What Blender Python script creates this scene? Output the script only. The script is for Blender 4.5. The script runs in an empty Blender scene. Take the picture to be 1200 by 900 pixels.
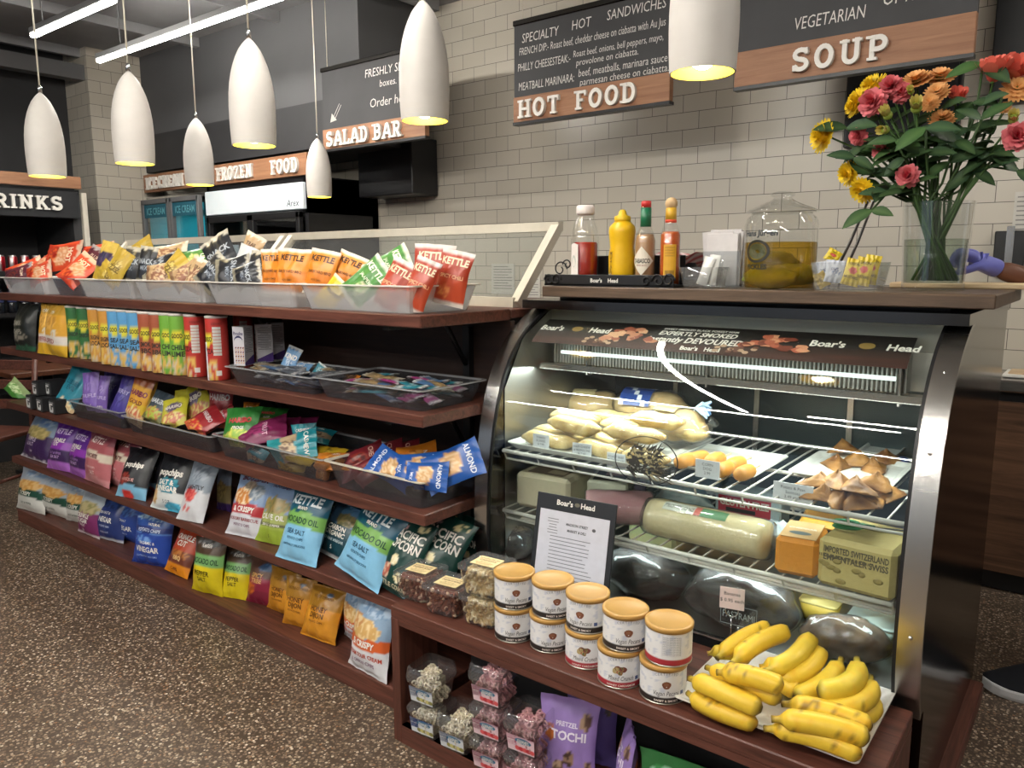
import bpy, math, random
from mathutils import Vector as V, Matrix, noise
PI = math.pi
SC = bpy.context.scene
COL = SC.collection
# ------------------------------------------------------------------ camera, world, exposure
YAW, PITCH, ROLL, FPX, CH = math.radians(38.03), math.radians(8.86), math.radians(-0.165), 906.0, 1.45
_f = V((-math.sin(YAW) * math.cos(PITCH), math.cos(YAW) * math.cos(PITCH), -math.sin(PITCH)))
_r = V((math.cos(YAW), math.sin(YAW), 0)); _u = _r.cross(_f)
_R = _r * math.cos(ROLL) + _u * math.sin(ROLL); _U = _u * math.cos(ROLL) - _r * math.sin(ROLL)
CAM = V((0, 0, CH))
cd = bpy.data.cameras.new('camera'); cam = bpy.data.objects.new('camera', cd); COL.objects.link(cam)
cd.sensor_fit = 'HORIZONTAL'; cd.sensor_width = 36; cd.lens = FPX / 1200 * 36; cd.clip_start = .05
cam.matrix_world = Matrix(((_R.x, _U.x, -_f.x, 0), (_R.y, _U.y, -_f.y, 0), (_R.z, _U.z, -_f.z, CH), (0, 0, 0, 1)))
SC.camera = cam
wd = bpy.data.worlds.new('daylight'); SC.world = wd; wd.use_nodes = True
wb = wd.node_tree.nodes['Background']; wb.inputs[0].default_value = (.72, .82, 1, 1); wb.inputs[1].default_value = .9
SC.view_settings.view_transform = 'Standard'; SC.view_settings.look = 'None'
SC.view_settings.gamma = 1; SC.view_settings.exposure = -0.78; SC.view_settings.use_curve_mapping = False
SC.cycles.transparent_max_bounces = 28; SC.cycles.max_bounces = 9; SC.cycles.glossy_bounces = 5
SC.cycles.transmission_bounces = 8; SC.cycles.caustics_reflective = False; SC.cycles.caustics_refractive = False
SC.cycles.sample_clamp_indirect = 6.0
TUBE_EMIT, LAMP_POWER, BULB_EMIT, CASE_POWER = 275.0, 5.0, 60.0, 7.6

def ray(px, py):
    return _R * ((px - 600) / FPX) - _U * ((py - 450) / FPX) + _f
def atz(px, py, z): d = ray(px, py); return CAM + d * ((z - CH) / d.z)
def aty(px, py, y): d = ray(px, py); return CAM + d * (y / d.y)
def atx(px, py, x): d = ray(px, py); return CAM + d * (x / d.x)
def dep(p): return (V(p) - CAM).dot(_f)

# ------------------------------------------------------------------ materials
def lin(c):
    return c / 12.92 if c <= .04045 else ((c + .055) / 1.055) ** 2.4
def X(h, k=1.0):
    h = h.lstrip('#')
    return tuple(lin(int(h[i:i + 2], 16) / 255) * k for i in (0, 2, 4))
def newmat(name):
    m = bpy.data.materials.new(name); m.use_nodes = True
    nt = m.node_tree; nt.nodes.clear()
    out = nt.nodes.new('ShaderNodeOutputMaterial')
    return m, nt, out
def N(nt, t, **kw):
    n = nt.nodes.new(t)
    for k, v in kw.items():
        if k[0] == '_': setattr(n, k[1:], v)
        else: n.inputs[k.replace('__', ' ')].default_value = v
    return n
def L(nt, a, ao, b, bi): nt.links.new(a.outputs[ao], b.inputs[bi])
def pmat(name, col, rough=.5, metal=0, var=.12, scale=18, bump=0, bscale=60, emis=None, estr=0, spec=.5, stretch=(1, 1, 1), trans=0, ior=1.45, sub=0):
    m, nt, out = newmat(name)
    b = N(nt, 'ShaderNodeBsdfPrincipled', Roughness=rough, Metallic=metal, IOR=ior)
    b.inputs['Specular IOR Level'].default_value = spec
    b.inputs['Transmission Weight'].default_value = trans
    if sub:
        b.inputs['Subsurface Weight'].default_value = sub; b.inputs['Subsurface Radius'].default_value = (.01, .006, .004)
    tc = N(nt, 'ShaderNodeTexCoord'); mp = N(nt, 'ShaderNodeMapping'); mp.inputs['Scale'].default_value = stretch
    L(nt, tc, 'Object', mp, 'Vector')
    nz = N(nt, 'ShaderNodeTexNoise', Scale=scale, Detail=3.0); L(nt, mp, 0, nz, 'Vector')
    cr = N(nt, 'ShaderNodeValToRGB')
    cr.color_ramp.elements[0].color = tuple(c * (1 - var) for c in col) + (1,); cr.color_ramp.elements[0].position = .3
    cr.color_ramp.elements[1].color = tuple(min(1, c * (1 + var)) for c in col) + (1,); cr.color_ramp.elements[1].position = .7
    L(nt, nz, 'Fac', cr, 'Fac'); L(nt, cr, 'Color', b, 'Base Color')
    if bump:
        n2 = N(nt, 'ShaderNodeTexNoise', Scale=bscale, Detail=3.0); L(nt, mp, 0, n2, 'Vector')
        bp = N(nt, 'ShaderNodeBump', Strength=bump, Distance=.004); L(nt, n2, 'Fac', bp, 'Height'); L(nt, bp, 0, b, 'Normal')
    if estr:
        b.inputs['Emission Color'].default_value = tuple(emis) + (1,); b.inputs['Emission Strength'].default_value = estr
    L(nt, b, 0, out, 'Surface')
    return m
def vcmat(name, rough, bump=0, bscale=40, spec=.5, metal=0, sub=0, clear=0):
    """printed stuff: the print is a colour attribute"""
    m, nt, out = newmat(name)
    b = N(nt, 'ShaderNodeBsdfPrincipled', Roughness=rough, Metallic=metal)
    b.inputs['Specular IOR Level'].default_value = spec
    if sub:
        b.inputs['Subsurface Weight'].default_value = sub; b.inputs['Subsurface Radius'].default_value = (.012, .008, .004)
    a = N(nt, 'ShaderNodeAttribute', _attribute_name='Col')
    tc = N(nt, 'ShaderNodeTexCoord'); nz = N(nt, 'ShaderNodeTexNoise', Scale=bscale, Detail=3.0); L(nt, tc, 'Object', nz, 'Vector')
    mr = N(nt, 'ShaderNodeMapRange'); mr.inputs['To Min'].default_value = .9; mr.inputs['To Max'].default_value = 1.1
    L(nt, nz, 'Fac', mr, 'Value')
    mx = N(nt, 'ShaderNodeVectorMath', _operation='SCALE'); L(nt, a, 'Color', mx, 0); L(nt, mr, 0, mx, 'Scale')
    L(nt, mx, 0, b, 'Base Color')
    if bump:
        bp = N(nt, 'ShaderNodeBump', Strength=bump, Distance=.006); L(nt, nz, 'Fac', bp, 'Height'); L(nt, bp, 0, b, 'Normal')
    L(nt, b, 0, out, 'Surface')
    return m
def thinmat(name, tint, refl=1.0, haze=0.0, hcol=(.8, .8, .8), rough=.02, tex=0, ior=1.5):
    """clear pane or film: see-through with Fresnel reflection and an optional milky share"""
    m, nt, out = newmat(name)
    t = N(nt, 'ShaderNodeBsdfTransparent', Color=tuple(tint) + (1,))
    g = N(nt, 'ShaderNodeBsdfGlossy', Color=(refl, refl, refl, 1), Roughness=rough)
    fr = N(nt, 'ShaderNodeFresnel', IOR=ior)
    ge = N(nt, 'ShaderNodeNewGeometry'); mb_ = N(nt, 'ShaderNodeMapRange'); mb_.inputs['To Min'].default_value = ior; mb_.inputs['To Max'].default_value = 1 / ior
    L(nt, ge, 'Backfacing', mb_, 'Value'); L(nt, mb_, 0, fr, 'IOR')   # the same Fresnel on both faces of the sheet
    base = t
    if haze:
        d = N(nt, 'ShaderNodeBsdfDiffuse', Color=tuple(hcol) + (1,))
        mh = N(nt, 'ShaderNodeMixShader', Fac=haze); L(nt, t, 0, mh, 1); L(nt, d, 0, mh, 2); base = mh
        if tex:
            tc = N(nt, 'ShaderNodeTexCoord'); nz = N(nt, 'ShaderNodeTexNoise', Scale=tex); L(nt, tc, 'Object', nz, 'Vector')
            mr = N(nt, 'ShaderNodeMapRange'); mr.inputs['From Min'].default_value = .3; mr.inputs['From Max'].default_value = .7
            mr.inputs['To Min'].default_value = haze * .55; mr.inputs['To Max'].default_value = min(1, haze * 1.45)
            L(nt, nz, 'Fac', mr, 'Value'); L(nt, mr, 0, mh, 'Fac')
    mx = N(nt, 'ShaderNodeMixShader'); L(nt, fr, 0, mx, 'Fac'); L(nt, base, 0, mx, 1); L(nt, g, 0, mx, 2)
    L(nt, mx, 0, out, 'Surface')
    return m
def emat(name, col, s):
    m, nt, out = newmat(name)
    e = N(nt, 'ShaderNodeEmission', Color=tuple(col) + (1,), Strength=s); L(nt, e, 0, out, 'Surface')
    return m
def woodmat(name, c0, c1, rough=.45, axis=0, scale=1.0, spec=.4):
    m, nt, out = newmat(name)
    b = N(nt, 'ShaderNodeBsdfPrincipled', Roughness=rough); b.inputs['Specular IOR Level'].default_value = spec
    tc = N(nt, 'ShaderNodeTexCoord'); mp = N(nt, 'ShaderNodeMapping')
    s = [22 * scale] * 3; s[axis] = 1.6 * scale; mp.inputs['Scale'].default_value = s
    L(nt, tc, 'Object', mp, 'Vector')
    nz = N(nt, 'ShaderNodeTexNoise', Scale=2.2, Detail=6.0, Roughness=.65, Distortion=.8); L(nt, mp, 0, nz, 'Vector')
    cr = N(nt, 'ShaderNodeValToRGB')
    cr.color_ramp.elements[0].color = tuple(c0) + (1,); cr.color_ramp.elements[0].position = .33
    cr.color_ramp.elements[1].color = tuple(c1) + (1,); cr.color_ramp.elements[1].position = .68
    L(nt, nz, 'Fac', cr, 'Fac'); L(nt, cr, 'Color', b, 'Base Color')
    bp = N(nt, 'ShaderNodeBump', Strength=.12, Distance=.002); L(nt, nz, 'Fac', bp, 'Height'); L(nt, bp, 0, b, 'Normal')
    L(nt, b, 0, out, 'Surface')
    return m
def tilemat(name, mapper):
    """running-bond wall tile; mapper picks which object axis runs along the course"""
    m, nt, out = newmat(name)
    b = N(nt, 'ShaderNodeBsdfPrincipled', Roughness=.28); b.inputs['Specular IOR Level'].default_value = .45
    tc = N(nt, 'ShaderNodeTexCoord'); sx = N(nt, 'ShaderNodeSeparateXYZ'); L(nt, tc, 'Object', sx, 0)
    cx = N(nt, 'ShaderNodeCombineXYZ'); L(nt, sx, mapper, cx, 0); L(nt, sx, 'Z', cx, 1)
    br = N(nt, 'ShaderNodeTexBrick', Scale=1.0); L(nt, cx, 0, br, 'Vector')
    br.inputs['Color1'].default_value = X('#cdc5b7') + (1,); br.inputs['Color2'].default_value = X('#c5bdae') + (1,)
    br.inputs['Mortar'].default_value = X('#5d5850') + (1,)
    br.inputs['Mortar Size'].default_value = .0017; br.inputs['Mortar Smooth'].default_value = .2
    br.inputs['Brick Width'].default_value = .195; br.inputs['Row Height'].default_value = .0955
    L(nt, br, 'Color', b, 'Base Color')
    bp = N(nt, 'ShaderNodeBump', Strength=.35, Distance=.002, _invert=True); L(nt, br, 'Fac', bp, 'Height'); L(nt, bp, 0, b, 'Normal')
    L(nt, b, 0, out, 'Surface')
    return m
def terrazzo():
    m, nt, out = newmat('exposed aggregate floor')
    b = N(nt, 'ShaderNodeBsdfPrincipled', Roughness=.42); b.inputs['Specular IOR Level'].default_value = .35
    tc = N(nt, 'ShaderNodeTexCoord')
    vo = N(nt, 'ShaderNodeTexVoronoi', Scale=118.0, Randomness=1.0); L(nt, tc, 'Object', vo, 'Vector')
    sp = N(nt, 'ShaderNodeSeparateColor'); L(nt, vo, 'Color', sp, 0)
    cr = N(nt, 'ShaderNodeValToRGB'); cr.color_ramp.interpolation = 'CONSTANT'
    st = [(0, '#57493d'), (.16, '#6e5d4e'), (.34, '#857261'), (.5, '#5f5145'), (.62, '#9c8873'), (.73, '#7a6858'), (.83, '#b5a48f'), (.92, '#d0c3b0'), (.965, '#8f6c50')]
    e = cr.color_ramp.elements
    e[0].color = X(st[0][1]) + (1,); e[0].position = 0; e[1].color = X(st[1][1]) + (1,); e[1].position = st[1][0]
    for p, c in st[2:]:
        k = e.new(p); k.color = X(c) + (1,)
    L(nt, sp, 'Red', cr, 'Fac')
    ed = N(nt, 'ShaderNodeMath', _operation='GREATER_THAN'); ed.inputs[1].default_value = .52
    L(nt, vo, 'Distance', ed, 0)
    mx = N(nt, 'ShaderNodeMix', _data_type='RGBA'); L(nt, ed, 0, mx, 'Factor'); L(nt, cr, 'Color', mx, 'A')
    mx.inputs['B'].default_value = X('#4b3e33') + (1,)
    nz = N(nt, 'ShaderNodeTexNoise', Scale=1.3, Detail=4.0); L(nt, tc, 'Object', nz, 'Vector')
    mr = N(nt, 'ShaderNodeMapRange'); mr.inputs['To Min'].default_value = .82; mr.inputs['To Max'].default_value = 1.15; L(nt, nz, 'Fac', mr, 'Value')
    sc = N(nt, 'ShaderNodeVectorMath', _operation='SCALE'); L(nt, mx, 'Result', sc, 0); L(nt, mr, 0, sc, 'Scale')
    L(nt, sc, 0, b, 'Base Color'); L(nt, b, 0, out, 'Surface')
    return m
def steelmat(name, col=(.62, .61, .6), rough=.28, axis=1):
    m, nt, out = newmat(name)
    b = N(nt, 'ShaderNodeBsdfPrincipled', Metallic=1.0)
    tc = N(nt, 'ShaderNodeTexCoord'); mp = N(nt, 'ShaderNodeMapping')
    s = [220.0] * 3; s[axis] = 2.0; mp.inputs['Scale'].default_value = s; L(nt, tc, 'Object', mp, 'Vector')
    nz = N(nt, 'ShaderNodeTexNoise', Scale=1.0, Detail=2.0); L(nt, mp, 0, nz, 'Vector')
    mr = N(nt, 'ShaderNodeMapRange'); mr.inputs['To Min'].default_value = rough * .92; mr.inputs['To Max'].default_value = rough * 1.1
    L(nt, nz, 'Fac', mr, 'Value'); L(nt, mr, 0, b, 'Roughness'); b.inputs['Base Color'].default_value = tuple(col) + (1,)
    L(nt, b, 0, out, 'Surface')
    return m
M = {}
M['foil'] = vcmat('printed foil', .3, .3, 34, .5)
M['matte'] = vcmat('printed paper', .75, 0)
M['satin'] = vcmat('satin surface', .45, 0)
M['gloss'] = vcmat('glossy surface', .16, 0)
M['food'] = vcmat('food surface', .5, .25, 90, .35, sub=.12)
M['roast'] = vcmat('dark crusted meat', .55, .3, 60, .18)
M['leaf'] = vcmat('petal and leaf', .5, 0, 30, .3)
M['metalvc'] = vcmat('coloured metal', .3, 0, metal=.8)
M['wood'] = woodmat('dark stained wood', X('#43261f'), X('#6e4236'), .42)
M['woodv'] = woodmat('dark stained wood upright', X('#43261f'), X('#6e4236'), .42, axis=2)
M['woody'] = woodmat('dark stained wood crosswise', X('#43261f'), X('#6e4236'), .42, axis=1)
M['panelw'] = woodmat('dark brown back board', X('#2b1d18'), X('#3c2922'), .5)
M['counter'] = woodmat('grey brown counter wood', X('#483a2f'), X('#685546'), .42)
M['signw'] = woodmat('oak sign board', X('#8a6046'), X('#aa7c5c'), .55, scale=.7)
M['cabinet'] = woodmat('brown wood grain laminate', X('#3f2b20'), X('#74543f'), .45, axis=0, scale=.45)
M['table'] = woodmat('cafe table wood', X('#4a2b20'), X('#70452f'), .4)
M['cutting'] = woodmat('pale board wood', X('#c9ab84'), X('#e2c9a4'), .55)
M['tile'] = tilemat('white wall tile', 'X'); M['tiley'] = tilemat('white wall tile side', 'Y')
M['floor'] = terrazzo()
M['ceil'] = pmat('dark grey painted deck', X('#8c8c8e'), .8, var=.1, scale=3)
M['greyw'] = pmat('grey wall paint', X('#6d6d6e'), .75, var=.05, scale=2)
M['bulk'] = pmat('grey bulkhead paint', X('#59595b'), .75, var=.05, scale=2)
M['dark'] = pmat('charcoal panel paint', X('#343436'), .6, var=.08, scale=4)
M['black'] = pmat('black plastic', X('#1b1b1d'), .38, var=.15)
M['blackm'] = pmat('matt black board', X('#222326'), .7, var=.2, scale=5)
M['chalk'] = pmat('chalkboard', X('#38383a'), .62, var=.16, scale=3.5)
M['steel'] = steelmat('brushed stainless', (.60, .585, .56), .26, 0)
M['steeld'] = steelmat('dark polished steel side', (.11, .105, .10), .16, 2)
M['steeli'] = steelmat('case lining steel', (.50, .50, .47), .36, 0)
M['chrome'] = pmat('chrome wire', (.7, .7, .7), .18, 1, var=.03)
M['alu'] = pmat('pale aluminium frame', X('#d9d2c2'), .45, .1, var=.05)
M['white'] = pmat('white paint', X('#e9e5de'), .5, var=.04)
M['wire'] = pmat('white coated wire', X('#dcdcd6'), .4, var=.06)
M['glass'] = thinmat('curved case glass', (.955, .98, .97), .95)
M['guard'] = thinmat('guard glass', (.9, .92, .91), .9, .06, (.5, .5, .5))
M['cglass'] = thinmat('clear glass', (.965, .975, .97), 1.0, ior=1.75)
M['film2'] = thinmat('tight film', (.97, .97, .97), .18, .006, (.8, .8, .8), .15)
M['clear'] = thinmat('clear plastic', (.92, .93, .93), 1.0, .06, (.7, .7, .72), .05, ior=1.6)
M['smoke'] = thinmat('clear acrylic tray', (.74, .75, .78), .9, .055, (.42, .43, .46), .1)
M['frost'] = thinmat('frosted tray plastic', (.88, .89, .9), .6, .27, (.86, .86, .88), .2)
M['film'] = thinmat('cling film', (.97, .98, .97), .8, .04, (.85, .88, .86), .12, tex=60)
M['shade'] = pmat('white lamp shade', X('#c9c4be'), .5, var=.03)
M['shadein'] = pmat('yellow lamp lining', X('#ffe14a'), .5, var=.03)
M['bulb'] = emat('lamp bulb', (1, .86, .5), BULB_EMIT)
M['tube'] = emat('tube diffuser', (1, .955, .87), TUBE_EMIT)
M['caselight'] = emat('case light tube', (.86, 1, .92), 2.6)

# ------------------------------------------------------------------ mesh builder
_tc = {}
def textgeo(s, bold=0.0):
    k = (s, bold)
    if k not in _tc:
        cu = bpy.data.curves.new('t', 'FONT'); cu.body = s; cu.offset = bold; cu.resolution_u = 2; cu.align_x = 'LEFT'
        ob = bpy.data.objects.new('t', cu); me = ob.to_mesh()
        vs = [(v.co.x, v.co.y) for v in me.vertices]; fs = [tuple(p.vertices) for p in me.polygons]
        ob.to_mesh_clear(); bpy.data.objects.remove(ob); bpy.data.curves.remove(cu)
        x0 = min(v[0] for v in vs); x1 = max(v[0] for v in vs)
        _tc[k] = ([((x - (x0 + x1) / 2) / .73, y / .73 - .5) for x, y in vs], fs, (x1 - x0) / .73)
    return _tc[k]
class MB:
    def __init__(s): s.v = []; s.f = []; s.mi = []; s.c = []; s.s = []
    def add(s, vs, fs, col=(1, 1, 1), mi=0, smooth=False, T=None):
        o = len(s.v)
        s.v += [tuple(T @ V(v)) for v in vs] if T is not None else [tuple(v) for v in vs]
        s.c += list(col) if (len(col) and not isinstance(col[0], (int, float))) else [col] * len(vs)
        s.f += [tuple(i + o for i in f) for f in fs]; s.mi += [mi] * len(fs); s.s += [smooth] * len(fs)
        return s
    def box(s, c, d, col=(1, 1, 1), mi=0, bev=.0, T=None):
        x, y, z = (k / 2 for k in d); cx, cy, cz = c
        b = min(bev, x * .9, y * .9, z * .9)
        if b <= 0:
            vs = [(cx + i * x, cy + j * y, cz + k * z) for i in (-1, 1) for j in (-1, 1) for k in (-1, 1)]
            return s.add(vs, [(0, 1, 3, 2), (4, 6, 7, 5), (0, 4, 5, 1), (2, 3, 7, 6), (0, 2, 6, 4), (1, 5, 7, 3)], col, mi, False, T)
        vs = []
        for i in (-1, 1):
            for j in (-1, 1):
                for k in (-1, 1):
                    vs += [(cx + i * x, cy + j * (y - b), cz + k * (z - b)), (cx + i * (x - b), cy + j * y, cz + k * (z - b)), (cx + i * (x - b), cy + j * (y - b), cz + k * z)]
        I = lambda i, j, k, a: ((i > 0) * 4 + (j > 0) * 2 + (k > 0)) * 3 + a
        fs = []
        for sg in (-1, 1):
            fs.append([I(sg, -1, -1, 0), I(sg, 1, -1, 0), I(sg, 1, 1, 0), I(sg, -1, 1, 0)][::sg])
            fs.append([I(-1, sg, -1, 1), I(-1, sg, 1, 1), I(1, sg, 1, 1), I(1, sg, -1, 1)][::sg])
            fs.append([I(-1, -1, sg, 2), I(1, -1, sg, 2), I(1, 1, sg, 2), I(-1, 1, sg, 2)][::sg])
        for p in (-1, 1):
            for q in (-1, 1):
                sg = p * q
                fs.append([I(p, q, -1, 0), I(p, q, -1, 1), I(p, q, 1, 1), I(p, q, 1, 0)][::sg])
                fs.append([I(p, -1, q, 0), I(p, 1, q, 0), I(p, 1, q, 2), I(p, -1, q, 2)][::sg])
                fs.append([I(-1, p, q, 1), I(-1, p, q, 2), I(1, p, q, 2), I(1, p, q, 1)][::sg])
        for i in (-1, 1):
            for j in (-1, 1):
                for k in (-1, 1):
                    fs.append([I(i, j, k, 0), I(i, j, k, 1), I(i, j, k, 2)][::i * j * k])
        return s.add(vs, fs, col, mi, False, T)
    def lathe(s, prof, n=24, col=(1, 1, 1), mi=0, T=None, smooth=True, sx=1.0, sy=1.0, colf=None):
        vs = []; cs = []
        for i, (r, z) in enumerate(prof):
            for k in range(n):
                a = 2 * PI * k / n
                vs.append((r * math.cos(a) * sx, r * math.sin(a) * sy, z)); cs.append(colf(i, a) if colf else col)
        fs = [(i * n + k, i * n + (k + 1) % n, (i + 1) * n + (k + 1) % n, (i + 1) * n + k) for i in range(len(prof) - 1) for k in range(n)]
        if prof[0][0] > 1e-5: fs.append(tuple(range(n))[::-1])
        if prof[-1][0] > 1e-5: fs.append(tuple((len(prof) - 1) * n + k for k in range(n)))
        return s.add(vs, fs, cs, mi, smooth, T)
    def shell(s, prof, n=24, col=(1, 1, 1), mi=0, T=None, closed=False):
        """open lathe, no caps"""
        vs = [(r * math.cos(2 * PI * k / n), r * math.sin(2 * PI * k / n), z) for r, z in prof for k in range(n)]
        m = len(prof)
        fs = [(i * n + k, i * n + (k + 1) % n, ((i + 1) % m) * n + (k + 1) % n, ((i + 1) % m) * n + k) for i in range(m if closed else m - 1) for k in range(n)]
        return s.add(vs, fs, col, mi, True, T)
    def tube(s, pts, r, n=8, col=(1, 1, 1), mi=0, T=None, closed=False, sq=1.0, cap=True):
        pts = [V(p) for p in pts]; m = len(pts); rs = r if isinstance(r, (list, tuple)) else [r] * m
        vs = []; up = None
        for i, p in enumerate(pts):
            if closed: t = pts[(i + 1) % m] - pts[i - 1]
            else: t = pts[min(i + 1, m - 1)] - pts[max(i - 1, 0)]
            t = t.normalized() if t.length > 1e-9 else V((0, 0, 1))
            if up is None:
                up = V((0, 0, 1)) if abs(t.z) < .9 else V((1, 0, 0))
            a = t.cross(up); a = a.normalized() if a.length > 1e-6 else t.orthogonal().normalized()
            b = a.cross(t).normalized(); up = b
            for k in range(n):
                q = 2 * PI * (k + .5) / n
                vs.append(p + a * (math.cos(q) * rs[i]) + b * (math.sin(q) * rs[i] * sq))
        e = m if closed else m - 1
        fs = [(i * n + k, i * n + (k + 1) % n, ((i + 1) % m) * n + (k + 1) % n, ((i + 1) % m) * n + k) for i in range(e) for k in range(n)]
        if not closed and cap: fs += [tuple(range(n))[::-1], tuple((m - 1) * n + k for k in range(n))]
        return s.add(vs, fs, col, mi, n > 5, T)
    def prism(s, poly, z0, z1, col=(1, 1, 1), mi=0, T=None):
        n = len(poly); vs = [(x, y, z0) for x, y in poly] + [(x, y, z1) for x, y in poly]
        return s.add(vs, [tuple(range(n))[::-1], tuple(range(n, 2 * n))] + [(i, (i + 1) % n, n + (i + 1) % n, n + i) for i in range(n)], col, mi, False, T)
    def ball(s, c, r, col=(1, 1, 1), mi=0, n=10, m=7, T=None, jit=0, seed=0):
        rx, ry, rz = r if isinstance(r, (tuple, list)) else (r, r, r)
        vs = [(c[0], c[1], c[2] - rz)]
        for i in range(1, m):
            a = -PI / 2 + PI * i / m
            for k in range(n):
                q = 2 * PI * k / n; w = 1 + jit * noise.noise(V((math.cos(q) * 2 + seed, math.sin(q) * 2, a * 2)))
                vs.append((c[0] + rx * w * math.cos(a) * math.cos(q), c[1] + ry * w * math.cos(a) * math.sin(q), c[2] + rz * w * math.sin(a)))
        vs.append((c[0], c[1], c[2] + rz)); e = len(vs) - 1
        fs = [(0, 1 + (k + 1) % n, 1 + k) for k in range(n)]
        fs += [(1 + i * n + k, 1 + i * n + (k + 1) % n, 1 + (i + 1) * n + (k + 1) % n, 1 + (i + 1) * n + k) for i in range(m - 2) for k in range(n)]
        fs += [(e, 1 + (m - 2) * n + k, 1 + (m - 2) * n + (k + 1) % n) for k in range(n)]
        return s.add(vs, fs, col, mi, True, T)
    def text(s, st, h, fn, col=(1, 1, 1), mi=0, bold=0.0, maxw=None, x=0, y=0, shear=0, wide=1.0, align=0):
        """flat lettering laid on a surface; fn maps (x, y) in metres to a point"""
        g, fs, w = textgeo(st, bold)
        k = h
        if maxw and w * k * wide > maxw: wide = maxw / (w * k)
        dx = x + w * k * wide / 2 * (1 - align)
        return s.add([fn(dx + (a + shear * b) * k * wide, y + b * k) for a, b in g], fs, col, mi, False)
    def build(s, name, mats, parent=None, loc=None, origin=None):
        me = bpy.data.meshes.new(name)
        vs = s.v
        if origin is not None:
            vs = [(a[0] - origin[0], a[1] - origin[1], a[2] - origin[2]) for a in vs]
        me.from_pydata(vs, [], s.f)
        if not isinstance(mats, (list, tuple)): mats = [mats]
        for m in mats: me.materials.append(M[m] if isinstance(m, str) else m)
        me.polygons.foreach_set('material_index', s.mi); me.polygons.foreach_set('use_smooth', s.s)
        at = me.color_attributes.new('Col', 'FLOAT_COLOR', 'POINT')
        fl = []
        for c in s.c: fl += [c[0], c[1], c[2], 1.0]
        at.data.foreach_set('color', fl)
        me.update()
        o = bpy.data.objects.new(name, me); COL.objects.link(o)
        if parent: o.parent = parent
        if loc is not None: o.location = loc
        if origin is not None: o.location = origin
        return o
def tag(o, label=None, cat=None, group=None, kind=None):
    if label: o['label'] = label
    if cat: o['category'] = cat
    if group: o['group'] = group
    if kind: o['kind'] = kind
    return o
def thing(name, label, cat, loc=(0, 0, 0), rot=0, group=None):
    o = bpy.data.objects.new(name, None); COL.objects.link(o); o.empty_display_size = .05
    o.location = loc; o.rotation_euler = rot if isinstance(rot, (tuple, list)) else (0, 0, rot)
    return tag(o, label, cat, group)
def one(mb, name, mats, label, cat, loc=None, rot=0, group=None, origin=None):
    o = mb.build(name, mats, None, loc, origin)
    o.rotation_euler = rot if isinstance(rot, (tuple, list)) else (0, 0, rot)
    return tag(o, label, cat, group)
def dup(root, loc, rot=None, label=None, group=None):
    r = root.copy(); COL.objects.link(r); r.location = loc
    if rot is not None: r.rotation_euler = rot if isinstance(rot, (tuple, list)) else (0, 0, rot)
    if label: r['label'] = label
    if group: r['group'] = group
    for ch in list(root.children):
        c = ch.copy(); COL.objects.link(c); c.parent = r
        for g in ch.children:
            d = g.copy(); COL.objects.link(d); d.parent = c
    return r
def struct(mb, name, mats, parent=None):
    o = mb.build(name, mats, parent)
    if not parent: o['kind'] = 'structure'
    return o
def TR(loc, rz=0, rx=0, ry=0, s=1.0):
    return Matrix.Translation(V(loc)) @ Matrix.Rotation(rz, 4, 'Z') @ Matrix.Rotation(ry, 4, 'Y') @ Matrix.Rotation(rx, 4, 'X') @ Matrix.Scale(s, 4)
# ------------------------------------------------------------------ the room
YW, XWL, CEIL = 4.2, -7.3, 3.22
b = MB(); b.box((-1.6, .3, -.05), (11.6, 8.2, .1)); struct(b, 'floor', 'floor')
b = MB(); b.box((-1.3, YW + .05, 1.65), (8.2, .1, 3.3)); struct(b, 'wall_back', 'tile')
b = MB(); b.box((-6.4, YW + .04, 1.65), (1.98, .12, 3.3)); struct(b, 'wall_back_left', 'greyw')
b = MB(); b.box((XWL - .05, .4, 1.65), (.1, 8, 3.3)); struct(b, 'wall_left', 'dark')
b = MB(); b.box((-1.6, .3, CEIL + .05), (11.6, 8.2, .1)); struct(b, 'ceiling', 'ceil')
b = MB(); b.box((-7.1, 3.68, 1.65), (.44, 1.12, 3.3)); o = struct(b, 'wall_column', ['tile', 'tiley'])
for p in o.data.polygons:
    if abs(p.normal.x) > .5: p.material_index = 1
b = MB(); b.box((-5.465, 3.88, 2.89), (2.83, .62, .66)); struct(b, 'wall_bulkhead', 'bulk')
b = MB(); b.box((-5.465, 3.875, 2.405), (2.83, .63, .31)); struct(b, 'trim_1', 'dark')
for k in range(7):     # ceiling ribs run towards the tile wall
    b = MB(); b.box((-7.0 + k * 1.05, .9, CEIL - .035), (.05, 6.4, .07)); struct(b, 'trim_%d' % (k + 2), 'ceil')
b = MB(); b.box((-6.98, 2.2, CEIL - .2), (.12, 2.0, .12)); struct(b, 'trim_9', 'greyw')

b = MB(); b.box((4.25, .3, 1.65), (.1, 8.2, 3.3)); struct(b, 'wall_right', 'greyw')
b = MB()
for x0, x1, z0, z1 in ((-7.4, -6.6, 0, 3.3), (-1.2, 4.2, 0, 3.3), (-6.6, -1.2, 0, .7), (-6.6, -1.2, 2.7, 3.3)): b.box(((x0 + x1) / 2, -3.85, (z0 + z1) / 2), (x1 - x0, .1, z1 - z0))
struct(b, 'wall_front', 'greyw')
b = MB()
for x in (-6.57, -4.8, -3.0, -1.23): b.box((x, -3.83, 1.7), (.06, .06, 2.0))
for z in (.73, 2.67): b.box((-3.9, -3.83, z), (5.4, .06, .06))
wf = struct(b, 'window_1', 'dark'); b = MB(); b.box((-3.9, -3.83, 1.7), (5.4, .006, 1.96)); b.build('window_pane', 'cglass', wf)

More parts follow.
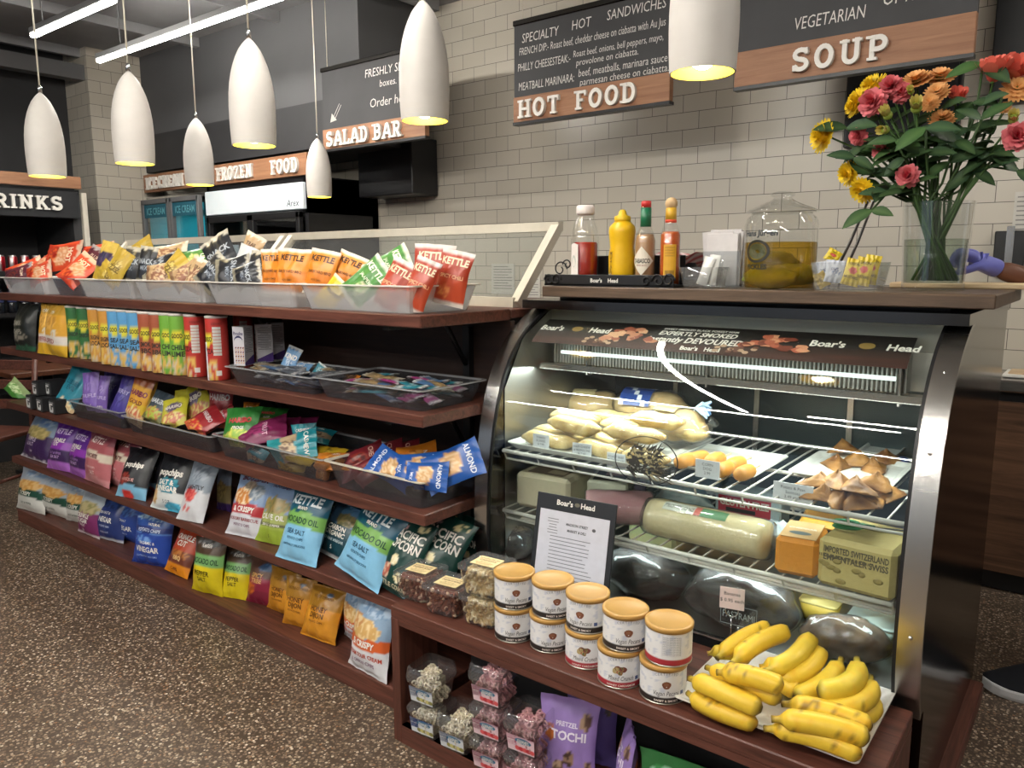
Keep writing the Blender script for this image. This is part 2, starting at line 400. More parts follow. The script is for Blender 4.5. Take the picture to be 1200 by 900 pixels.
# ------------------------------------------------------------------ ceiling tube lights
def tube_light(x0, x1, y, z, label):
    t = thing('tube_light', label, 'ceiling light', ((x0 + x1) / 2, y, z), 0, 'linear ceiling lights')
    w = x1 - x0
    b = MB(); b.box((0, 0, .036), (w, .042, .04), bev=.006); b.build('housing', 'greyw', t)
    b = MB(); b.box((0, 0, .008), (w - .01, .034, .017), bev=.006); b.build('diffuser', 'tube', t)
    for sx in (-.35, .35):
        b = MB(); b.tube([(sx * w, 0, .07), (sx * w, 0, CEIL - z)], .004, 6); b.build('hanging_cable', 'greyw', t)
    return t
tube_light(-5.295, -4.255, 2.10, 2.80, 'short glowing tube light at the far left of the ceiling')
tube_light(-5.59, -3.44, 2.615, 2.80, 'long glowing tube light running over the frozen food freezers')
tube_light(-4.05, -1.0, -.85, 3.0, 'tube light across the aisle over the customers')
tube_light(-1.5, .5, -.5, 3.0, 'tube light near the middle of the shop ceiling')
tube_light(-5.4, -3.4, -2.75, 3.0, 'tube light far behind on the customer side')
tube_light(.5, 2.6, 2.6, 3.0, 'tube light to the right above the staff aisle')  # added out of view to brighten the right of the tile wall
tube_light(-3.2, -.2, -3.3, 3.0, 'tube light at the back of the customer side')  # extra fixture behind the camera, evens the light on shelves and tile wall
tube_light(.4, 3.2, -2.2, 3.0, 'tube light at the right of the customer side')  # unseen extra fixture, added for more light on the floor
YT = tube_light(-1.5, 1.5, 0, 3.0, 'long tube light running towards the tile wall above the deli case')
YT.location = (-1.95, .8, 3.0); YT.rotation_euler = (0, 0, PI / 2)

# ------------------------------------------------------------------ white pendant lamps
PR = .0772
def pendant_proto():
    t = thing('pendant_lamp', 'x', 'pendant lamp')
    prof = [(k, z * 4.6) for k, z in ((.955, 0), (.985, .12), (1, .25), (1, .36), (.975, .48), (.92, .58), (.84, .67), (.74, .75), (.61, .825), (.47, .89), (.31, .94), (.17, .975), (.07, .995), (.03, 1.0))]
    prof = [(r * PR, z * PR) for r, z in prof]
    b = MB(); b.shell(prof, 36, mi=0)
    inn = [(max(.0, r - .004), z * .985 + .0) for r, z in prof]
    b.shell([prof[0], inn[0]], 36, mi=0); b.shell(inn, 36, mi=1)
    b.build('lamp_shade', ['shade', 'shadein'], t)
    b = MB(); b.ball((0, 0, .05), (.038, .038, .042), n=14, m=9); b.build('bulb', 'bulb', t)
    b = MB(); b.lathe([(.02, .085), (.02, .16)], 12); b.build('socket', 'white', t)
    b = MB(); b.lathe([(.009, 4.6 * PR - .004), (.009, 4.6 * PR + .02), (.004, 4.6 * PR + .03)], 10); b.build('cord_grip', 'chrome', t)
    b = MB(); b.tube([(0, 0, 4.6 * PR + .02), (.002, 0, .8), (0, 0, CEIL - 1.87)], .0034, 6); b.build('cord', 'alu', t)
    b = MB(); b.lathe([(.055, 0), (.06, .012), (.06, .024), (.0, .026)], 24); b.build('canopy', 'white', t, (0, 0, CEIL - 1.87 - .026))
    ld = bpy.data.lights.new('pendant light', 'SPOT'); ld.energy = LAMP_POWER * 4; ld.color = (1, .86, .55); ld.shadow_soft_size = .03; ld.spot_size = 2.2; ld.spot_blend = .6
    lo = bpy.data.objects.new('pendant_light', ld); COL.objects.link(lo); lo.parent = t; lo.location = (0, 0, .03)
    return t
PL = [(56, 207, 41, 'white bullet pendant lamp farthest left, above the drinks cooler'), (158.5, 192, 45, 'white bullet pendant lamp in front of the tiled column'),
      (298, 171, 52, 'white bullet pendant lamp above the frozen food sign'), (498, 142, 58, 'white bullet pendant lamp overlapping the end of the salad bar sign'),
      (823, 86, 80, 'large white bullet pendant lamp between the hot food and soup boards'), (234.5, 217, 33, 'small white bullet pendant lamp hiding the end of the ice cream sign'),
      (374.5, 231, 29, 'smallest white bullet pendant lamp, hung beside the salad bar board')]
pr = pendant_proto()
for i, (px, py, w, lab) in enumerate(PL):
    d = ray(px, py); p = CAM + d * (FPX * 2 * PR / w)
    if i == 0: o = pr; o.location = p; o['label'] = lab; o['group'] = 'white pendant lamps'
    else: o = dup(pr, p, None, lab, 'white pendant lamps')

# ------------------------------------------------------------------ slab lettering for the signs
def seg(p, q): return ('l', p, q)
def arcpts(cx, cy, rx, ry, a0, a1, n=9):
    return [(cx + rx * math.cos(math.radians(a0 + (a1 - a0) * i / n)), cy + ry * math.sin(math.radians(a0 + (a1 - a0) * i / n))) for i in range(n + 1)]
F = .2      # stroke; letters 1 high
GL = {
 'A': (.95, [[(.12, .06), (.44, .94)], [(.44, .94), (.56, .94)], [(.56, .94), (.84, .06)], [(.25, .34), (.72, .34)]], [(.13, 0), (.83, 0)]),
 'B': (.85, [[(.2, 0), (.2, 1)], [(.2, .92), (.48, .92)] + arcpts(.48, .72, .22, .2, 90, -90) + [(.2, .52)], [(.2, .52), (.5, .52)] + arcpts(.5, .3, .24, .22, 90, -90) + [(.2, .08)]], [(.15, 0), (.15, 1)]),
 'C': (.82, [arcpts(.45, .5, .33, .42, 40, 320, 16), [(.71, .98), (.71, .68)], [(.71, .32), (.71, .02)]], []),
 'D': (.88, [[(.2, 0), (.2, 1)], [(.2, .92), (.45, .92)] + arcpts(.45, .5, .29, .42, 90, -90, 14) + [(.2, .08)]], [(.15, 0), (.15, 1)]),
 'E': (.78, [[(.2, 0), (.2, 1)], [(.1, .92), (.68, .92)], [(.2, .52), (.52, .52)], [(.1, .08), (.7, .08)], [(.66, .98), (.66, .7)], [(.68, .32), (.68, .02)]], [(.15, 0), (.15, 1)]),
 'F': (.76, [[(.2, 0), (.2, 1)], [(.1, .92), (.68, .92)], [(.2, .5), (.52, .5)], [(.66, .98), (.66, .7)]], [(.22, 0), (.15, 1)]),
 'H': (.95, [[(.2, 0), (.2, 1)], [(.74, 0), (.74, 1)], [(.2, .5), (.74, .5)]], [(.2, 0), (.2, 1), (.74, 0), (.74, 1)]),
 'I': (.46, [[(.22, 0), (.22, 1)]], [(.22, 0), (.22, 1)]),
 'K': (.92, [[(.2, 0), (.2, 1)], [(.24, .42), (.68, .94)], [(.4, .56), (.74, .06)]], [(.2, 0), (.2, 1), (.7, 1), (.76, 0)]),
 'L': (.76, [[(.2, 0), (.2, 1)], [(.1, .08), (.68, .08)], [(.67, .36), (.67, .02)]], [(.2, 0), (.2, 1)]),
 'M': (1.1, [[(.2, 0), (.2, .95)], [(.2, .94), (.53, .3)], [(.53, .3), (.86, .94)], [(.86, 0), (.86, .95)]], [(.2, 0), (.86, 0), (.15, 1), (.91, 1)]),
 'N': (.98, [[(.2, 0), (.2, .95)], [(.2, .95), (.74, .05)], [(.74, .05), (.74, 1)]], [(.2, 0), (.15, 1), (.74, 1)]),
 'O': (.88, [arcpts(.43, .5, .31, .42, 0, 360, 22)], []),
 'P': (.82, [[(.2, 0), (.2, 1)], [(.2, .92), (.46, .92)] + arcpts(.46, .68, .25, .24, 90, -90) + [(.2, .44)]], [(.22, 0), (.15, 1)]),
 'R': (.92, [[(.2, 0), (.2, 1)], [(.2, .92), (.46, .92)] + arcpts(.46, .7, .24, .22, 90, -90) + [(.2, .48)], [(.46, .48), (.72, .06)]], [(.2, 0), (.15, 1), (.76, 0)]),
 'S': (.78, [arcpts(.4, .72, .26, .2, 20, 270, 11) + arcpts(.4, .29, .27, .21, 90, -160, 11), [(.66, .98), (.66, .72)], [(.12, .28), (.12, .02)]], []),
 'T': (.84, [[(.41, 0), (.41, 1)], [(.06, .92), (.76, .92)], [(.08, .98), (.08, .68)], [(.74, .98), (.74, .68)]], [(.41, 0)]),
 'U': (.92, [[(.2, 1), (.2, .36)] + arcpts(.46, .36, .26, .28, 180, 360, 12) + [(.72, 1)]], [(.2, 1), (.72, 1)]),
 'Z': (.8, [[(.1, .92), (.68, .92)], [(.66, .92), (.14, .08)], [(.1, .08), (.7, .08)], [(.1, .98), (.1, .7)], [(.69, .3), (.69, .02)]], [])}
def slab_letter(ch):
    w, strokes, ser = GL[ch]; b = MB(); d = .09; nn = 0
    for st in strokes:
        f = F * (.72 if len(st) == 2 and abs(st[0][1] - st[1][1]) < .02 else 1)
        if len(st) == 2 and st[0][0] == st[1][0] and abs(st[0][1] - st[1][1]) < .4: f = F * .55
        for p, q in zip(st[:-1], st[1:]):
            dx, dy = q[0] - p[0], q[1] - p[1]; l = math.hypot(dx, dy) or 1; e = .04 if len(st) > 2 else 0
            nx, ny = -dy / l * f / 2, dx / l * f / 2; ex, ey = dx / l * e, dy / l * e
            nn += 1; d = .09 + .0013 * nn
            b.prism([(p[0] + nx - ex, p[1] + ny - ey), (p[0] - nx - ex, p[1] - ny - ey), (q[0] - nx + ex, q[1] - ny + ey), (q[0] + nx + ex, q[1] + ny + ey)], 0, d)
    for sx, sy in ser:
        y = .06 if sy == 0 else .94; nn += 1; d = .09 + .0013 * nn
        b.prism([(sx - .2, y - .06), (sx + .2, y - .06), (sx + .2, y + .06), (sx - .2, y + .06)], 0, d)
    return b, w
def slab_sign(parent, text, h, x0, z, y, axis='x', gap=.12, space=.55, mat='white', wide=1.0, depth=.018):
    """raised slab serif letters, each its own part; x0 is the left end in the parent's frame, face towards -y"""
    x = x0
    for ch in text:
        if ch == ' ': x += space * h * wide; continue
        b, w = slab_letter(ch)
        b.v = [(a * h * wide, -c / .09 * depth, bb * h) for a, bb, c in b.v]
        b.build('letter', mat, parent, (x, y, z)); x += (w + gap) * h * wide
    return x

# ------------------------------------------------------------------ hanging menu boards
def chalk(mb, s, x, z, h, y, maxw=None, shear=.12, bold=-.004, jit=.0):
    mb.text(s, h, lambda a, c: (a, y, c), X('#d9d6d0'), 1, bold, maxw, x, z, shear)
def board(name, label, x0, x1, z0, z1, zt, text, lh, lx, lines, gap=.12, space=.8, wide=1.1):
    w = x1 - x0
    BS = 3.5 / 3.7; zb0 = 1.45 + (z0 - 1.45) * BS
    t = thing(name, label, 'menu board', (x0 * BS, 3.5, zb0), 0, 'hanging menu boards'); t.scale = (BS, BS, BS)
    b = MB(); b.box((w / 2, .012, (z1 - z0) / 2), (w, .04, z1 - z0), bev=.002); b.build('wood_strip', 'signw', t)
    b = MB(); b.box((w / 2, .016, (z1 + zt) / 2 - z0), (w, .028, zt - z1), mi=0)
    for a in lines: chalk(b, a[0], a[1], a[2] - z0, a[3], -.0005, *a[4:])
    b.build('chalkboard', ['chalk', 'matte'], t)
    b = MB(); b.box((w / 2, .014, zt - z0 + .012), (w + .01, .045, .03), bev=.004); b.build('top_rail', 'steeld', t)
    b = MB(); b.box((w / 2, .014, -.008), (w + .004, .05, .016)); b.build('bottom_rail', 'black', t)
    for k in (.05, w - .05):
        b = MB(); b.tube([(k, .014, zt - z0 + .02), (k, .014, (CEIL - zb0) / BS)], .003, 6); b.build('hanging_cable', 'alu', t)
    slab_sign(t, text, lh, lx, (z1 - z0 - lh) / 2 - .004, -.009, gap=gap, space=space, wide=wide)
    return t
hz = 2.258
board('menu_board', 'hanging chalkboard with oak strip lettered HOT FOOD and sandwich list', -2.872, -1.877, 2.258, 2.397, 2.79, 'HOT FOOD', .098, .045, [
    ('SPECIALTY', .06, 2.715, .052, .25), ('HOT', .40, 2.725, .052, .12), ('SANDWICHES', .62, 2.735, .052, .34),
    ('FRENCH DIP:- Roast beef, cheddar cheese on ciabatta with Au Jus', .04, 2.645, .042, .92),
    ('PHILLY CHEESESTEAK:-', .03, 2.56, .044, .36), ('Roast beef, onions, bell peppers, mayo,', .41, 2.575, .036, .54), ('provolone on ciabatta.', .43, 2.528, .036, .38),
    ('MEATBALL MARINARA:', .035, 2.455, .046, .38), ('beef, meatballs, marinara sauce', .445, 2.472, .042, .53), ('parmesan cheese on ciabatta.', .455, 2.423, .038, .53)], wide=1.02, space=.9)
board('menu_board', 'hanging chalkboard with oak strip lettered SALAD BAR and a chalk arrow', -4.6, -3.585, 2.258, 2.395, 2.79, 'SALAD BAR', .1, .06, [
    ('FRESHLY SLICED', .46, 2.715, .055, .5), ('boxes.', .6, 2.635, .046, .2), ('Order here', .5, 2.52, .06, .48)], wide=.92, space=.5, gap=.1)
board('menu_board', 'hanging chalkboard with oak strip lettered SOUP beside the flowers', -1.54, -.548, 2.275, 2.432, 2.86, 'SOUP', .1, .275, [
    ('VEGETARIAN', .27, 2.515, .056, .3), ('OPTIONS', .64, 2.553, .066, .24), ('Ask us about', .3, 2.65, .05, .4)], gap=.2, wide=1.0)
# chalk arrow on the salad board
b = MB(); bx, bz = -4.6, 2.45
b.add([(bx + .08, 3.6995, bz - .01), (bx + .15, 3.6995, bz + .0), (bx + .1, 3.6995, bz + .05)], [(0, 1, 2)], X('#bdbab4'))
for q in (0, .018):
    b.add([(bx + .115 + q, 3.6995, bz + .025 - q * .6), (bx + .119 + q, 3.6995, bz + .022 - q * .6), (bx + .187 + q, 3.6995, bz + .105 - q * .6), (bx + .183 + q, 3.6995, bz + .108 - q * .6)], [(0, 1, 2, 3)], X('#bdbab4'))
sal = [o for o in COL.objects if o.name.startswith('menu_board') and 'SALAD' in o.get('label', '')][0]
b.v = [(x + 4.6, y - 3.7 - .001, z - 2.258) for x, y, z in b.v]; b.build('chalk_arrow', 'matte', sal)

# ------------------------------------------------------------------ wall-mounted things on the tile
b = MB(); b.box((-4.23, 4.06, 2.13), (.56, .26, .39), bev=.006)
one(b, 'wall_speaker_box', 'black', 'black box mounted on the tile wall under the salad bar board', 'box')
b = MB(); b.box((-.9, 4.165, 2.19), (.5, .06, .36), bev=.006); b.box((-.9, 4.13, 2.19), (.47, .012, .33), mi=1)
one(b, 'wall_screen', ['black', 'blackm'], 'black screen on the tile wall behind the flowers', 'screen')
b = MB(); b.box((-.41, 4.16, 2.46), (.26, .07, .62), bev=.006)
one(b, 'wall_panel', 'black', 'tall black panel on the tile wall at the right edge', 'panel')
def paper(px0, py0, px1, py1, lab, lines=9):
    a = aty(px0, py0, 4.195); c = aty(px1, py1, 4.195); w = c.x - a.x; h = a.z - c.z
    b = MB(); b.box((w / 2, 0, h / 2), (w, .004, h), X('#cfcbc2'))
    for k in range(lines):
        z = h * (.9 - k * .8 / lines)
        b.box((w * (.5 if k % 3 else .42), -.0026, z), (w * (.8 if k % 3 else .62), .0008, h * .025), X('#8d8a86'))
    one(b, 'notice_paper', 'matte', lab, 'paper', (a.x, 4.195, c.z), group='papers on the tile wall')
paper(576, 309, 603, 345, 'white notice paper on the wall seen through the guard glass')
paper(612, 318, 633, 352, 'white notice paper on the wall left of the condiment rack')
paper(1190, 225, 1216, 285, 'white notice paper on the wall at the right edge')

# ------------------------------------------------------------------ freezers and drinks cooler
IC = thing('display_freezer', 'grey two door freezer with glowing blue inside under the ice cream sign', 'freezer', (-6.86, 3.5, 0))
b = MB(); b.box((.48, .36, .05), (.96, .66, .1)); b.box((.48, .66, 1.0), (.96, .06, 2.0)); b.box((.02, .36, 1.0), (.04, .66, 2.0)); b.box((.94, .36, 1.0), (.04, .66, 2.0)); b.box((.48, .36, 1.99), (.96, .66, .08)); b.box((.48, .36, .2), (.9, .6, .2))
b.build('cabinet_body', 'steel', IC)
b = MB(); b.box((.48, .61, 1.05), (.9, .02, 1.7)); b.build('lit_back_panel', pmat('blue lit liner', X('#3fb9cf'), .5, emis=X('#35c3dd'), estr=1.5, var=.05), IC)
for k, x in enumerate((.25, .72)):
    d = MB()
    for q in (-1, 1): d.box((x + q * .21, -.015, 1.08), (.035, .04, 1.84), bev=.004)
    d.box((x, -.015, 1.985), (.45, .04, .04), bev=.004); d.box((x, -.015, .18), (.45, .04, .05), bev=.004)
    do = d.build('freezer_door', 'greyw', IC)
    d = MB(); d.box((x, -.012, 1.08), (.39, .012, 1.78)); d.build('glass_pane', 'cglass', do)
    d = MB(); d.box((x, -.022, 1.905), (.385, .004, .11), X('#1f5f72')); d.text('ICE CREAM', .06, lambda a, c: (a, -.0245, c), X('#6fb7c4'), 0, .01, .3, x, 1.905, align=1); d.build('door_banner', 'matte', do)
    d = MB(); d.tube([(x + .19, -.04, .9), (x + .19, -.07, .93), (x + .19, -.07, 1.25), (x + .19, -.04, 1.28)], .009, 8); d.build('handle', 'black', do)
for z in (.55, .95, 1.35):
    d = MB(); d.box((.48, .35, z), (.9, .46, .012)); d.build('shelf', 'wire', IC)
FZ = thing('display_freezer', 'black two door freezer with a white lit header beside the column end', 'freezer', (-5.88, 3.5, 0))
w = 1.29
b = MB(); b.box((w / 2, .36, .1), (w, .66, .2)); b.box((w / 2, .66, 1.0), (w, .06, 2.06)); b.box((.02, .36, 1.03), (.04, .66, 2.06)); b.box((w - .02, .36, 1.03), (.04, .66, 2.06)); b.box((w / 2, .36, 1.94), (w, .66, .26)); b.box((w / 2, .36, .3), (w - .06, .6, .2))
b.build('cabinet_body', 'black', FZ)
b = MB(); b.box((w / 2, .015, 1.93), (w - .03, .03, .185), X('#e8eef0'), bev=.004); b.text('Arex', .05, lambda a, c: (a, -.002, c), X('#22262c'), 1, .0, None, w - .2, 1.885, .25)
b.build('lit_header', [pmat('white lit sign face', X('#e3ebee'), .4, emis=(.85, .95, 1), estr=.22, var=.02), 'matte'], FZ)
for x in (w * .27, w * .73):
    d = MB()
    for q in (-1, 1): d.box((x + q * .28, -.0, 1.02), (.04, .04, 1.6), bev=.004)
    d.box((x, 0, 1.80), (.6, .04, .05), bev=.004); d.box((x, 0, .25), (.6, .04, .05), bev=.004)
    do = d.build('freezer_door', 'black', FZ)
    d = MB(); d.box((x, .004, 1.02), (.53, .012, 1.56)); d.build('glass_pane', 'cglass', do)
    d = MB(); d.box((x - .24, -.035, 1.45), (.02, .03, .3), bev=.006); d.build('handle', 'alu', do)
for z in (.6, .95, 1.3):
    d = MB(); d.box((w / 2, .35, z), (w - .08, .46, .012)); d.build('shelf', 'wire', FZ)
d = MB(); d.box((.38, -.008, 1.5), (.16, .003, .2), X('#8fa3b0')); d.build('door_notice', 'matte', FZ)
SG = thing('wood_sign', 'brown wood sign strip lettered ICE CREAM and FROZEN FOOD above the freezers', 'sign', (-6.82, 3.5, 2.075))
b = MB(); b.box((1.13, .02, .07), (2.28, .035, .15), bev=.002); b.build('sign_strip', 'woodb' if 'woodb' in M else 'signw', SG)
slab_sign(SG, 'ICE CREAM', .1, .05, .018, .002, wide=.82, space=.25, gap=.08)
slab_sign(SG, 'FROZEN', .1, aty(255, 205, 3.5).x + 6.82, .018, .002, wide=.86, gap=.1)
slab_sign(SG, 'FOOD', .1, aty(319, 200, 3.5).x + 6.82, .018, .002, wide=.86, gap=.1)

# drinks cooler faces the room from the left wall
DC = thing('drinks_cooler', 'black open drinks cooler lettered DRINKS against the left wall', 'cooler', (-6.4, 2.78, 0), PI / 2)
# local x runs along -y of the world towards the camera side: build with x from -1.9 to 0, front face at y = 0
w = 1.9
b = MB(); b.box((-w / 2, .4, .2), (w, .74, .4)); b.box((-w / 2, .76, 1.0), (w, .04, 2.0)); b.box((-w + .03, .4, 1.0), (.06, .74, 2.0)); b.box((-.03, .4, 1.0), (.06, .74, 2.0)); b.box((-w / 2, .4, 2.0), (w, .74, .04)); b.build('cabinet_body', 'dark', DC)
b = MB(); b.box((-w / 2 - .02, -.01, 1.9), (w - .04, .06, .2), bev=.004); b.build('header', 'blackm', DC)
b = MB(); b.box((-w / 2, -.0, 2.07), (w, .04, .09), bev=.002); b.build('wood_strip', 'signw', DC)
slab_sign(DC, 'DRINKS', .1, -.72, 1.855, -.043, wide=1.0, gap=.12)
b = MB(); b.box((.02, .02, 1.0), (.04, .05, 2.0), bev=.004); b.build('side_trim', 'alu', DC)
shz = [.75, 1.085, 1.395, 1.63]
for z in shz[:3]:
    b = MB(); b.box((-w / 2, .36, z - .012), (w - .12, .5, .018)); b.box((-w / 2, .105, z - .005), (w - .12, .012, .03)); b.build('shelf', 'black', DC)
def cyl_place(proto, x, y, z, lab, grp):
    p = DC.matrix_basis @ V((x, y, z)) if False else V((-6.4, 2.78, 0)) + V((-y, x, z))
    return dup(proto, p, 0, lab, grp)
pc = MB(); pc.lathe([(.026, 0), (.031, .006), (.031, .108), (.025, .118), (.025, .122), (.0, .121)], 14, X('#b3202c'), colf=lambda i, a: X('#b81f2d') if 1 <= i <= 2 and math.sin(a * 2) > -.5 else X('#c9c4c4'))
can0 = one(pc, 'drink_can', 'metalvc', 'red drink can on the upper visible cooler shelf', 'can', group='red cans in the cooler')
pb = MB(); pb.lathe([(.03, 0), (.033, .01), (.033, .075), (.031, .08), (.033, .085), (.033, .13), (.026, .165), (.014, .195), (.013, .21)], 14, colf=lambda i, a: X('#3b3f63') if 4 <= i <= 5 else X('#17181d'))
pb.lathe([(.015, .205), (.015, .225), (0, .226)], 12, X('#cfd2d6'))
bot0 = one(pb, 'drink_bottle', 'gloss', 'dark soda bottle with white cap on the lower visible cooler shelf', 'bottle', group='soda bottles in the cooler')
for k in range(11):
    x = -.13 - k * .082
    p = V((-6.4 - .17, 2.78 + x, 1.40))
    if k == 0: can0.location = p
    else: dup(can0, p)
for k in range(11):
    x = -.15 - k * .085
    p = V((-6.4 - .17, 2.78 + x, 1.092))
    if k == 0: bot0.location = p
    else: dup(bot0, p)
# ------------------------------------------------------------------ back counter under the tile wall
BC = thing('back_counter', 'brown wood grain counter with pale top along the tile wall', 'counter', (-1.2, 3.86, 0))
b = MB(); b.box((0, .17, .48), (4.6, .32, .76)); b.build('cabinet_body', 'cabinet', BC)
b = MB(); b.box((0, .19, .06), (4.6, .26, .11)); b.box((0, .17, .882), (4.58, .3, .05)); b.build('toe_kick', 'black', BC)
b = MB(); b.box((0, .155, .93), (4.64, .36, .05), bev=.006); b.build('worktop', 'steel', BC)
b = MB(); b.box((0, 0, .008), (.3, .2, .016), bev=.004); b.box((0, 0, .018), (.26, .16, .006), mi=1)
one(b, 'serving_tray', ['white', 'cutting'], 'small pale tray on the back counter at the right edge', 'tray', (-.22, 4.02, .956))
# ------------------------------------------------------------------ snack shelving (gondola)
YG, GX0, GX1, YB = 1.61, -4.855, -1.597, 2.035
S1, S2, S3, S4, S5 = 1.30, 1.003, .697, .383, .073
TH = .037
GO = thing('snack_shelf_unit', 'long dark wood snack shelf unit with four shelves and a low plinth', 'shelf unit', ((GX0 + GX1) / 2, YG, 0))
gl = (GX1 - GX0); gx = (GX0 + GX1) / 2
for nm, z in (('shelf', S1), ('shelf', S2), ('shelf', S3), ('shelf', S4)):
    d = YB - YG; cut = .047 if z == S4 else 0
    b = MB(); b.box((-cut / 2, d / 2, z - TH / 2), (gl - cut, d, TH), bev=.003); b.build(nm, 'wood', GO)
b = MB(); b.box((-.0235, (YB - YG) / 2, S5 / 2), (gl - .047, YB - YG, S5), bev=.003); b.build('plinth', 'wood', GO)
b = MB(); b.box((0, YB - YG + .012, .64), (gl, .022, 1.24)); b.build('back_panel', 'panelw', GO)
for x, zz in ((-gl / 2 + .03, S1 - TH),):
    for y in (.13, .38):
        b = MB(); b.box((x - .0, y, (S3 - TH + .0) / 2 + .0), (.05, .05, S3 - TH), bev=.003); b.build('post', 'woodv', GO)
for x in (gl / 2 - .18, 0.35, -1.1):
    b = MB(); b.box((x, YB - YG - .012, .66), (.03, .024, 1.15)); b.build('bracket_rail', 'black', GO)
    for z in (S1, S2, S3):
        b = MB(); b.box((x, .22, z - TH - .008), (.026, .38, .016)); b.tube([(x, .3, z - TH - .012), (x, .4, z - TH - .16)], .009, 6); b.build('shelf_bracket', 'black', GO)

# salad bar behind the shelf, with its glass guards
SB = thing('salad_bar_counter', 'dark wood salad bar counter behind the snack shelf', 'counter', (gx, 2.06, 0))
b = MB(); b.box((0, .4, .62), (gl, .7, 1.22)); b.build('counter_body', 'panelw', SB)
b = MB(); b.box((.0, .37, 1.283), (gl + .0, .78, .03), bev=.003); b.build('countertop', 'wood', SB)
def guard(x0, x1, lab):
    t = thing('sneeze_guard', lab, 'glass guard', (x0, 2.14, 1.299), 0, 'sneeze guards on the salad bar')
    w = x1 - x0; top = V((0, .25, .285)); r = .024
    for nm, pts in (('post', [(0, 0, .01), tuple(top)]), ('post', [(w, 0, .01), (w, top.y, top.z)]), ('top_rail', [(-.015, top.y, top.z), (w + .015, top.y, top.z)]), ('bottom_rail', [(0, 0, .017), (w, 0, .017)])):
        b = MB(); b.tube(pts, r, 4, sq=1.0); b.build(nm, 'alu', t)
    b = MB(); b.add([(0, 0, .012), (w, 0, .012), (w, top.y, top.z), (0, top.y, top.z), (0, .006, .008), (w, .006, .008), (w, top.y + .006, top.z - .004), (0, top.y + .006, top.z - .004)],
                    [(0, 1, 2, 3), (7, 6, 5, 4), (0, 4, 5, 1), (3, 2, 6, 7)]); b.build('glass_pane', 'guard', t)
guard(-3.235, -1.655, 'aluminium framed glass guard behind the orange chip bags')
guard(-4.9, -3.3, 'aluminium framed glass guard at the left behind the dark snack bags')

# low box in front of the deli case
BX0, BX1, BY0, BY1, BZ = -1.64, -.283, 1.5, 1.846, .437
BX = thing('display_box', 'dark wood open fronted display box in front of the deli case', 'display box', ((BX0 + BX1) / 2, BY0, 0))
bw = BX1 - BX0; bd = BY1 - BY0
b = MB(); b.box((0, bd / 2, BZ - .018), (bw, bd, .036), bev=.003); b.box((0, .012, BZ - .045), (bw - .004, .022, .02)); b.build('top_board', 'wood', BX)
for sx in (-1, 1):
    b = MB(); b.box((sx * (bw / 2 - .017), bd / 2 - (0 if sx > 0 else .09), (BZ - .036) / 2), (.034, bd - (.0 if sx > 0 else .18), BZ - .036), bev=.002); b.build('side_board', 'woodv', BX)
b = MB(); b.box((0, bd / 2, .045), (bw - .068, bd, .03)); b.box((0, .012, .03), (bw - .068, .022, .06)); b.build('bottom_board', 'wood', BX)
b = MB(); b.box((0, bd - .012, .235), (bw - .07, .02, .34)); b.build('back_board', 'blackm', BX)

# ------------------------------------------------------------------ cafe furniture glimpsed past the left end
TB = thing('cafe_table', 'brown square cafe table past the left end of the snack shelf', 'table', (-5.95, 2.25, 0))
b = MB(); b.box((0, 0, .735), (.7, .7, .035), bev=.004); b.build('table_top', 'table', TB)
b = MB(); b.lathe([(.035, .03), (.035, .72)], 12); b.build('pedestal', 'black', TB)
b = MB(); b.box((0, 0, .015), (.5, .08, .03), bev=.005); b.box((0, 0, .015), (.08, .5, .03), bev=.005); b.build('table_foot', 'black', TB)
CHA = thing('wooden_chair', 'dark wooden chair standing at the left end of the snack shelf', 'chair', (-5.25, 1.62, 0), .5)
b = MB(); b.box((0, 0, .45), (.4, .4, .03), bev=.006); b.build('seat', 'woody', CHA)
for x in (-.17, .17):
    b = MB(); b.tube([(x, -.17, .44), (x * 1.1, -.2, 0)], .017, 8); b.build('leg', 'woodv', CHA)
    b = MB(); b.tube([(x, .24, .88), (x, .17, .45), (x * 1.1, .22, 0)], .017, 8); b.build('leg', 'woodv', CHA)
    b = MB(); b.tube([(x * 1.05, -.185, .2), (x * 1.05, .2, .2)], .011, 6); b.build('stretcher', 'woodv', CHA)
for z in (.6, .72, .84):
    b = MB(); b.box((0, .2 + (z - .6) * .15, z), (.36, .018, .06), bev=.004); b.build('back_slat', 'woody', CHA)
